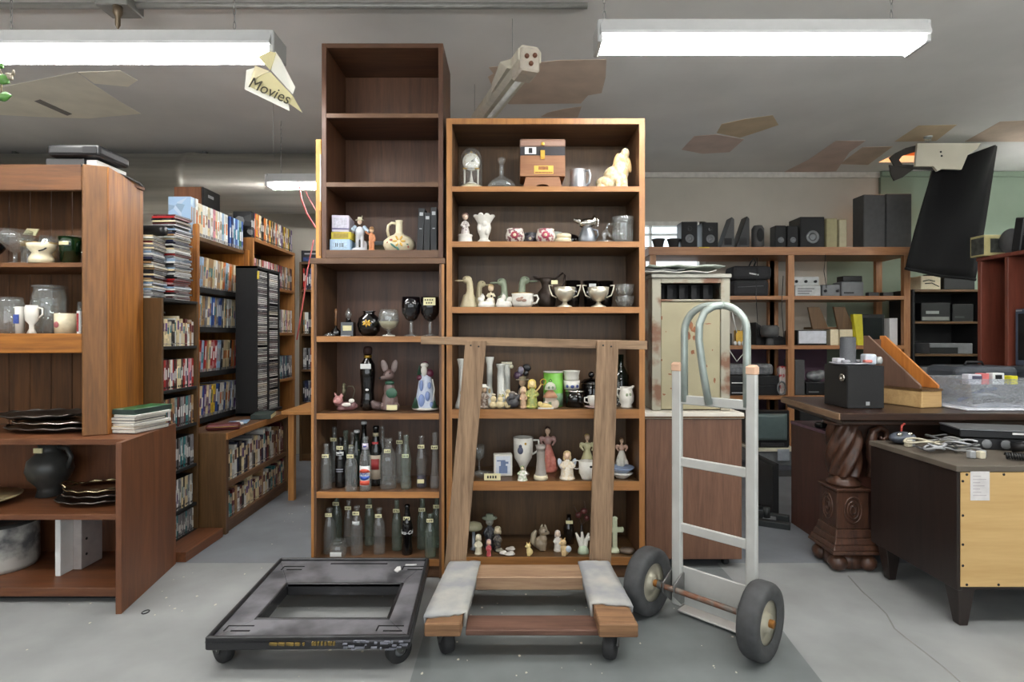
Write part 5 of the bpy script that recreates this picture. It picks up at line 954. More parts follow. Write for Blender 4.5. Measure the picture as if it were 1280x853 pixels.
# ---- shelf 1.253
z=1.2535
def goose(px,Y,lab,col,flip,h=1.0,grp='goose bookends'):
    f=-1 if flip else 1
    orn('goose_bust',lab,'ornament',(sx(px,Y),Y,z),[('body',col,[('l',[(0,0),(4.3,0),(4.2,.8),(3.4,3),(2.6,6),(0,7)],(0,0,0),(1,.7)),('t',[(f*.2,0,4),(f*.6,0,8),(f*.4,0,11.5),(-f*.2,0,13)],[2.4,1.7,1.6,1.8]),('e',-f*.8,0,13.2,2.3,1.7,1.9)],.25),('bill',col,[('r',-f*4.2,0,12.7,2.6,.9,.5,'Y',0)],.18),('eye',M['ink'],[('e',-f*1.6,-1.6,13.8,.25,.2,.25)])],0,grp,h)
gg=C(146,156,132); gc=C(190,178,144)
goose(586,2.65,'cream goose bust facing left at the left end of its shelf',gc,False); goose(600,2.73,'cream goose bust behind the small white doll',gc,True,.9); goose(629,2.73,'green goose bust facing left behind the white hens',gg,False,.98); goose(654,2.74,'green goose bust facing right, behind the painted cup',gg,True,1.05)
orn('doll_figurine','small cream doll figurine behind the two white hens','figurine',(sx(613.5,2.69),2.69,z),[('dress',CR,[('l',[(0,0),(2.4,0),(2,3),(1.2,6.5),(0,8)]),('t',[(-1,0,7),(-2,-.6,5.4)],.5),('t',[(1,0,7),(2,-.6,5.4)],.5)],.2),('head',C(220,196,166),[('e',0,0,9.4,1.4,1.3,1.5)],.15),('hair',C(190,160,110),[('e',0,.5,10.2,1.5,1.2,1.3)]),('dark_trim',C(60,50,44),[('e',.4,-1.4,5.6,.5,.3,.6),('e',1.6,-1.2,5,.4,.3,.5)])])
for px,f,lab in ((608,1,'white china hen dish on the left'),(630,-1,'white china hen dish on the right')):
    orn('hen_dish',lab,'ornament',(sx(px,2.625),2.625,z),[('body',W_,[('l',[(0,0),(3.6,0),(3.9,1.2),(3.4,2.4),(0,3)],(0,0,0),(1,.7)),('e',f*1.6,0,3,1.8,1.4,1.4),('r',-f*2.6,0,3.6,1.6,1,1.3,'Y',f*.6),('e',f*2.6-f*4.4 if f>0 else -.2,0,4.8,1.1,1,1.3)],.22),('comb',C(190,190,184),[('e',-1.8 if f>0 else -.2,0,6.0,.5,.35,.4)])],0,'white china hens')
orn('painted_cup','large white cup painted with brown flowers','cup',(sx(653),2.63,z),[('body',W_,[('l',[(0,0),(3.8,0),(4.8,1.2),(5.2,3.4),(4.9,5.6),(5.2,6.4),(4.9,6.4),(4.6,5.4),(4.9,3.4),(0,1)])]),('handle',W_,[('t',[(4.9,-.3,5.4),(6.8,-.6,5.6),(7.4,-.7,4),(6.6,-.6,2.2),(5,-.3,1.8)],.45)]),('painted_flowers',C(150,120,104),[('e',-1.6,-5,3.4,1.6,.35,.9),('e',.6,-5.1,3.0,1.2,.3,.7),('e',-.4,-5,4.2,.8,.3,.5)]),('gold_rim',M['gold'],[('l',[(4.88,6.4),(5.24,6.4),(5.22,6.65),(4.9,6.65)])])])
bronze=mat('dark_bronze',(58,48,42),.4,.6,.2,20)
orn('bronze_ewer','dark bronze ewer with high looped handle','ewer',(sx(683,2.72),2.72,z),[('body',bronze,[('l',[(0,0),(3.6,0),(4.4,2),(4.8,5),(4,8),(2.2,10),(2.6,12),(4,14.6),(3.6,14.6),(2,11.6),(0,10)]),('r',-4.4,0,14.6,2.4,1.4,.7,'Y',.35)]),('handle',bronze,[('t',[(2.4,0,12.5),(5,0,15),(8,0,17.2),(9,0,16),(8.4,0,12),(6,0,8),(4.2,0,6)],.5)])])
M['plate']=mat('pale_silver_plate',(222,214,194),.32,.7,.12,20)
def trophy(px,lab,tg):
    pr=[('bowl',M['plate'],[('l',[(0,2.4),(1,2.6),(2.8,3.6),(4.6,6.4),(5,9.4),(4.8,9.4),(4.4,6.6),(0,4)])]),('foot',M['plate'],[('l',[(0,0),(3.6,0),(3.4,.5),(1.4,1.4),(1,2.4),(0,2.6)])]),('handle',M['plate'],[('t',[(-3.8,0,4.6),(-6,0,5.6),(-7,0,8.4),(-7.4,0,10.4),(-5.6,0,10.2)],.32)]),('handle',M['plate'],[('t',[(3.8,0,4.6),(6,0,5.6),(7,0,8.4),(7.4,0,10.4),(5.6,0,10.2)],.32)])]
    if tg: pr.append(('price_tag',M['paper'],[('b',-6.6,-3.6,-3.6,-3.5,10.6,12.4)]))
    orn('trophy_cup',lab,'trophy',(sx(px,2.63),2.63,z),pr,0,'silver trophy cups')
trophy(706,'silver two-handled trophy cup with a paper tag',True); trophy(748,'silver two-handled trophy cup right of the tagged one',False)
for px,Y,lab in ((716,2.75,'glossy black tumbler behind the tagged trophy cup'),(738,2.76,'glossy black tumbler with a white sticker behind the right trophy cup'),(757,2.77,'glossy black tumbler at the right end of the black ones')):
    pr=[('body',M['darkglass'],[('l',[(0,0),(3,0),(3.4,6),(3.9,13.6),(3.6,13.6),(3,6),(0,1)])])]
    if px==738: pr.append(('sticker',M['whitep'],[('b',-1.2,2.2,-4,-3.85,10.4,12)]))
    orn('black_tumbler',lab,'tumbler',(sx(px,Y),Y,z),pr,0,'black glass tumblers')
for zz,lab in ((0,'crystal bowl at the bottom of the pair on the right of the trophy shelf'),(.0555,'crystal bowl stacked on another at the right of the trophy shelf')):
    orn('crystal_bowl',lab,'bowl',(sx(781),2.66,z+zz),[('body',M['clear'],[('l',[(0,0),(3.2,0),(4.6,2),(5.2,4.6),(5.4,6.5),(5.1,6.5),(4.8,4.4),(4,2),(0,.8)])]),('cut_pattern',M['chrome'],[('t',[(4.0*math.cos(a),4.0*math.sin(a),1.2),(5.1*math.cos(a+.2),5.1*math.sin(a+.2),4.4)],.12) for a in [PI*2*k/12 for k in range(12)]])],0,'stacked crystal bowls',.84)
# ---- shelf .781
z=.7815
milk=C(228,229,222)
def budvase(px,Y,h,lab):
    orn('bud_vase',lab,'vase',(sx(px,Y),Y,z),[('body',milk,[('l',[(0,0),(3.2,0),(3,1.4),(1.8,5),(1.3,9),(1.4,h-4),(2.2,h),(1.9,h),(1.1,h-4),(0,h-5)])]),('painted_sprig',C(196,170,120),[('e',0,-1.6,7,.6,.3,1.2)])],0,'white bud vases')
budvase(577,2.64,23,'tall white bud vase left of the leaning plank'); budvase(612,2.74,23.5,'tall white bud vase just right of the leaning plank')
def column(px,Y,h,lab,cap):
    pr=[('shaft',milk,[('l',[(0,0),(3.4,0),(3,1.4),(2,3.4),(1.7,4.4),(1.6,h-2),(2.1,h-.8),(2.3,h),(0,h)])])]
    pr.append(('capital',C(214,208,184),[('b',-2.6,2.6,-2.2,2.2,h-1,h),('e',-2.3,-1.4,h-2.2,1,1,1),('e',2.3,-1.4,h-2.2,1,1,1)]) if cap else ('painted_face',C(190,184,90),[('e',-.4,-2.6,5.6,.8,.4,.7),('e',1,-2.4,5.7,.6,.3,.6)]))
    orn('candlestick',lab,'candlestick',(sx(px,Y),Y,z),pr,0,'white column candlesticks')
column(626,2.665,20.5,'white column candlestick with plain top',False); column(633.5,2.76,21,'white column candlestick with scrolled capital',True)
def critter(name,label,px,Y,h,c1,c2,c3,rz=0,cat='figurine',hat=None,wide=1.0,zz=None):
    """little seated or standing figure: base, body, head, arms, with hair or hat"""
    s=h/10.0; c1c,c3c=RGB[c1],RGB[c3]
    pr=[('body',CP(c1c,tuple(int(v*.55+(c3c[i])*.45) for i,v in enumerate(c1c))),[('l',[(0,0),(2.2*wide,0),(2.1*wide,.6),(0,.9)]),('l',[(0,.4),(1.9*wide,.6),(1.7*wide,3),(1.1*wide,5.6),(.7,6.6),(0,6.8)],(0,0,0),(1,.8)),('t',[(-1*wide,0,5.8),(-2*wide,-.6,4.4),(-1,-1.6,3.8)],[.55,.5,.45]),('t',[(1*wide,0,5.8),(2*wide,-.6,4.4),(1,-1.6,3.8)],[.55,.5,.45])],.22),('head',c2,[('e',0,-.1,7.9,1.2,1.15,1.35),('e',0,-1.25,7.75,.2,.28,.22)],.16)]
    if hat=='brim': pr.append(('hat',c3,[('l',[(0,8.8),(2.3,8.8),(2.2,9.1),(1.3,9.2),(1.1,10),(0,10.1)])]))
    else: pr.append(('hair',c3,[('e',0,.4,8.35,1.4,1.2,1.25),('e',-1.05,.2,7.2,.45,.55,1),('e',1.05,.2,7.2,.45,.55,1)],.2))
    return orn(name,label,cat,(sx(px,Y),Y,zz if zz is not None else z),pr,rz,None,s)
flesh=C(222,190,160)
critter('figurine','figurine in a white brimmed hat beside the leaning plank',605,2.63,11,C(120,100,84),flesh,W_,hat='brim')
orn('angel_cluster','cluster of cream cherub figures around a plain candlestick foot','figurine',(sx(626,2.612),2.612,z),[('body',C(222,204,160),[('e',-3.6,0,1.6,1.8,1.6,1.6),('e',-3.4,-.2,4.4,1.4,1.2,1.5),('e',-.4,-.6,1.8,2,1.4,1.8),('e',-.2,-.8,4.4,1.3,1.1,1.3),('e',3.2,0,2,1.8,1.6,2),('e',3.2,-.2,5.4,1.4,1.2,1.4),('e',3.4,.2,7.8,1.2,1.1,1.1)],.22),('white_wings',W_,[('r',4.6,.4,6,.5,.8,1.8,'Y',.5),('r',2.2,.6,6.4,.5,.8,1.8,'Y',-.5)]),('halo',CR,[('e',-3.4,-.2,6.4,1.1,1,.5),('e',-.2,-.7,6,1,1,.5)])])
orn('elephant_figurine','dark grey curled animal figurine beside the cherub cluster','figurine',(sx(638,2.62)+.012,2.62,z),[('body',C(62,60,62),[('e',0,0,2.4,3,2.2,2.4),('e',-1,-.4,5.4,2.2,1.8,2),('r',2,-.4,5,1.2,.8,1.8,'Y',.5),('t',[(-2,-1.6,5.4),(-2.6,-2.2,3.6),(-1.6,-2.4,1.6)],[.9,.7,.5])],.25),('frosted_top',C(150,140,130),[('e',-.6,-.4,7.3,1.6,1.3,.7),('e',1.4,-.8,6.6,.8,.6,.5)],.2)])
orn('dark_bouquet','dark purple flower ornament standing at the back of its shelf','ornament',(sx(651,2.79),2.79,z),[('stem_base',C(40,34,38),[('l',[(0,0),(2.6,0),(2.2,4),(1.2,9),(0,12)])]),('purple_bloom',C(84,62,84),[('e',-1.4,0,14,2.2,1.8,2.2),('e',.2,.2,12,1.8,1.6,1.6)],.3),('grey_bloom',C(140,134,150),[('e',0,-.4,16.6,1.6,1.4,2)]),('black_leaf',C(26,26,28),[('r',3,0,18,2.2,.8,1.8,'Y',.4),('r',2.6,0,15,1.4,.8,1.4,'Y',-.4)],.25)])
critter('figurine','slim pinkish figurine left of the yellow and green one',654,2.625,10.5,C(186,150,120),flesh,C(206,180,140),wide=.75)
t=critter('figurine','yellow-haired figurine in green holding up a small ring',665,2.635,14,C(140,150,84),C(230,206,150),C(226,196,100))
ops(MB(),[('t',[(1.4,-.6,7.4),(3.2,-.8,9.2),(4.2,-.8,11)],.35)]).build('raised_arm',C(222,190,130),t); b=MB(); b.tube([(.052+.013*math.cos(q),-.008,.122+.013*math.sin(q)) for q in [2*PI*k/14 for k in range(14)]],.0022,6,closed=True); b.build('held_ring',M['gold'],t)
critter('lamp_figurine','small figurine with parasol behind the yellow-haired one',653,2.725,14,C(120,104,90),flesh,C(190,176,150),hat='brim',wide=.6)
t=orn('green_canister','tall bright green canister with white rim','canister',(sx(691.5,2.70),2.70,z),[('body',mat('bright_green_print',(112,178,66),.4,0,.12,20),[('l',[(0,0),(4.6,0),(4.7,.4),(4.7,16.2),(0,16.2)])]),('rim',W_,[('l',[(4.4,16.2),(4.85,16.2),(4.85,16.9),(4.3,16.9)])]),('lower_print',C(120,150,120),[('l',[(4.72,.5),(4.76,.5),(4.76,6.5),(4.72,6.5)])])])
orn('house_figurine','small pastel cottage figurine in front of the green canister','figurine',(sx(688,2.625),2.625,z),[('cottage',C(206,190,170),[('b',-2.6,2.8,-1.4,1.4,0,5.4),('e',-2.6,-1,1.6,1.4,1,1.6),('e',2.8,-.8,2,1.3,1,2)],.25),('roof',C(190,140,110),[('l',[(0,5),(3.6,5),(2.4,7),(0,9.6)])]),('bell_top',C(202,202,184),[('l',[(0,8.4),(2.8,8.6),(2.2,11),(.6,12.2),(0,12.2)])]),('ring_handle',M['ink'],[('t',[(0,0,12),(-.7,0,12.8),(0,0,13.6),(.7,0,12.8),(0,0,12)],.2)]),('painted_window',C(110,130,100),[('e',-.8,-2.6,9.8,.6,.3,.6),('e',.9,-2.6,9.8,.6,.3,.6),('b',-1,.4,-1.7,-1.35,1.6,3)])])
orn('sleeping_figurine','low cream and gold reclining figurine at the shelf front','figurine',(sx(682,2.60),2.603,z),[('body',C(224,200,130),[('r',0,0,1.3,3.2,1.2,1.2,'Y',.1),('e',-2.6,-.2,2.2,1.2,1.1,1.2),('t',[(1,0,1.6),(2.6,-.8,.6)],.5)],.2),('white_base',W_,[('b',-3.6,3.6,-1.4,1.4,0,.6)])])
bl=C(60,74,130)
orn('blue_white_mug','white mug at the bottom of the pair, with blue flowers','mug',(sx(714.5,2.69),2.69,z+.083),[('body',W_,[('l',[(0,0),(3.6,0),(4,4.2),(3.7,4.2),(3.3,.4),(0,.4)])]),('blue_flowers',bl,[('e',-2.2,-2.9,1.6,.9,.4,.8),('e',0,-3.7,1.4,.9,.3,.8),('e',2.2,-2.9,1.6,.9,.4,.8)])]); orn('ribbed_cup','white ribbed cup stacked on the blue-flowered mug','cup',(sx(714.5,2.69),2.69,z+.1255),[('body',W_,[('l',[(0,0),(3.4,0),(3.6,1),(3.5,2),(3.9,4),(4.1,4.6),(3.8,4.6),(3.2,1),(0,.5)])])])
orn('black_canister','black canister carrying the white cups','canister',(sx(719,2.66),2.67,z),[('body',M['darkglass'],[('l',[(0,0),(4.4,0),(4.5,7.4),(0,7.4)])]),('silver_rim',M['chrome'],[('l',[(4.3,7.2),(4.7,7.3),(4.7,7.9),(4.3,8.1)])])])
orn('black_teapot','black lidded pot with round knob behind the leaning plank','pot',(sx(739,2.77),2.77,z),[('body',M['darkglass'],[('l',[(0,0),(4.6,0),(5,3),(5,9.6),(4.6,10.4),(0,10.4)])]),('lid',M['darkglass'],[('l',[(0,10.5),(5.2,10.5),(5.2,11),(3.6,12.4),(1,12.9),(0,13)])]),('knob',M['darkglass'],[('e',0,0,14.6,1.5,1.5,1.6)]),('silver_line',M['chrome'],[('l',[(5.0,10.3),(5.3,10.3),(5.3,10.6),(5.0,10.6)])])])
orn('white_cup','white floral cup on a pink saucer partly behind the right plank','cup',(sx(743,2.625),2.625,z),[('saucer',C(216,190,186),[('l',[(0,0),(2.6,0),(4.4,.8),(4.3,1),(0,.6)])]),('body',W_,[('l',[(0,.7),(1.8,.8),(3,3),(3.3,5.6),(3.1,5.6),(2.7,3),(0,1.4)])]),('handle',W_,[('t',[(-3,0,5),(-4.6,0,4.8),(-4.6,0,3),(-2.8,0,2.4)],.35)])])
orn('white_creamer','white cream jug with scrolled handle','jug',(sx(782.5),2.65,z),[('body',W_,[('l',[(0,0),(2.7,0),(2.8,.6),(2.4,1.2),(3.4,3),(3.5,5.4),(2.9,8),(3.1,9.6),(2.8,9.6),(2.6,8),(0,4)]),('r',2.4,0,9.4,1.6,1.2,.7,'Y',-.5)]),('handle',W_,[('t',[(-2.8,-.2,8.6),(-4.6,-.4,8.8),(-4.8,-.4,6.6),(-3.2,-.2,4.4)],.45)]),('painted_sprig',C(150,160,130),[('e',-.4,-3.3,6.2,.6,.3,.8),('e',1.2,-3.1,6.4,.6,.3,.8)])])
orn('green_bottle','dark green tall bottle at the back right behind the cream jug','bottle',(sx(776,2.80),2.80,z),[('body',glass('dark_green_glass',(30,52,38),.5),[('l',[(0,0),(3.6,0),(3.8,1),(3.8,14),(2,18),(1.4,19),(1.4,24.5),(0,24.5)])])])
orn('clear_stopper','clear glass cruet beside the right plank','cruet',(sx(772,2.70),2.70,z),[('body',M['clear'],[('l',[(0,0),(2.2,0),(2.4,4),(1,7),(.8,9),(1.6,11),(0,13)])])])
# ---- shelf .449
z=.4495
orn('glass_dish','wide clear glass dish with a price card in it','dish',(sx(604,2.645),2.645,z),[('body',M['clear'],[('l',[(0,0),(4,0),(6.4,2),(9,4),(8.8,4.2),(6,2.4),(0,.6)],(0,0,0),(1,.8))])],0,None,.58)
t=orn('price_card','cream handwritten price card leaning on the clear glass dish','card',(sx(616,2.585),2.586,z),[('card',M['paper'],[('b',-4,3.6,-.05,.05,.3,3.4)]),('writing',M['ink'],[('b',-2.6+i*1.2,-1.9+i*1.2,-.12,-.05,1.2,2.4) for i in range(4)])])
orn('glass_goblet','faint clear goblet beside the left plank','goblet',(sx(599,2.74),2.74,z),[('body',M['clear'],[('l',[(0,0),(3,0),(3,.3),(.5,1),(.4,6),(2.6,8),(3,13.6),(2.8,13.6),(2.3,8),(0,6.6)])])])
t=thing('delft_tile','white framed tile with blue windmill-like print','tile',(sx(629,2.67),2.67,z),.12); MB().box(-.044,.044,0,.04,0,.105).build('frame',W_,t,bevel=.003); o=MB().box(-.035,.035,-.001,.001,.010,.096).build('picture',C(214,218,226),t)
b=MB(); 
for x0,x1,z0,z1 in [(-.02,.02,.015,.05),(-.012,.012,.05,.072),(-.03,.01,.072,.078),(.005,.025,.06,.07)]: b.box(x0,x1,-.002,-.0008,z0,z1)
b.build('blue_print',C(110,126,160),o)
orn('beer_stein','white footed stein with dark crest and square handle','stein',(sx(654,2.71),2.71,z),[('body',W_,[('l',[(0,0),(3,0),(3,.5),(1.4,1.8),(1.4,3),(2.4,5),(4.2,8),(4.6,11),(4.8,18),(4.5,18),(4.2,10),(0,6)])]),('handle',W_,[('t',[(4.6,0,16.6),(7.4,0,16.6),(7.6,0,13.5),(6.6,0,11),(4.2,0,9.6)],.5)]),('dark_crest',C(70,74,96),[('e',-1.4,-4.5,12.4,1.4,.4,1.8),('e',-1.4,-4.5,14.4,.8,.3,.8)]),('gold_mark',M['gold'],[('e',1,-4.7,15.6,.5,.2,.6)])])
critter('cottage_figurine','white cottage figurine with a small figure beside the stein',653,2.60,7,W_,C(220,200,170),C(120,150,90),wide=1.6)
orn('smoky_vase','slim smoky grey trumpet vase with a lace base','vase',(sx(676,2.615),2.615,z),[('body',mat('smoky_lustre',(150,142,134),.25,0,.1),[('l',[(0,0),(3.2,0),(3,1),(2.4,4),(1.9,9),(2,14),(2.5,16),(2.3,16),(1.6,10),(0,4)])]),('lace_base',CR,[('l',[(2.9,.3),(3.5,.4),(3.1,2),(2.7,2.2)])])])
def lady(px,Y,h,lab,dress,top,hair,dz=0,group=None):
    s=h/20.0
    return orn('lady_figurine',lab,'figurine',(sx(px,Y),Y,z+dz),[('dress',dress,[('l',[(0,0),(4.2,0),(4.6,1.2),(4.2,3),(3.2,7),(1.8,11),(1.3,12.4),(0,12.6)],(0,0,0),(1,.8)),('e',2.6,-1.6,4,1.4,1.4,3),('e',-2.4,-1.8,4,1.4,1.4,3),('e',0,-2.6,4,1.4,1.2,3.4)],.3),('bodice',top,[('e',0,0,13.6,1.8,1.3,2.4),('t',[(-1.4,0,15),(-3.4,-.4,13.6),(-2,-2,12)],[.8,.7,.5]),('t',[(1.4,0,15),(3.4,-.4,13.6),(2,-2,12)],[.8,.7,.5]),('e',-2.6,0,14.6,1.3,1,1.2),('e',2.6,0,14.6,1.3,1,1.2)],.25),('head',C(224,192,164),[('t',[(0,0,15),(0,0,17)],.55),('e',0,-.1,18,1.2,1.2,1.5),('e',0,-1.3,17.9,.2,.25,.2)],.18),('hair',hair,[('e',0,.5,18.7,1.35,1.2,1.3),('e',0,1.2,19.2,.8,.8,.8)],.2)],0,group,s)
lady(684.5,2.775,22,'lady figurine in a long pink dress',CP((212,138,120),(196,112,100),60,(.35,.65)),C(190,150,142),C(60,40,36))
lady(734,2.72,19.5,'tall lady figurine in pale yellow-green behind the right plank',C(202,196,150),C(196,190,150),C(200,170,110))
lady(777,2.72,15.5,'lady figurine in a white dress right of the plank',C(212,208,196),C(196,160,140),C(150,110,70),.02)
t=critter('angel_figurine','white angel figurine with outspread wings and a bouquet',709,2.63,13.6,C(222,212,196),flesh,C(216,190,140),wide=1.25)
for s in (-1,1): ops(MB(),[('r',s*3.0,1.0,6.6,1.2,.4,2.8,'Y',s*.35)]).build('wing',C(196,204,216),t); 
b=MB(); b.tube([(.045+.02*math.cos(q),0,.065+.02*math.sin(q)) for q in [2*PI*k/14 for k in range(14)]],.0025,6,closed=True); b.build('hoop',W_,t)
orn('white_cup','plain white handleless cup with a small dark heart by the right plank','cup',(sx(733.5,2.625),2.625,z),[('body',W_,[('l',[(0,0),(2.4,0),(2.6,.6),(3.6,3),(3.8,8.4),(3.5,8.4),(3.3,3),(0,1)])]),('dark_mark',M['ink'],[('e',1.5,-3.6,6.4,.7,.3,.5)])])
orn('blue_bowl','blue-rimmed bowl stacked in a white one at the right end','bowl',(sx(777,2.65),2.65,z+.0265),[('body',C(130,146,174),[('l',[(0,0),(3,0),(5.4,1.6),(6,2.4),(5.8,2.6),(4.6,1.6),(0,.6)])])],0,'stacked bowls'); orn('white_bowl','white bowl beneath the blue-rimmed one at the right end','bowl',(sx(777,2.65),2.65,z),[('body',W_,[('l',[(0,0),(2.6,0),(3,.5),(5,2),(5.4,2.5),(0,2.5)])])],0,'stacked bowls')
# ---- shelf .099
z=.0995
orn('mushroom_ornament','grey-green mushroom table ornament beside the left plank','ornament',(sx(592,2.68),2.68,z),[('stalk',C(150,160,170),[('l',[(0,0),(2,0),(.8,1),(.7,10),(0,10)])]),('cap',C(150,146,120),[('l',[(0,9.4),(4,9.6),(4.3,10.4),(3.6,12),(1.6,12.8),(0,12.9)])])])
critter('figurine','small pale hooded white figurine in front of the mushroom',598,2.62,9.5,C(214,206,180),C(214,206,180),C(214,206,180),wide=.9)
critter('soldier_figurine','dark soldier figurine with a striped round hat',612,2.70,16,C(40,40,46),C(150,150,140),C(120,126,110),hat='brim',wide=.8)
critter('nutcracker_figurine','tiny red and white figurine at the very front of the bottom shelf',611,2.595,8,C(180,70,76),flesh,C(196,160,160),wide=.65)
critter('figurine','dark small figurine with a pale face right of the soldier',622,2.66,12,C(44,40,42),C(206,190,160),C(180,170,140),wide=.7)
critter('figurine','small pink and dark figurine beside the left plank foot',581,2.63,7.5,C(60,40,44),C(206,170,170),C(190,120,120),wide=.7)
for px,Y,r,lab in ((624,2.64,2.0,'grey pebble nearest the dark figurine'),(629,2.61,1.9,'white pebble left of the flat shell'),(637,2.60,2.6,'flat white shell at the front of the bottom shelf'),(638,2.66,2.4,'pink-topped shell behind the flat white one')):
    orn('pebble',lab,'shell',(sx(px,Y),Y,z),[('body',C(206,200,190) if 'grey' not in lab else C(130,126,110),[('e',0,0,.8,r,r*.7,.8),('e',r*.3,0,1.5,r*.5,r*.4,.5)],.16)])
def sitter(name,label,px,Y,h,col,ear,f=1,tail=True,grp=None):
    s=h/8.0
    pr=[('body',col,[('e',0,0,2.2,2,1.7,2.2),('e',-f*.6,-.3,3.6,1.4,1.3,1.6),('t',[(-f*1,-1,0.2),(-f*1,-1,2.4)],[.6,.6]),('t',[(-f*.1,-1.2,0.2),(-f*.1,-1.2,2.4)],[.6,.6]),('e',-f*.8,-.4,6,1.5,1.3,1.4),('e',-f*2,-.6,5.6,.8,.7,.6)],.2),('ear',ear,[('r',-f*.2,-.2,7.2,.4,.3,1,'Y',.3)]),('ear',ear,[('r',-f*1.5,-.2,7.2,.4,.3,1,'Y',-.3)]),('eye',M['ink'],[('e',-f*1.5,-1.4,6.3,.2,.2,.25)])]
    if tail: pr.append(('tail',ear,[('t',[(f*1.4,.4,1),(f*2.6,.4,2.6),(f*2.2,.4,4.8),(f*1.4,.4,6)],[.6,.9,.9,.4])]))
    return orn(name,label,'figurine',(sx(px,Y),Y,z),pr,0,grp,s)
sitter('puppy_figurine','small cream puppy figurine on the bottom shelf',662,2.60,6.2,C(222,200,140),C(206,176,110),1,False)
sitter('squirrel_figurine','grey-brown squirrel figurine behind the cream puppy',676,2.67,12,C(140,126,106),C(156,146,124),-1)
critter('figurine','white winged figurine with pointed head-dress behind the bear',697,2.66,10,W_,C(222,200,180),C(220,206,200),wide=.9)
t=sitter('bear_figurine','tan bear figurine holding a pale blue disc',706,2.60,8.2,C(206,176,130),C(180,146,96),1,False)
ops(MB(),[('e',1.6,-1.6,3.6,1.3,.4,1.5)]).build('pale_disc',C(190,200,210),t)
orn('dark_bottle','slim dark bottle with a pale tag on the bottom shelf','bottle',(sx(711,2.76),2.76,z),[('body',glass('dark_brown_glass',(50,40,36),.5),[('l',[(0,0),(2.6,0),(2.6,8),(1.2,11),(1.1,14),(0,14)])]),tagp(0,-2.7,11,3.4,1.6)])
orn('dried_flowers','dark red-brown dried flowers in a small stand','ornament',(sx(727,2.78),2.78,z),[('stand',C(44,36,34),[('l',[(0,0),(2,0),(1,2),(.6,8),(0,9)])]),('bloom',C(110,60,56),[('e',-1.6,0,13,1.6,1.2,1.6),('e',1.2,0,15,1.8,1.3,1.6),('e',2.6,0,11.6,1.4,1.2,1.5)],.3),('twig',C(96,76,62),[('t',[(0,0,8),(-2,0,14),(-4,0,18)],.25),('t',[(0,0,8),(2.4,0,13),(1.4,0,19.5)],.25),('t',[(0,0,8),(3.2,0,11),(4.4,0,14)],.25)])])
orn('hands_ornament','pale green ornament of two raised white hands','ornament',(sx(729,2.63),2.63,z),[('base',C(180,196,170),[('l',[(0,0),(2.6,0),(2.6,1),(1.8,3.4),(0,4)])]),('hands',W_,[('t',[(-1,0,3),(-2.2,0,6.5),(-3.4,0,9.6)],[1,.9,.5]),('t',[(1,0,3),(1.6,0,6.5),(2.6,0,9.4)],[1,.9,.5]),('t',[(-.4,0,3),(-.4,0,7),(-.6,0,10)],[1,.9,.5]),('e',2.8,-.2,7,1,.8,1)],.22)])
orn('cross_ornament','pale green standing cross ornament right of the plank','ornament',(sx(768.5,2.65),2.65,z),[('body',C(196,202,172),[('l',[(0,0),(2.6,0),(2.4,.8),(1.2,2),(0,2.4)]),('b',-1.1,1.1,-.6,.6,1.5,15.6),('b',-3.4,3.4,-.6,.6,9.2,11.4),('e',-3.4,0,10.3,1,.8,1.4),('e',3.4,0,10.3,1,.8,1.4),('e',0,0,15.6,1.4,.8,1)],.2)])
orn('grey_dish','low brown-grey dish at the right end of the bottom shelf','dish',(sx(784,2.63),2.63,z),[('body',C(96,84,72),[('l',[(0,0),(2.4,0),(3.8,1),(3.2,2),(0,2.6)],(0,0,0),(1,.8))])])
# ================================================================ glass bottles
def bottle(px,Y,z,h,r,kind,lab,glassm,tagz=None,extra=None,grp='old glass soda bottles'):
    s=h*100; R_=r*100
    prof={'soda':[(0,0),(R_*.95,0),(R_,s*.03),(R_,s*.55),(R_*.9,s*.64),(R_*.5,s*.80),(R_*.42,s*.93),(R_*.5,s*.94),(R_*.5,s*.985),(R_*.42,s)],
          'hour':[(0,0),(R_*.92,0),(R_*.98,s*.05),(R_*.8,s*.28),(R_*.95,s*.45),(R_,s*.52),(R_*.8,s*.66),(R_*.5,s*.82),(R_*.42,s*.93),(R_*.5,s*.945),(R_*.5,s*.985),(R_*.42,s)],
          'milk':[(0,0),(R_*.95,0),(R_,s*.03),(R_,s*.55),(R_*.95,s*.66),(R_*.4,s*.84),(R_*.38,s*.93),(R_*.48,s*.94),(R_*.48,s),(R_*.4,s)],
          'slim':[(0,0),(R_*.9,0),(R_,s*.03),(R_,s*.2),(R_*.8,s*.3),(R_*.62,s*.6),(R_*.5,s*.85),(R_*.55,s*.95),(R_*.5,s)]}[kind]
    pr=[('glass_body',glassm,[('l',prof)])]
    t=orn('glass_bottle',lab,'bottle',(sx(px,Y),Y,z),pr,0,grp)
    if tagz:
        rr=R_*.62; ops(MB(),[('b',-1.55,1.55,-rr-.06,-rr,tagz*s-.85,tagz*s+.85)]).build('price_tag',M['paper'],t)
        rd=random.Random(int(px)); b=MB()
        for i in range(4): b.box((-1.2+i*.62)/100,(-1.2+i*.62+rd.uniform(.2,.45))/100,-(rr+.12)/100,-(rr+.06)/100,(tagz*s-.45)/100,(tagz*s+rd.uniform(.1,.45))/100)
        b.build('tag_writing',M['ink'],t)
    if extra: extra(t,R_,s)
    return t
cg=M['clear']; gg_=M['greenglass']; dgk=M['darkglass']; mg=glass('mid_green_glass',(222,236,226),.14)
def wrap_label(t,name,m,r,z0,z1,a0=-1.0,a1=1.0,par=None):
    n=10; g=[[(r*math.sin(a0+(a1-a0)*i/n),-r*math.cos(a0+(a1-a0)*i/n),zz) for i in range(n+1)] for zz in (z0,z1)]
    return MB().sheet(g,.0006).build(name,m,par or t)
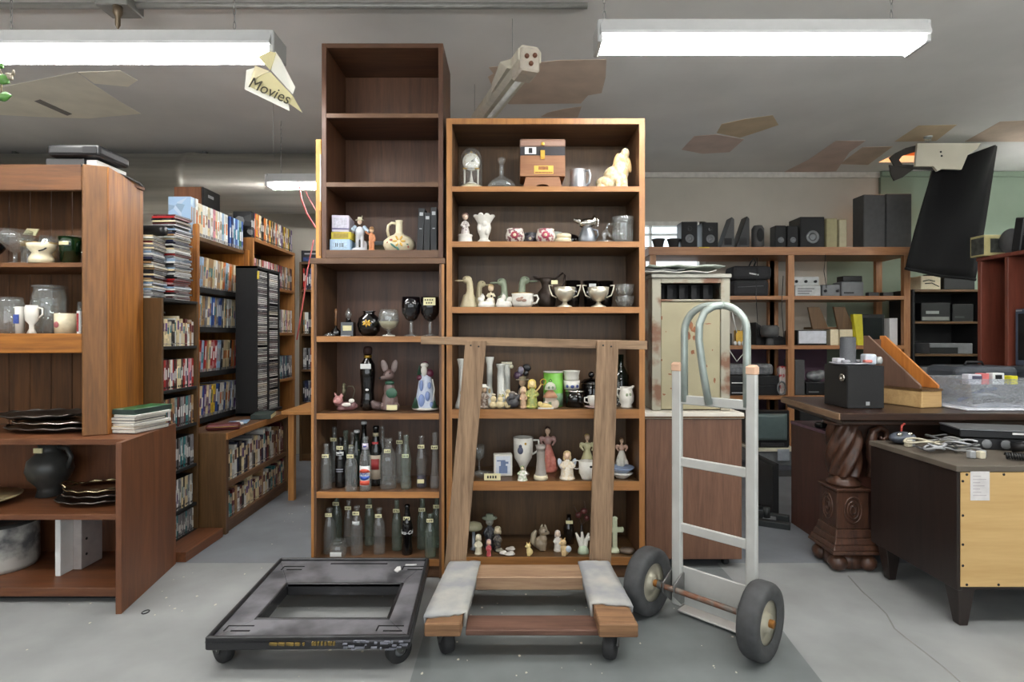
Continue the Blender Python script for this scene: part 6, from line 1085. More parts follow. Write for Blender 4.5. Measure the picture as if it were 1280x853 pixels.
def pepsi(t,R_,s):
    r=R_/100*1.02; h=s/100
    o=wrap_label(t,'paper_label',M['whitep'],r,h*.10,h*.47)
    def disc(nm,m,cz,rad,z0,z1,dr):
        g=[]; n=16
        for row_ in (0,1):
            q=[]
            for k in range(n+1):
                u=-1+2*k/n; e=math.sqrt(max(0,1-u*u))*rad; lo_,hi_=max(z0,-e),min(z1,e)
                if hi_<lo_: lo_=hi_=max(z0,min(z1,0 if z0<0<z1 else (z0 if z0>0 else z1)))
                q.append((u*rad*1.2,0,hi_ if row_ else lo_))
            g.append(q)
        b=MB(); b.sheet(g,.0004); wrapped(b,r+dr,cz).build(nm,m,o)
    cz=h*.315; rad=h*.105
    disc('red_wave',C(206,84,64),cz,rad,rad*.30,rad,.0009); disc('blue_wave',C(50,80,160),cz,rad,-rad,-rad*.30,.0009)
    wrap_label(t,'red_band',C(206,84,64),r+.0008,h*.115,h*.20,-.9,.9,o)
    b=text_mb('PEPSI',h*.075,.0003,True); wrapped(b,r+.0012,cz).build('lettering',C(40,60,130),o)
    o=wrap_label(t,'neck_label',C(214,204,220),r*.56,h*.77,h*.88,-1.2,1.2); wrap_label(t,'neck_print',C(60,60,120),r*.56+.0008,h*.81,h*.84,-.5,.5,o)
def cola(t,R_,s,z=.46,txt='Coca-Cola',sz=.10):
    r=R_/100*.99; h=s/100; b=text_mb(txt,h*sz,.0003,True,.3); wrapped(b,r+.0006,h*z).build('white_script',M['whitep'],t)
def darklab(t,R_,s):
    r=R_/100; h=s/100; o=wrap_label(t,'oval_label',M['whitep'],r*.86,h*.63,h*.72,-.9,.9); wrap_label(t,'oval_print',M['ink'],r*.86+.0006,h*.665,h*.685,-.5,.5,o)
    wrap_label(t,'grey_line',C(150,150,160),r*1.01,h*.32,h*.34,-.7,.7); wrap_label(t,'grey_line',C(150,150,160),r*1.01,h*.36,h*.38,-.7,.7)
def redlab(t,R_,s):
    r=R_/100*1.01; h=s/100; o=wrap_label(t,'cream_label',C(206,190,170),r,h*.12,h*.52,-1.1,1.1); wrap_label(t,'red_print',C(170,60,60),r+.0008,h*.28,h*.46,-.7,.7,o); o2=wrap_label(t,'red_shoulder_label',C(180,60,64),r*.72,h*.66,h*.74,-.8,.8); wrap_label(t,'collar_label',C(190,180,150),r*.5,h*.83,h*.89,-1.3,1.3)
z=.4005
bottle(408,2.63,z,.213,.026,'soda','clear empty soda bottle at the left front of the upper bottle row',cg,.74)
bottle(426,2.67,z,.235,.026,'soda','black cola bottle with white oval label in the upper bottle row',dgk,.80,darklab)
bottle(439,2.605,z,.208,.028,'soda','clear bottle in front, between the cola and the red-white-blue label',cg,.78)
bottle(457,2.61,z,.25,.027,'soda','clear soda bottle with a red white and blue paper label',cg,None,pepsi)
bottle(470,2.70,z,.285,.030,'soda','dark brown bottle with red and cream labels behind the labelled soda',dgk,None,redlab)
bottle(485.5,2.65,z,.235,.040,'milk','broad clear bottle with a tilted tag in the upper bottle row',cg,.76)
bottle(507.5,2.64,z,.252,.026,'hour','pale green contoured bottle in the upper bottle row',gg_,.62,None)
t=bottle(527,2.66,z,.245,.027,'hour','brown-clear bottle with a dark purple base in the upper row',M['smoke'],.80); ops(MB(),[('l',[(0,.4),(2.2,.5),(2.1,5.5),(0,5.6)])]).build('purple_residue',C(34,28,70),t); ops(MB(),[('b',-1.6,1.6,-2.8,-2.72,2.6,4.4)]).build('price_sticker',M['paper'],t)
bottle(543.5,2.65,z,.262,.022,'slim','slim clear bottle at the right end of the upper bottle row',cg,.74)
for px,Y,h,r,m,lab,tz in [(418,2.76,.27,.025,cg,'tall clear bottle at the back left of the upper bottle row',.78),(432,2.78,.25,.026,mg,'green bottle at the back behind the black cola',None),(441,2.74,.25,.024,cg,'clear bottle at the back with a tag, left of the green ones',.72),(446,2.69,.262,.026,glass('deep_green_glass',(22,44,30),.5),'deep green bottle with white cap behind the clear front bottle',.64),(455,2.775,.29,.026,dgk,'black bottle with white cap at the back of the upper row',None),(478,2.79,.27,.026,cg,'clear bottle at the back beside the red-labelled one',None),(500,2.75,.25,.024,cg,'clear bottle at the back left of the contoured green one',.80)]:
    t=bottle(px,Y,z,h,r,'soda',lab,m,tz)
    if 'cap' in lab: ops(MB(),[('l',[(0,h*100),(r*52,h*100-.8),(r*54,h*100+.1),(r*46,h*100+.5),(0,h*100+.6)])]).build('cap',M['whitep'],t)
z=.0885
for px,Y,h,r,k,m,lab,tz,ex in [(412,2.66,.215,.027,'soda',cg,'clear bottle at the left of the bottom bottle row',.86,None),(421,2.77,.25,.027,'soda',mg,'green-tinted bottle at the back left of the bottom row',.82,None),(436,2.75,.225,.024,'soda',cg,'clear bottle at the back beside the oval-labelled one',.84,None),(446,2.65,.228,.028,'soda',cg,'clear bottle with a white oval label in the bottom row',.86,'oval'),(462,2.77,.24,.026,'soda',mg,'greenish bottle at the back right of the oval-labelled one',.80,None),(474,2.66,.215,.027,'milk',cg,'clear bottle left of the gap in the bottom row',.84,None),(496,2.70,.24,.024,'soda',mg,'green-tinted bottle left of the black cola in the bottom row',.80,None),(509,2.65,.232,.026,'hour',dgk,'black cola bottle with white script in the bottom row',.74,'cola'),(528,2.72,.245,.027,'soda',mg,'greenish bottle right of the black cola in the bottom row',.78,None),(538,2.62,.20,.027,'soda',mg,'shorter green bottle near the right end of the bottom row',.86,None),(546,2.74,.25,.025,'soda',mg,'green bottle at the right end of the bottom row',.80,None)]:
    t=bottle(px,Y,z,h,r,k,lab,m,tz)
    if ex=='cola': cola(t,r*100,h*100)
    if ex=='oval': wrap_label(t,'oval_label',M['whitep'],r*.86,h*.63,h*.70,-.8,.8)
t=orn('glass_canister','squat clear glass jar with a white sticker at the front of the bottom row','jar',(sx(421,2.60),2.602+.02,z),[('glass_body',cg,[('l',[(0,0),(3.4,0),(3.8,1),(3.8,5),(3,6),(3.3,6.4),(3.3,7.4),(2.8,7.4)])]),('white_sticker',M['whitep'],[('b',-2.6,2.6,-3.95,-3.85,1.2,3.2)])])
# ================================================================ hand-lettered sign on the left light
sg=thing('paper_sign','yellowed folded paper sign lettered Movies taped to the left light','sign',P(335,70,2.2)); pap=mat('yellowed_paper',(206,196,150),.8,0,.06,10); wpap=mat('white_sign_paper',(232,230,218),.8,0,.03)
def tri(pts,name,m,par=sg,th=.0015):
    pts=[Vector(p) for p in pts]; n=(pts[1]-pts[0]).cross(pts[2]-pts[0]).normalized()*th
    k=len(pts); vs=pts+[p+n for p in pts]
    return MB().add(vs,[tuple(range(k))[::-1],tuple(range(k,2*k))]+[(i,(i+1)%k,k+(i+1)%k,k+i) for i in range(k)]).build(name,m,par,world=True)
tri([P(306,112,2.165),P(362,139,2.165),P(361,131,2.168),P(320,84,2.175),P(308,88,2.17)],'backing_sheet',wpap)
tri([P(344,64,2.18),P(351,74,2.18),P(369,109,2.17),P(366,118,2.168),P(339,88,2.16)],'folded_sheet',wpap)
sh=tri([P(311,108,2.158),P(330,92,2.155),P(338,90,2.155),P(366,120,2.158),P(378,141,2.18),P(362,130,2.16)],'lettered_sheet',pap)
tri([P(322,71,2.163),P(336,64,2.17),P(345,66,2.168),P(338,88,2.158)],'upper_flap',pap)
tri([P(311,107,2.157),P(319,82,2.157),P(337,89,2.156),P(318,98,2.15)],'curled_flap',mat('pale_flap',(220,208,170),.8))
b=text_mb('Movies',.06,.0004,False,.1); ang=-.42
b.v=[Vector((p.x*math.cos(ang)-p.z*math.sin(ang),p.y,p.x*math.sin(ang)+p.z*math.cos(ang)))*1.0 for p in b.v]
c=P(337,114,2.146); b.v=[p+c for p in b.v]; b.build('marker_lettering',mat('faded_marker',(62,58,44),.8),sg,world=True)
# trailing leaves on the left light
vn=thing('artificial_vine','few green and brown plastic vine leaves hanging from the left light','plant',P(4,100,2.16)); gl=mat('leaf_green',(66,112,44),.5,0,.2,30); bl_=mat('leaf_dried',(120,112,96),.6,0,.2,30)
b=MB(); b.tube([P(-12,62,2.16),P(-4,78,2.16),P(2,92,2.155),P(2,108,2.155),P(0,126,2.155)],.0025,6); b.build('hanging_stem',mat('vine_stem',(96,84,60),.7),vn,world=True)
for (x,y,ln,an,m) in [(-4,95,22,-.5,gl),(-3,122,21,.05,gl),(8,92,15,-.7,bl_),(-2,80,12,-.6,gl),(16,96,8,.9,bl_),(-12,108,14,.4,gl)]:
    p0=P(x,y,2.15); L_=ln*2.15/700; g=[]
    for i in range(7):
        u=i/6; w_=L_*.3*math.sin(PI*min(1,u*.94+.05)); row_=[]
        for v_ in (-1,0,1):
            lx=u*L_; lz=v_*w_; row_.append((p0.x+lx*math.cos(an)-lz*math.sin(an),p0.y-.01*u-(.008 if v_==0 else 0),p0.z+lx*math.sin(an)+lz*math.cos(an)))
        g.append(row_)
    MB().sheet(g,.0012).build('leaf',m,vn,world=True)
# ================================================================ right side: back shelving
SY=4.72; SD=.40
sw='edge'; pin=wood('raw_pine',(172,122,80),(134,88,52),'z'); pinx=wood('raw_pine',(172,122,80),(134,88,52),'x')
su=thing('wooden_shelving','raw pine shelving along the back wall loaded with speakers and electronics','shelving',(2.25,SY,0))
for x in (PX(985,SY),PX(1130,SY),1.165):
    for y in (SY,SY+SD-.04): tbox(su,'post',pin,x,x+.055 if x>1.5 else x+.05,y,y+.04,0,1.80)
tbox(su,'post',pin,PX(962,SY+SD-.04),PX(973,SY+SD-.04),SY+SD-.04,SY+SD,0,1.80)
tbox(su,'top_board',pinx,1.15,PX(1142,SY)+.01,SY-.01,SY+SD,1.80,1.868)
SZ={}
for nm,py in (('a',370),('b',432),('c',495)):
    zt_=PZ(py,SY); SZ[nm]=zt_; tbox(su,'shelf',pinx,1.20,PX(1131,SY),SY+.001,SY+SD-.001,zt_-.032,zt_)
TZ=1.8685
def spk(name,label,px0,px1,py0,Y,d,m,kind='box',z=TZ,cones=1,cat='speaker',group='speakers on the top pine board'):
    x0,x1=PX(px0,Y),PX(px1,Y); h=PZ(py0,Y)-z; t=thing(name,label,cat,((x0+x1)/2,Y,z),0,group); w=(x1-x0)/2
    if kind=='box':
        MB().box(-w,w,.004,d,0,h).build('cabinet',m,t,bevel=.004); MB().box(-w+.004,w-.004,0,.0035,.004,h-.004).build('grille',M['blackmatte'] if m is not gk and cat=='speaker' else m,t,bevel=.002)
        for i in range(cones):
            r=w*(.55 if i==0 else .3); b=MB(); b.lathe([(r,-.001),(r*.9,-.004),(r*.5,.0),(r*.3,-.003),(1e-6,-.003)],(0,-.0005,h*(.34 if i==0 else .72)),20,0,'y'); b.build('cone',M['grey'] if i==0 else M['black'],t)
    elif kind=='wedge':                       # triangular side profile
        s=1 if cones>0 else -1
        b=MB(); b.prism([(-w*s,0),(w*s,0),(w*s,h*.92),(w*.62*s,h)],0,d,'y') if s>0 else b.prism([(w,0),(w*.9,h*.95),(w*.2,h),(-w,h*.25),(-w,0)],0,d,'y')
        b.build('cabinet',m,t,bevel=.004); b=MB(); b.box(-w*.5,w*.6,-.0022,-.0002,h*.08,h*.30); b.build('grille',M['blackmatte'],t)
    elif kind=='round':
        MB().lathe([(1e-6,0),(w*.8,0),(w,h*.1),(w,h*.85),(w*.7,h),(1e-6,h)],(0,d/2,0),20,0,'z',(1,d/2/w)).build('cabinet',m,t); MB().ell((0,d/2-d*.49,h*.55),(w*.6,.01,h*.3)).build('grille',M['blackmatte'],t)
    return t
bk=M['black']; gk=mat('charcoal_cabinet',(70,70,70),.6)
spk('small_speaker','square black speaker in front of the window, leftmost on the top board',852,872,277,4.74,.14,bk,'box',cones=2)
spk('small_speaker','square black speaker second from the window on the top board',878,898,278,4.74,.14,bk,'box',cones=2)
spk('wedge_speaker','grey-topped wedge speaker with its slope facing left',901,918,271,4.74,.12,gk,'wedge',cones=1)
spk('wedge_speaker','narrow pointed wedge speaker right of the grey-topped one',920,937,270,4.74,.12,bk,'wedge',cones=1)
spk('round_speaker','rounded grey speaker standing between the wedges and the black pair',943,958,281,4.74,.10,gk,'round')
spk('desktop_speaker','left one of two touching small black speakers',969,983,282,4.74,.1,bk,'box')
spk('desktop_speaker','right one of two touching small black speakers',984.5,998,282,4.74,.1,bk,'box')
spk('cube_speaker','large cube-shaped black speaker in the middle of the top board',1000.5,1031,271,4.74,.2,bk,'box')
spk('beige_panel','dull yellow-beige panel beside the cube-shaped black speaker',1033,1047,273,4.78,.06,mat('beige_plastic',(150,142,104),.6),'box',cones=0,cat='panel')
spk('beige_panel','thin cream panel leaning between the beige panel and the big speakers',1049,1059,274,4.80,.05,mat('cream_plastic',(172,164,134),.6),'box',cones=0,cat='panel')
spk('tower_speaker','left one of the two large dark grey speakers on the top board',1080,1107,243,4.76,.16,gk,'box',cones=0)
spk('tower_speaker','right one of the two large dark grey speakers on the top board',1108.5,1140,242,4.76,.16,gk,'box',cones=0)
for a,b_ in ((1070,1104),(1106,1137)):
    pass
for px,lab in ((823,'small dark plant pot on the sill end of the top board'),(842,'second small dark plant pot beside the left black speaker')):
    orn('plant_pot',lab,'pot',(PX(px,4.8),4.8,TZ),[('body',gk,[('l',[(0,0),(3.4,0),(5.2,7),(5.6,7),(5.6,8),(4.8,8),(3,1),(0,1)])])],0,'small pots on the top board')
MB().box(PX(873,4.72),PX(886,4.72),4.705,4.7085,1.858,1.866).build('yellow_sticker',mat('yellow_note',(206,180,60),.7),su,world=True,label='yellow sticker')
# second shelf
za=SZ['a']+.0005
def rbox(name,label,cat,px0,px1,py0,py1,Y,d,m,z=None,bev=.008,group=None,face=None):
    z=PZ(py1,Y) if z is None else z; x0,x1=PX(px0,Y),PX(px1,Y); h=PZ(py0,Y)-z
    t=thing(name,label,cat,((x0+x1)/2,Y,z),0,group); w=(x1-x0)/2
    MB().box(-w,w,0,d,0,h).build('body',m,t,bevel=min(bev,h*.3),seg=2)
    if face: face(t,w,d,h)
    return t
def stripes(m,n=3):
    def f(t,w,d,h):
        for i in range(n): MB().box(-w*.8,w*(.1+.2*i),-.0015,-.0003,h*(.2+.22*i),h*(.3+.22*i)).build('front_strip',m,t)
    return f
def knobs(n,m):
    def f(t,w,d,h):
        for i in range(n): MB().cyl((-w*.7+i*w*1.4/max(1,n-1),-.012,h*.45),min(h*.2,.012),.012,10,0,'y').build('knob',m,t)
    return f
dkbag=mat('dark_fabric',(36,36,38),.8,0,.2,20)
t=rbox('camera_bag','lower black padded case on the second pine shelf','case',917,962,350,0,4.80,.22,dkbag,za,.03)
MB().tube([(-.12,-.003,.08),(.1,-.003,.09)],.003,5).build('zip',M['grey'],t)
zb_=PZ(350,4.80)+.001
t=rbox('camera_bag','upper black padded case with a white stripe on the second pine shelf','case',916,966,332,0,4.80,.2,dkbag,zb_,.035)
MB().hexa([(-.03,-.003,.05),(.05,-.003,.035),(.05,-.0005,.035),(-.03,-.0005,.05),(-.03,-.003,.062),(.05,-.003,.047),(.05,-.0005,.047),(-.03,-.0005,.062)]).build('white_stripe',M['whitep'],t)
MB().tube([(.0,.1,.11),(.01,.06,.16),(.03,.05,.19),(.05,.06,.16),(.045,.1,.11)],.006,6).build('strap',dkbag,t)
lg=mat('light_grey_plastic',(176,178,176),.45)
t=rbox('printer_part','white slotted paper tray on the second shelf beside the pine post','device',994,1026,357,0,4.76,.16,lg,za,.006,face=stripes(M['grey'],3)); zc_=PZ(357,4.76)+.001
t=rbox('silver_radio','pale console with white top resting on the slotted tray','device',990,1024,346,0,4.78,.13,lg,zc_,.008,face=knobs(3,M['black']))
rbox('tape_player','dark grey tape player in the middle of the second shelf','player',1028,1050,356,0,4.76,.15,M['grey'],za,.006,face=knobs(2,M['black']))
rbox('label_maker','grey boxy machine at the back of the second shelf','device',1052,1080,352,0,4.82,.14,M['grey'],za,.01,face=stripes(M['black'],1)); rbox('grey_device','small dark lid on the grey boxy machine','device',1054,1078,345,0,4.83,.1,M['black'],PZ(352,4.82)+.0005,.006)
for px,lab in ((1086,'small dark clip on the second shelf, left of two'),(1104,'small dark clip on the second shelf, right of two')): rbox('cable_clip',lab,'clip',px,px+13,365.5,0,4.76,.05,M['black'],za,.004,group='clips on the second shelf')
t=orn('hanging_cable','black cable coil hanging on the wall above the padded cases','cable',(PX(952,5.28),5.28,PZ(326,5.28)),[('coil',M['black'],[('t',[(3.4*math.cos(q),0,5.5*math.sin(q)) for q in [2*PI*k/18 for k in range(19)]],.9)])])
# third shelf
zb=SZ['b']+.0005
rbox('cable_box','small black box with cables at the left of the third shelf','box',905,915,417,0,4.78,.1,M['black'],zb,.004)
t=rbox('brass_bell','small brass-coloured trinket on the third shelf behind the hand truck','ornament',920,931,413,0,4.8,.05,M['gold'],zb,.006)
for i,px in enumerate((919,924,929)): tag(MB().lathe([(1e-6,0),(.012,0),(.014,.02),(.008,.035),(1e-6,.036)],(PX(px,4.745),4.745,zb),12).build('white_plug',M['whitep']),f'small white plug on the third shelf, {ordn(i+1)} from the left','plug','white plugs on the third shelf')
b=MB(); Y=4.85
t=thing('black_keyboard_stand','black sloping wedge-shaped device at the back of the third shelf','device',(PX(965,Y),Y,zb)); w=PX(985,Y)-PX(945,Y); b.prism([(-w/2,0),(w/2,0),(w/2,.06),(.0,.10),(-w/2,.20)],0,.2,'y'); b.build('body',M['blackmatte'],t,bevel=.004); MB().box(-.1,.1,-.002,0,.01,.04).build('front_panel',M['black'],t)
orn('desk_lamp_head','dark grey round-headed device on a stem on the third shelf','device',(PX(962,4.775),4.775,zb),[('stem',gk,[('l',[(0,0),(4,0),(3,2),(3,7),(0,7)])]),('head',gk,[('l',[(0,7),(6.5,7),(7.5,10),(7.5,15),(6,17),(0,17)])])])
rbox('inkjet_printer','white and black inkjet printer on the third shelf','printer',997,1034,413,0,4.76,.24,M['black'],zb,.008,face=lambda t,w,d,h:MB().box(-w*.93,w*.93,-.004,-.0005,h*.12,h*.95).build('white_front',mat('printer_white',(206,208,214),.4),t,bevel=.002))
rbox('cream_box','cream box at the right of the inkjet printer','box',1038,1048,412,0,4.80,.1,M['cream'],zb,.002); rbox('cream_box','cream box right of another, behind the carved table clutter','box',1050,1066,412,0,4.80,.1,M['cream'],zb,.002)
t=thing('wooden_rack','dark brown wooden rack with slanted sides standing on the cream boxes','rack',(PX(1040,4.80),4.81,PZ(412,4.80)+.001)); b=MB(); h=PZ(384,4.8)-PZ(412,4.80)
for s in (-.16,.06): MB().prism([(s,0),(s+.14,0),(s+.06,h),(s-.04,h)],0,.02,'y').build('slanted_panel',M['dark'],t,bevel=.002)
MB().box(-.16,.2,.021,.15,0,.02).build('base',M['darkx'],t)
t=thing('framed_tablet','black framed screen with a yellow-green left edge on the third shelf','screen',(PX(1088,4.78),4.79,zb)); w=PX(1107,4.78)-PX(1070,4.78); h=PZ(393,4.78)-zb
MB().box(-w/2+.04,w/2,0,.03,0,h).build('screen_panel',M['black'],t,bevel=.003); MB().hexa([(-w/2+.02,-.01,0),(-w/2+.075,-.002,0),(-w/2+.039,.03,0),(-w/2,.03,0),(-w/2-.02,-.01,h),(-w/2+.06,-.002,h),(-w/2+.039,.03,h),(-w/2-.02,.03,h)]).build('yellow_edge',mat('lime_yellow',(196,186,40),.5),t); MB().box(-w/2+.07,w/2-.02,-.001,0,.03,h-.03).build('glass',mat('dark_screen',(20,22,26),.15),t)
rbox('white_carton','small white carton at the right end of the third shelf','box',1112,1122,398,0,4.8,.08,M['whitep'],zb,.002)
# fourth shelf
zc4=SZ['c']+.0005
rbox('video_recorder','lowest black video recorder in the pile behind the hand truck','recorder',908,975,482,0,4.75,.3,M['black'],zc4,.006,group='video recorders on the fourth shelf',face=stripes(M['silver'],1)); z2=PZ(482,4.75)+.001
rbox('video_recorder','black video recorder with a bright strip, second in the pile','recorder',908,974,470,0,4.75,.3,M['black'],z2,.006,group='video recorders on the fourth shelf',face=stripes(M['whitep'],1)); z3=PZ(470,4.75)+.001
t=rbox('plastic_bag','crumpled clear-silver plastic bag lying on the recorders','bag',909,968,455,0,4.78,.2,mat('crumpled_film',(128,130,132),.25,.3,.4,25,.8),z3,.03)
z4=PZ(455,4.78)+.001
rbox('black_recorder','flat black unit above the plastic bag at the back','recorder',912,975,445,0,4.92,.15,M['black'],PZ(471,4.92),.006) if False else None
rbox('box_speaker','upright dark speaker at the right of the pine post, fourth shelf','speaker',994,1006,450,0,4.76,.2,gk,zc4,.004); rbox('disc_player','black disc player with a bag on it right of the pine post','player',1008,1036,478,0,4.76,.25,M['black'],zc4,.006,face=stripes(M['grey'],1))
orn('plastic_bag','clear crumpled plastic bag on the disc player','bag',(PX(1022,4.8),4.84,PZ(478,4.76)+.001),[('film',mat('crumpled_film',(128,130,132),.25,.3),[('e',0,0,4.5,8,5,4.6),('e',4,-1,6,5,4,4)],.5)])
rbox('red_white_bottle','white and red container beside the pine post on the fourth shelf','bottle',974.5,983,458,0,4.8,.06,mat('white_red_print',(206,196,190),.4,0,0,14,col2=(180,50,50),thr=(.5,.56)),zc4,.01)
t=orn('cable_loop','grey looped cable on the fourth shelf beside the post','cable',(PX(977,4.745),4.745,zc4),[('loop',M['grey'],[('t',[(3.4*math.cos(q),0,6+5.5*math.sin(q)) for q in [2*PI*k/16 for k in range(17)]],.7)])])
cw=mat('white_cord',(206,206,200),.5)
for pts,lab in (([(908,385),(906,400),(910,418)],'white cord hanging behind the hand truck loop, leftmost'),([(915,388),(918,404),(921,416)],'white cord hanging behind the hand truck loop, middle'),([(926,388),(929,402),(926,414)],'white cord hanging behind the hand truck loop, rightmost'),([(911,437),(921,452),(934,437)],'white cord dipping in a V above the plastic bag')):
    tag(MB().tube([P(x,y,4.70) for x,y in pts],.005,6).build('hanging_lead',cw),lab,'cord','white cords hanging from the pine shelving')
for px,y0,y1,lab in ((947,322,420,'thin black cord hanging from the second shelf'),(979,345,425,'thin dark cord hanging beside the front pine post'),(1032,318,360,'thin cord hanging behind the console on the second shelf')): tag(MB().tube([P(px,y0,4.71),P(px-2,(y0+y1)/2,4.70),P(px+1,y1,4.71)],.003,5).build('dangling_wire',M['black']),lab,'cord','dark cords on the pine shelving')
for px0,px1,py,lab in ((1000,1040,512,'dark floor speaker under the lowest pine shelf, left of two'),(1043,1100,520,'dark floor speaker under the lowest pine shelf, right of two')): spk('floor_speaker',lab,px0,px1,py,4.78,.28,M['black'],'box',z=0.001,cones=2,group='floor speakers under the pine shelving')
# television on its white stand
TVY=4.45; fz=0
t=thing('television_stand','white-topped grey stand under the old television','stand',(PX(968,TVY),TVY,0)); w=(PX(996,TVY)-PX(940,TVY))/2
MB().box(-w,w,0,.42,.05,.085).build('lower_board',mat('stand_dark',(70,72,80),.6),t,bevel=.003); MB().box(-w+.02,w-.02,.02,.40,.0855,.20).build('grey_body',M['grey'],t,bevel=.004); MB().box(-w,w,-.01,.43,.2005,.225).build('top_board',mat('stand_white',(208,202,182),.5),t,bevel=.003); MB().box(-w,w,0,.42,0,.049).build('plinth',gk,t)
MB().box(w*.1,w*.62,-.02,-.0105,.13,.222).build('grey_flap',mat('flap_grey',(150,156,164),.5),t,bevel=.003)
t=thing('tube_television','old black tube television with grey-green screen beside the hand truck','television',(PX(963,TVY),TVY+.02,.2255)); w=(PX(988,TVY)-PX(936,TVY))/2; h=PZ(513,TVY)-.2255
MB().hexa([(-w,0,0),(w,0,0),(w*.8,.36,.03),(-w*.8,.36,.03),(-w,0,h),(w,0,h),(w*.8,.36,h*.85),(-w*.8,.36,h*.85)]).build('casing',M['black'],t,bevel=.01)
b=MB(); g=[[(-w*.84+1.68*w*i/8,-.004-.018*math.cos((i-4)/4*1.4)*math.cos((j-4)/4*1.4),h*.2+h*.7*j/8) for i in range(9)] for j in range(9)]; b.sheet(g,.003); b.build('screen',mat('tv_glass',(84,98,98),.12,0,.05),t)
MB().box(-w*.4,w*.7,-.008,-.0005,h*.04,h*.13).build('control_flap',mat('dark_grey_flap',(46,46,48),.4),t,bevel=.002)
# clutter on the floor near the aisle
MB_=mat('black_bracket',(36,40,40),.5)
t=thing('metal_bracket','black folded metal bracket lying on the floor near the brown desk','bracket',(PX(962,3.3),3.28,0),-.5)
MB().box(-.13,.10,-.02,.03,0,.035).build('lower_arm',MB_,t,bevel=.003); MB().box(-.12,.09,.12,.16,0,.04).build('upper_arm',MB_,t,bevel=.003); MB().box(-.05,.02,.031,.119,0,.03).build('web',M['grey'],t,bevel=.003); MB().lathe([(1e-6,0),(.02,0),(.02,.06),(1e-6,.06)],(-.03,.0755,.0305),14).build('pivot_knob',MB_,t)
t=thing('metal_clip','small dark upright clip on the floor behind the hand truck','clip',(PX(950,3.6),3.6,0)); MB().box(-.05,.02,0,.03,0,.02).build('foot',MB_,t); MB().box(.0205,.045,0,.03,0,.07).build('upright',MB_,t,bevel=.002)
tag(MB().lathe([(1e-6,0),(.035,0),(.03,.008),(1e-6,.012)],(PX(954,4.2),4.2,.0012),14).build('round_disc',M['whitep']),'small white disc lying on the floor before the television','disc')
t=thing('slim_monitor','thin black panel standing on edge against the brown desk','panel',(1.615,3.45,0),.0); MB().box(0,.03,0,.30,0,.33).build('panel',M['blackmatte'],t,bevel=.003); MB().box(-.001,0,.02,.28,.02,.31).build('face',M['black'],t)
# ================================================================ reddish desk cabinet and carved table
t=thing('desk_cabinet','dark reddish-brown cabinet tucked under the left end of the carved table','cabinet',(1.67,2.93,0)); rdm=wood('mahogany_panel',(84,50,39),(62,36,29),'z'); rdx=wood('mahogany_panel',(84,50,39),(62,36,29),'x')
MB().box(0,.018,0,.42,0,.594).build('side_panel',rdm,t,bevel=.002); MB().box(.5,.518,0,.42,0,.594).build('side_panel',rdm,t); MB().box(.0185,.4995,.40,.418,0,.594).build('back_panel',rdm,t); MB().box(.0185,.4995,.0,.018,0.05,.594).build('front_panel',rdm,t); MB().box(-.004,.52,-.004,.424,.5945,.612).build('top_panel',mat('purple_brown_top',(112,82,96),.4),t,bevel=.002)
t=thing('remote_handset','dark handset with a silver button lying on the reddish cabinet','handset',(1.76,3.12,.6125),.5); MB().box(-.09,.09,-.025,.025,0,.03).build('body',M['black'],t,bevel=.01,seg=2); MB().cyl((-.05,-.0,.03),.010,.003,12).build('button',M['chrome'],t); MB().tube([(.09,0,.015),(.14,.02,.01),(.17,-.02,.008)],.005,6).build('cord',M['black'],t)
cv=wood('carved_walnut',(88,58,43),(48,31,24),'z',1.6,.32,.25); cvx=wood('carved_walnut',(62,41,31),(37,25,19),'x',1.6,.32,.25)
ct2=thing('carved_table','heavy dark carved table with twisted column leg and clutter on its top','table',(1.60,2.66,0))
b=MB(); b.hexa([(1.525,2.60,.725),(3.06,2.60,.725),(3.06,3.32,.725),(1.60,3.32,.725),(1.525,2.60,.76),(3.06,2.60,.76),(3.06,3.32,.76),(1.60,3.32,.76)]); b.build('table_top',cvx,ct2,world=True,bevel=.004)
b=MB(); b.hexa([(1.545,2.62,.700),(3.04,2.62,.700),(3.04,3.30,.700),(1.62,3.30,.700),(1.545,2.62,.7245),(3.04,2.62,.7245),(3.04,3.30,.7245),(1.62,3.30,.7245)]); b.build('lower_moulding',cvx,ct2,world=True,bevel=.006)
b=MB(); b.box(1.64,3.03,2.71,2.74,.60,.6995); b.build('apron',cvx,ct2,world=True)
b=MB(); b.hexa([(1.52,2.601,.727),(1.5245,2.601,.727),(1.5995,3.319,.727),(1.594,3.319,.727),(1.52,2.601,.758),(1.5245,2.601,.758),(1.5995,3.319,.758),(1.594,3.319,.758)]); b.build('worn_end_edge',wood('worn_pale_edge',(150,122,96),(112,84,60),'y'),ct2,world=True,label='worn pale end edge')
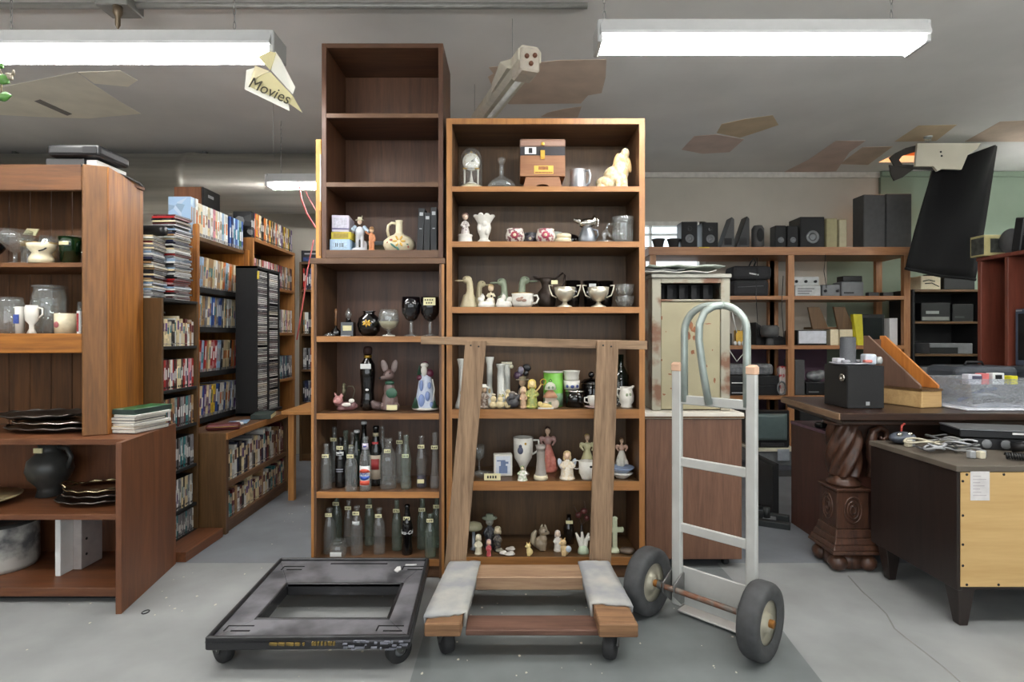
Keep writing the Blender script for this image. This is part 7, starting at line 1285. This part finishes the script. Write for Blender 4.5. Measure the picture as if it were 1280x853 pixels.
def carved_leg(cx,cy,rz):
    T=Matrix.Translation((cx,cy,0))@Matrix.Rotation(rz,4,'Z')
    def mb(): q=MB(); q.M=T; return q
    def sq(z0,w0,z1,w1,q): q.hexa([(-w0,-w0,z0),(w0,-w0,z0),(w0,w0,z0),(-w0,w0,z0),(-w1,-w1,z1),(w1,-w1,z1),(w1,w1,z1),(-w1,w1,z1)])
    b=mb(); 
    for sx_ in (-1,1):
        for sy_ in (-1,1): b.ell((sx_*.07,sy_*.07,.04),(.044,.044,.04),12,8)
    b.lathe([(1e-6,.012),(.09,.012),(.09,.05),(.085,.075),(1e-6,.075)],n=20)
    foot=b.build('scroll_foot',cv,ct2,world=True)
    b=mb()
    for z0,w0,z1,w1 in [(.088,.116,.104,.112),(.1045,.109,.128,.102),(.1285,.099,.158,.091),(.1585,.089,.198,.081)]: sq(z0,w0,z1,w1,b)
    b.build('stepped_base',cv,ct2,world=True,bevel=.003)
    b=mb(); sq(.1985,.078,.375,.076,b); sq(.3755,.082,.392,.085,b); blk_=b.build('square_block',cv,ct2,world=True,bevel=.004)
    b=mb()
    for ax_,s in (('y',-1),('x',-1),('y',1),('x',1)):
        for r0 in (.05,.034,.016):
            pts=[]
            for k in range(20):
                a=2*PI*k/20; u=r0*.82*math.cos(a); v=.288+r0*1.25*math.sin(a)
                pts.append((u,s*.0775,v) if ax_=='y' else (s*.0775,u,v))
            b.tube(pts,.005,6,closed=True)
    b.build('oval_medallion',cv,blk_,world=True)
    b=mb(); b.lathe([(1e-6,.392),(.072,.393),(.078,.405),(.06,.424),(.055,.44),(1e-6,.44)],n=24); b.build('collar',cv,ct2,world=True)
    b=mb(); n=60; k=40; vs=[];fs=[]
    for i in range(k+1):
        z=.44+(.69-.44)*i/k; base=.062+.010*math.sin(PI*i/k)
        for j in range(n):
            a=2*PI*j/n; r=base+.011*math.cos(6*(a-i*.05)); vs.append((r*math.cos(a),r*math.sin(a),z))
    for i in range(k):
        for j in range(n): fs.append((i*n+j,i*n+(j+1)%n,(i+1)*n+(j+1)%n,(i+1)*n+j))
    fs+= [tuple(range(n))[::-1],tuple(range(k*n,k*n+n))]
    b.add(vs,fs,0,True); b.build('twisted_column',cv,ct2,world=True)
    b=mb(); b.lathe([(1e-6,.688),(.085,.689),(.09,.699),(1e-6,.6995)],n=24); b.build('top_collar',cv,ct2,world=True)
carved_leg(1.625,2.745,.0)
b=MB(); sp=[(1.715,2.69,.44),(1.735,2.69,.49),(1.73,2.69,.55),(1.725,2.69,.61),(1.735,2.69,.66),(1.765,2.69,.68),(1.795,2.69,.665),(1.80,2.69,.635),(1.78,2.69,.62),(1.765,2.69,.635)]; b.tube(sp,[.012,.022,.026,.024,.02,.017,.014,.012,.010,.008],10); b.build('scroll_bracket',cv,ct2,world=True)
t_leg=carved_leg(2.92,2.80,.0)
# ---- things on the carved table
tz=.7605
sb=thing('subwoofer','cube-shaped black subwoofer with a white badge on the corner of the carved table','speaker',(1.745,2.76,tz))
MB().box(-.09,.09,.004,.21,0,.212).build('cabinet',M['black'],sb,bevel=.004); MB().box(-.088,.088,0,.0035,.003,.209).build('grille',M['blackmatte'],sb); MB().box(-.001,.017,-.002,-.0003,.016,.034).build('badge',M['silver'],sb)
b=MB(); b.lathe([(.022,-.001),(.02,-.008),(.012,-.008),(.010,.0)],(-.0905,.04,.15),16,0,'x'); b.build('side_port',M['chrome'],sb)
st_=tz+.2125
t=thing('charger_dish','flat pale dish of oddments lying on the subwoofer','dish',(1.72,2.86,st_)); MB().lathe([(1e-6,0),(.07,0),(.10,.008),(.098,.012),(.07,.004),(1e-6,.004)],n=28,sq=(.9,.9)).build('dish',mat('pale_plate',(190,190,196),.4),t)
t=thing('cylinder_speaker','upright dark grey cylindrical speaker on the subwoofer','speaker',(1.715,2.86,st_+.0065)); MB().lathe([(1e-6,0),(.048,0),(.05,.008),(.036,.014),(.036,.128),(.034,.132),(1e-6,.132)],n=28).build('body',mat('grey_mesh',(72,74,78),.7,0,.2,200),t); MB().lathe([(.03,.132),(.034,.135),(.02,.136),(1e-6,.134)],n=24).build('top_cap',gk,t)
rr=random.Random(4)
for i,(x,y,w,d,h,col,lab) in enumerate([(1.655,2.84,.02,.05,.022,(200,200,206),'small white charger at the left of the subwoofer top'),(1.668,2.80,.02,.02,.014,(150,150,156),'small grey plug in front of the white charger'),(1.778,2.80,.018,.03,.014,(206,120,110),'small pinkish gadget right of the cylinder speaker'),(1.79,2.90,.03,.05,.012,(170,170,176),'flat grey gadget at the back of the subwoofer top')]):
    t=thing('small_gadget',lab,'gadget',(x,y,st_+(.0125 if i<4 else 0))); MB().box(-w,w,-d/2,d/2,0,h).build('body',mat('gadget_%d'%i,col,.45),t,bevel=.004)
t=thing('camcorder','white toy-like camcorder lying on the right of the subwoofer','camera',(1.815,2.84,st_),-.1); MB().box(-.035,.02,-.03,.03,0,.055).build('body',mat('pale_blue_white',(196,204,214),.4),t,bevel=.01,seg=2); MB().lathe([(1e-6,0),(.018,0),(.02,.03),(1e-6,.03)],(.021,0,.022),16,0,'x').build('lens',lg,t)
wdg=thing('wedge_rack','wooden wedge-shaped rack with brown and orange slanted sides on a beech base','rack',(2.035,2.78,tz),.26)
bee=wood('pale_beech',(206,172,120),(182,146,96),'x'); orw=wood('orange_veneer',(196,124,58),(168,100,42),'z'); brw=wood('grey_walnut',(112,84,68),(88,64,52),'z')
MB().box(0,.13,0,.34,0,.082).build('base',bee,wdg,bevel=.003); MB().box(-.002,.132,-.002,.342,.0825,.094).build('dark_line',M['dark'],wdg)
pr_=[(.01,.0945),(.34,.0945),(.34,.36),(.31,.36),(.01,.11)]
MB().prism(pr_,.002,.014,'x').build('left_panel',brw,wdg,bevel=.002); MB().prism(pr_,.116,.128,'x').build('right_panel',orw,wdg,bevel=.002); MB().box(.0145,.1155,.33,.34,.0945,.34).build('back_panel',brw,wdg)
MB().tube([(.06,.30,.30),(.05,.22,.25),(.08,.14,.16),(.06,.06,.11)],.005,6).build('cable',M['grey'],wdg)
bn=thing('storage_tub','translucent plastic tub of cables standing in its white lid','tub',(2.37,2.82,tz)); trn=glass('milky_plastic',(226,230,236),.5,.25)
b=MB(); w0,w1=.13,.165; g=[]
for z,w,d in ((.012,w0,.10),(.145,w1,.125),(.148,w1+.012,.135),(.152,w1+.012,.135)): g.append([(-w,-d,z),(w,-d,z),(w,d,z),(-w,d,z)])
vs=[p for r_ in g for p in r_]; fs=[(0,3,2,1)]+[(i*4+j,i*4+(j+1)%4,(i+1)*4+(j+1)%4,(i+1)*4+j) for i in range(3) for j in range(4)]; b.add(vs,fs); b.build('tub',trn,bn)
b=MB(); b.box(-.20,.19,-.15,.15,.0,.010); b.build('lid_under',mat('white_plastic_lid',(218,220,226),.4),bn,bevel=.004)
for i,(m,pts) in enumerate([(M['black'],[(-.1,-.06,.03),(0,-.075,.045),(.08,-.07,.035),(.1,-.06,.05)]),(M['silver'],[(-.11,-.02,.06),(-.02,-.06,.07),(.06,-.06,.05)]),(mat('blue_cable',(90,110,150),.5),[(-.1,.03,.03),(.0,.0,.085),(.09,.03,.09)]),(M['grey'],[(-.05,.08,.12),(.03,.06,.13),(.11,.08,.115)])]):
    tag(MB().tube([(p[0]+2.37,p[1]+2.82,p[2]+tz) for p in pts],.009,8).build('cable',m),['black cable low inside the plastic tub','silver cable across the plastic tub','blue cable rising inside the plastic tub','grey cable near the top of the plastic tub'][i],'cable','cables in the tub')
for i,(x,w,h,col,lab) in enumerate([(2.285,.045,.03,(206,206,214),'white printed box at the left rim of the plastic tub'),(2.325,.02,.034,(206,110,110),'pink-red box sticking up from the plastic tub'),(2.39,.03,.036,(220,222,220),'white box with a dark window in the plastic tub'),(2.468,.018,.022,(214,206,40),'bright yellow piece at the right rim of the plastic tub')]):
    t=thing('small_box',lab,'box',(x,2.76,tz+.14),.05,'boxes in the tub'); MB().box(-w,w,-.01,.03,-.02,h).build('carton',mat('tubbox_%d'%i,col,.6),t,bevel=.002)
    if i in (0,2): MB().box(-w*.6,w*.5,-.0125,-.0105,h*.2,h*.75).build('dark_print',mat('dark_print',(70,70,90),.6,0,.5,200) if i==0 else M['black'],t)
bagm=mat('dark_blue_grey_vinyl',(58,63,70),.5,0,.15,20)
def bag(name,label,x0,x1,y0,y1,z0,z1,grp='dark cases on the carved table',hd=True):
    t=thing(name,label,'case',((x0+x1)/2,(y0+y1)/2,z0),0,grp); w=(x1-x0)/2; d=(y1-y0)/2; h=z1-z0
    MB().box(-w,w,-d,d,0,h).build('body',bagm,t,bevel=min(.03,h*.3),seg=3); MB().tube([(-w*.9,-d-.001,h*.55),(w*.9,-d-.001,h*.55)],.004,6).build('seam',M['black'],t)
    if hd: MB().tube([(-w*.3,-d*.2,h),(-w*.25,-d*.2,h+.02),(w*.25,-d*.2,h+.02),(w*.3,-d*.2,h)],.007,6).build('handle',M['black'],t); return t
bag('padded_case','dark padded case behind the plastic tub, leftmost of the cases',2.40,2.74,3.02,3.26,.7605,.955); bag('padded_case','dark padded case at the right behind the carved table front, lower',2.76,3.05,2.90,3.2,.7605,.86,hd=False); bag('padded_case','dark padded case lying on the lower one at far right',2.77,3.05,2.92,3.2,.8605,.95); bag('padded_case','small dark case right of the plastic tub on the table front',2.62,2.90,2.70,2.88,.7605,.855)
# ================================================================ dresser seen from its back
dr_=thing('dresser','dark dresser with a bare pale back panel facing the camera at far right','dresser',(2.1,2.38,0)); esp=wood('espresso_wood',(44,34,30),(30,23,21),'z',1,.35); espx=wood('espresso_wood',(44,34,30),(30,23,21),'x',1,.35)
DX0,DX1=1.685,2.72; DY0,DY1=2.12,2.63
b=MB(); b.box(DX0,DX0+.02,DY0,DY1,.155,.605); b.build('side_panel',esp,dr_,world=True,bevel=.002); b=MB(); b.box(DX1-.02,DX1,DY0,DY1,.155,.605); b.build('side_panel',esp,dr_,world=True)
b=MB(); b.box(DX0+.02,DX1-.02,DY1-.02,DY1,.155,.605); b.build('front_panel',esp,dr_,world=True)
b=MB(); b.box(DX0+.02,DX1-.02,DY0+.008,DY1-.02,.155,.17); b.build('bottom_panel',espx,dr_,world=True)
b=MB(); b.box(DX0-.006,DX1+.006,DY0-.004,DY1+.004,.6055,.628); b.build('top_panel',mat('scuffed_dark_top',(92,84,74),.5,0,.2,8),dr_,world=True,bevel=.002)
hb_=MB().box(DX0+.012,DX1-.012,DY0-.002,DY0+.0075,.17,.603).build('back_panel',wood('pale_hardboard',(206,172,116),(192,156,100),'x',.8,.6,.02),dr_,world=True)
for x,z in [(1.72,.595),(1.86,.595),(2.1,.595),(1.705,.57),(1.705,.44),(1.705,.33),(1.705,.25),(1.72,.178),(1.84,.178),(2.1,.178)]: MB().cyl((x,DY0-.003,z),.005,.002,8,0,'y').build('screw',M['ink'],dr_,world=True)
nt=MB().box(PX(1213,2.117),PX(1237,2.117),2.1165,2.1178,PZ(626,2.117),PZ(589,2.117)).build('paper_notice',mat('notice_paper',(210,206,204),.8),dr_,world=True,label='white paper notice')
b=MB(); rr=random.Random(8)
for i in range(7): b.box(PX(1216,2.117),PX(1216+rr.uniform(8,17),2.117),2.1159,2.1164,PZ(596+i*4,2.117),PZ(595.2+i*4,2.117))
b.build('faint_print',mat('faint_print',(176,168,172),.8),dr_,world=True)
for x,y in [(DX0+.03,DY0+.035),(DX0+.03,DY1-.07),(DX1-.08,DY0+.035),(DX1-.08,DY1-.07)]:
    b=MB(); b.hexa([(x+.012,y+.005,0),(x+.045,y+.005,0),(x+.045,y+.04,0),(x+.012,y+.04,0),(x-.012,y-.015,.1545),(x+.058,y-.015,.1545),(x+.058,y+.055,.1545),(x-.012,y+.055,.1545)]); b.build('leg',esp,dr_,world=True,bevel=.003)
# ---- clutter on the dresser
dz=.6285
t=thing('game_controller','grey gadget with two shiny round buttons on the dresser back corner','gadget',(1.775,2.545,dz),.1); MB().ell((0,0,.028),(.062,.04,.028)).build('body',mat('slate_plastic',(72,78,88),.4),t,remesh=.004)
for s in (-.032,.018): MB().ell((s,-.022,.046),(.014,.008,.010)).build('shiny_button',M['chrome'],t)
MB().tube([(.02,.03,.05),(.03,.04,.075),(.045,.04,.085)],.005,6).build('red_lead',mat('red_wire',(150,50,40),.5),t)
t=thing('set_top_box','black flat set-top box with grey lid, upper of two on the dresser','device',(2.13,2.46,dz+.052),-.25); MB().box(-.17,.15,-.07,.11,0,.03).build('body',M['black'],t,bevel=.003); MB().box(-.172,.152,-.072,.112,.0305,.036).build('lid',mat('grey_lid_metal',(120,122,124),.4,.5),t); MB().box(.02,.06,-.074,-.0705,.018,.026).build('white_mark',M['whitep'],t)
t=thing('set_top_box','black device with dials, lower of two on the dresser','device',(2.13,2.46,dz),-.25); MB().box(-.12,.14,-.065,.09,0,.05).build('body',M['black'],t,bevel=.004)
for s in (-.07,0,.07): MB().lathe([(1e-6,-.002),(.018,-.002),(.02,0),(1e-6,0)],(s,-.066,.025),16,0,'y').build('dial',M['grey'],t)
def coil(pts,r,turns,th):
    out=[]; pts=[Vector(p) for p in pts]; n=turns*10
    for i in range(n+1):
        u=i/n*(len(pts)-1); k=min(int(u),len(pts)-2); p=pts[k].lerp(pts[k+1],u-k); d=(pts[k+1]-pts[k]).normalized(); s=Vector((-d.y,d.x,0)); a=2*PI*turns*i/n
        out.append(p+s*(r*math.cos(a))+Vector((0,0,r*math.sin(a))))
    return MB().tube(out,th,6)
t=thing('phone_handset','black phone handset with coiled cord at the front of the dresser top','telephone',(2.10,2.195,dz)); coil([(-.14,.03,.016),(-.05,-.02,.016),(.07,-.02,.016)],.011,26,.0035).build('coiled_cord',M['black'],t); MB().tube([(.07,-.02,.018),(.11,-.0,.025),(.09,.06,.03),(.03,.13,.03),(.0,.16,.022)],[.018,.02,.017,.02,.022],10).build('handset',M['black'],t)
t=thing('cable_bundle','jumble of grey and silver cables piled along the dresser edge','cables',(1.845,2.39,dz)); gcm=mat('grey_cable',(128,128,126),.5)
rr=random.Random(15)
for i in range(15):
    x=-.03+rr.uniform(-.07,.10); y=rr.uniform(-.06,.16); r0=rr.uniform(.02,.045); b=MB()
    b.tube([(x+r0*1.4*math.cos(q)+rr.uniform(-.004,.004),y+r0*math.sin(q),.012+.012*i*.2+.006*math.sin(2*q+i)) for q in [2*PI*k/16 for k in range(15)]],.0045,6); b.build('cable',[gcm,M['silver'],gk,mat('cream_cable',(190,182,160),.5)][i%4],t)
for i,(x,y) in enumerate([(.0,-.14),(.03,-.15),(.05,-.13),(-.09,.09),(-.07,.1)]): MB().box(x-.012,x+.012,y-.012,y+.012,0,.03).build('connector',[M['silver'],mat('cream_plug',(200,192,170),.5)][i%2],t,bevel=.003)
for i,(p,r0,m,lab) in enumerate([((2.36,2.50,dz+.012),.05,cw,'tangled white cable loop behind the handset on the dresser'),((2.42,2.36,dz+.012),.07,mat('pale_green_cable',(186,204,150),.5),'pale green-white cable loop at the right of the dresser top'),((2.30,2.36,dz+.012),.026,mat('peach_cable',(206,160,130),.5),'short peach cable coil beside the white loop')]):
    tag(MB().tube([(p[0]+r0*1.5*math.cos(q)*(1-.03*k),p[1]+r0*math.sin(q)*(1-.03*k),p[2]+.007*math.sin(2*q)) for k,q in enumerate([2*PI*k/14 for k in range(24)])],.0055,7).build('cable_loop',m),lab,'cable','cable loops on the dresser')
t=thing('white_lead','white curved lead standing out of the black devices on the dresser','lead',(2.27,2.34,dz)); MB().tube([(-.06,-.0,.075),(0,-.02,.085),(.03,-.05,.06),(.02,-.06,.012)],.005,7).build('cable',lg,t); MB().tube([(.02,-.06,.012),(-.06,-.065,.01)],.007,7).build('plug',lg,t)
t=thing('grey_receiver','grey receiver at the far right edge of the dresser top','device',(2.56,2.54,dz),-.2); MB().box(-.07,.10,-.05,.05,0,.035).build('body',M['grey'],t,bevel=.006); MB().box(-.05,-.01,-.0525,-.0505,.01,.022).build('display',M['black'],t)
# ================================================================ dark electronics rack and reddish shelving at far right
t=unit('electronics_rack','dark shelf unit of electronics between pine shelving and reddish shelves','shelving',(3.42,4.78,0),0,.58,.30,1.516,[1.243,.965,.70,.4],(M['blackmatte'],M['darkx']),.05,inner=M['blackmatte'],th=.02)
QX=lambda px:PX(px,4.05)
def dev(name,label,cat,px0,px1,h,z,Y,d,m,face=None):
    t=thing(name,label,cat,((PX(px0,Y)+PX(px1,Y))/2,Y,z)); w=(PX(px1,Y)-PX(px0,Y))/2; MB().box(-w,w,0,d,0,h).build('body',m,t,bevel=.004)
    if face: face(t,w,d,h)
    return t
dev('receiver','black stereo receiver with a pale front strip in the electronics rack','receiver',1152,1188,.16,1.2435,4.80,.25,M['black'],lambda t,w,d,h:[MB().box(-w*.98,w*.9,-.002,-.0004,.01,.04).build('pale_strip',mat('pale_strip',(120,122,116),.4),t),MB().box(-w*.7,w*.2,-.002,-.0004,.065,.09).build('display',mat('display_grey',(140,144,140),.4),t)])
dev('receiver','black tape deck to the right of the stereo receiver','receiver',1191,1217,.15,1.2435,4.80,.25,M['black'],stripes(mat('dim_grey',(56,58,58),.5),1))
dev('flat_player','grey flat player with dark front in the lower rack','player',1162,1216,.09,.9655,4.80,.25,M['grey'],lambda t,w,d,h:MB().box(-w,w*.3,-.003,-.0004,.002,.055).build('dark_front',M['black'],t))
dev('grey_deck','grey boxy deck with a dark window on the lowest visible rack shelf','player',1152,1212,.15,.7005,4.80,.25,M['grey'],lambda t,w,d,h:MB().box(-w*.5,w*.1,-.003,-.0004,.03,.08).build('dark_window',M['black'],t))
dev('printed_box','cream box with dark printed swirls on top of the electronics rack','box',1151,1176,.115,1.5165,4.79,.2,M['cream'],lambda t,w,d,h:[MB().tube([(-w*.8,-.001,.07),(-w*.2,-.0015,.082),(w*.4,-.001,.07)],.004,5).build('dark_swirl',M['ink'],t),MB().tube([(-w*.6,-.001,.05),(w*.1,-.0015,.055),(w*.8,-.001,.025)],.004,5).build('dark_swirl',M['ink'],t)])
dev('black_amplifier','black amplifier with a small bright mark on top of the electronics rack','receiver',1180,1219,.15,1.5165,4.79,.25,M['black'],lambda t,w,d,h:MB().box(-w*.6,w*.2,-.002,-.0004,.112,.122).build('bright_mark',M['silver'],t))
tz_=thing('electronics_pile','dark cable heap lying on the black amplifier','cables',(3.74,4.92,1.667)); MB().tube([(-.2,0,.03),(-.12,-.06,.05),(-.02,-.08,.02),(.06,-.05,.04)],.012,8).build('cable',M['black'],tz_); MB().tube([(-.1,.05,.012),(.0,.02,.06),(.08,.06,.02)],.010,8).build('cable',gk,tz_)
# reddish shelving along the right wall, facing left
rsm=wood('cherry_laminate',(126,66,50),(98,50,38),'z'); rsx=wood('cherry_laminate',(126,66,50),(98,50,38),'x')
t=thing('cherry_shelving','reddish cherry shelf unit with a dark screen at the far right edge','shelving',(3.1,3.0,0))
for y,w in ((3.70,.03),(3.50,.025),(3.02,.025)): MB().box(.0,.40,y-3.0,y-3.0+w,0,1.615).build('upright',rsm,t,bevel=.002)
MB().box(-.005,.40,.0,.735,1.6155,1.64).build('top_panel',rsx,t,bevel=.002); MB().box(.39,.40,.046,.70,0,1.6).build('back_panel',rsm,t)
for z in (.885,.45): MB().box(.0,.389,.0465,.4995,z-.02,z).build('shelf',rsx,t); MB().box(.0,.389,.5255,.6995,z-.02,z).build('shelf',rsx,t)
t=thing('monitor','dark blue-grey flat monitor standing in the cherry shelving','monitor',(3.165,3.285,.8855)); bm=mat('blue_grey_bezel',(70,80,96),.4); MB().box(-.06,.06,-.09,.09,0,.012).build('base',bm,t); MB().box(.0,.03,-.02,.02,.0125,.1).build('stem',bm,t)
MB().box(-.045,-.01,-.19,.19,.05,.40).build('bezel',bm,t,bevel=.006); MB().box(-.0475,-.0455,-.165,.165,.085,.37).build('screen',mat('dark_screen',(20,22,26),.15),t); MB().box(-.0475,-.0455,.14,.18,.385,.393).build('logo_plate',M['silver'],t)
# on top of the cherry shelving
rz_=1.6405
t=thing('cartoned_set','cream and dark printed carton at the left end of the cherry shelving top','box',(3.15,3.63,rz_)); MB().box(-.09,.10,-.0,.11,0,.135).build('carton',mat('cream_carton',(180,170,120),.6),t,bevel=.002); MB().box(-.0925,-.0905,.0,.10,.01,.12).build('dark_picture',mat('dark_picture',(64,66,60),.6,0,.6,30),t); MB().box(-.05,.06,-.0025,-.0005,.02,.11).build('dark_picture',mat('dark_picture',(64,66,60),.6),t)
t=thing('round_speaker','round grey speaker grille standing behind the leaning black panel','speaker',(3.15,3.55,rz_)); MB().lathe([(1e-6,0),(.075,.0),(.08,.01),(.06,.03),(1e-6,.035)],(0,0,.081),28,0,'x').build('grille',mat('grey_grille',(92,94,96),.7),t); MB().box(.0355,.07,-.05,.05,0,.12).build('cabinet',gk,t)
t=thing('black_panel_speaker','tall narrow black speaker leaning on the cherry shelving top','speaker',(3.13,3.46,rz_),.0); MB().hexa([(-.02,-.03,0),(.03,-.03,0),(.03,.03,0),(-.02,.03,0),(-.02,-.06,.20),(.03,-.06,.20),(.03,.0,.21),(-.02,.0,.21)]).build('cabinet',M['black'],t,bevel=.004); MB().hexa([(-.0225,-.025,.01),(-.0205,-.025,.01),(-.0205,.025,.01),(-.0225,.025,.01),(-.0225,-.055,.19),(-.0205,-.055,.19),(-.0205,-.005,.2),(-.0225,-.005,.2)]).build('grille',M['blackmatte'],t)
t=thing('blue_white_box','pale blue and white box at the right end of the cherry shelving top','box',(3.2,3.33,rz_)); MB().box(-.08,.08,-.08,.08,0,.10).build('carton',mat('pale_blue_box',(176,186,204),.6),t,bevel=.002); MB().box(-.0825,-.0805,-.05,.05,.03,.06).build('blue_print',mat('blue_print2',(90,110,160),.6),t)
# ================================================================ torn ceiling opening with tarp and boards
tp=thing('black_tarp','large black plastic sheet hanging from the torn ceiling opening to the rack','tarp',(3.6,4.5,1.6)); tm=mat('black_tarp_plastic',(7,7,8),.95,0,.2,5,.2)
cols=[]; n=14
for i in range(n+1):
    u=i/n; row_=[]
    for j in range(11):
        v=j/10; yt=4.40+.10*math.sin(v*PI*2.2); pt_=Vector((PX(1161+(1249-1161)*v,4.45),yt,PZ(212-(32*v if v<.98 else 30),4.45)))
        pb=Vector((PX(1137+(1212-1137)*v,4.45),4.47+.05*math.sin(v*PI*1.6),PZ(334+16*v,4.45)))
        q=pt_.lerp(pb,u); q.y+=.03*math.sin(v*9+u*2); row_.append(q)
    cols.append(row_)
MB().sheet(cols,.006).build('hanging_sheet',tm,tp,world=True)
b=MB(); b.tube([cols[n][j]+Vector((0,0,-.005)) for j in range(11)],.012,8); b.build('rolled_hem',tm,tp,world=True)
wbd=thing('foam_board','off-white board covering the torn ceiling opening','board',(3.4,4.3,2.45)); bo=mat('foam_board',(196,190,172),.8,0,.05,6)
ply=[(1147,179),(1226,179),(1222,186),(1210,193),(1205,205),(1202,212),(1178,211),(1172,214),(1167,208),(1144,208)]
b=MB(); Yb=4.33; b.prism([(PX(x,Yb),PZ(y,Yb)) for x,y in ply],Yb,Yb+.02,'y'); b.build('board',bo,wbd,world=True)
for x,y in ((1176,190),(1177,195)): MB().cyl((PX(x,Yb),Yb-.002,PZ(y,Yb)),.008,.003,8,0,'y').build('screw',M['ink'],wbd,world=True)
tfl=thing('torn_flap','dark torn flap of ceiling lining around the orange-lit opening','flap',(3.15,4.5,2.6)); fm=mat('dark_lining',(52,48,44),.9,0,.2,10)
Yf=4.36
def fl(pts,nm='flap'): b=MB(); b.prism([(PX(x,Yf),PZ(y,Yf)) for x,y in pts],Yf,Yf+.012,'y'); return b.build(nm,fm,tfl,world=True)
fl([(1112,197),(1120,191),(1132,185),(1152,180),(1152,187),(1140,191),(1128,195),(1124,200),(1128,206),(1150,206),(1172,208),(1168,213),(1140,211),(1118,207)])
fl([(1112,206),(1142,212),(1136,216),(1128,222),(1118,226),(1114,218)],'hanging_scrap')
gl_=thing('clear_light_globe','small clear round ceiling fitting beside the torn opening','ceiling light',(PX(1160,4.35),4.35,CEIL)); MB().lathe([(1e-6,0),(.03,0),(.03,-.01),(1e-6,-.01)],n=16).build('base',lg,gl_); MB().ell((0,0,-.025),(.025,.025,.018)).build('globe',M['clear'],gl_)
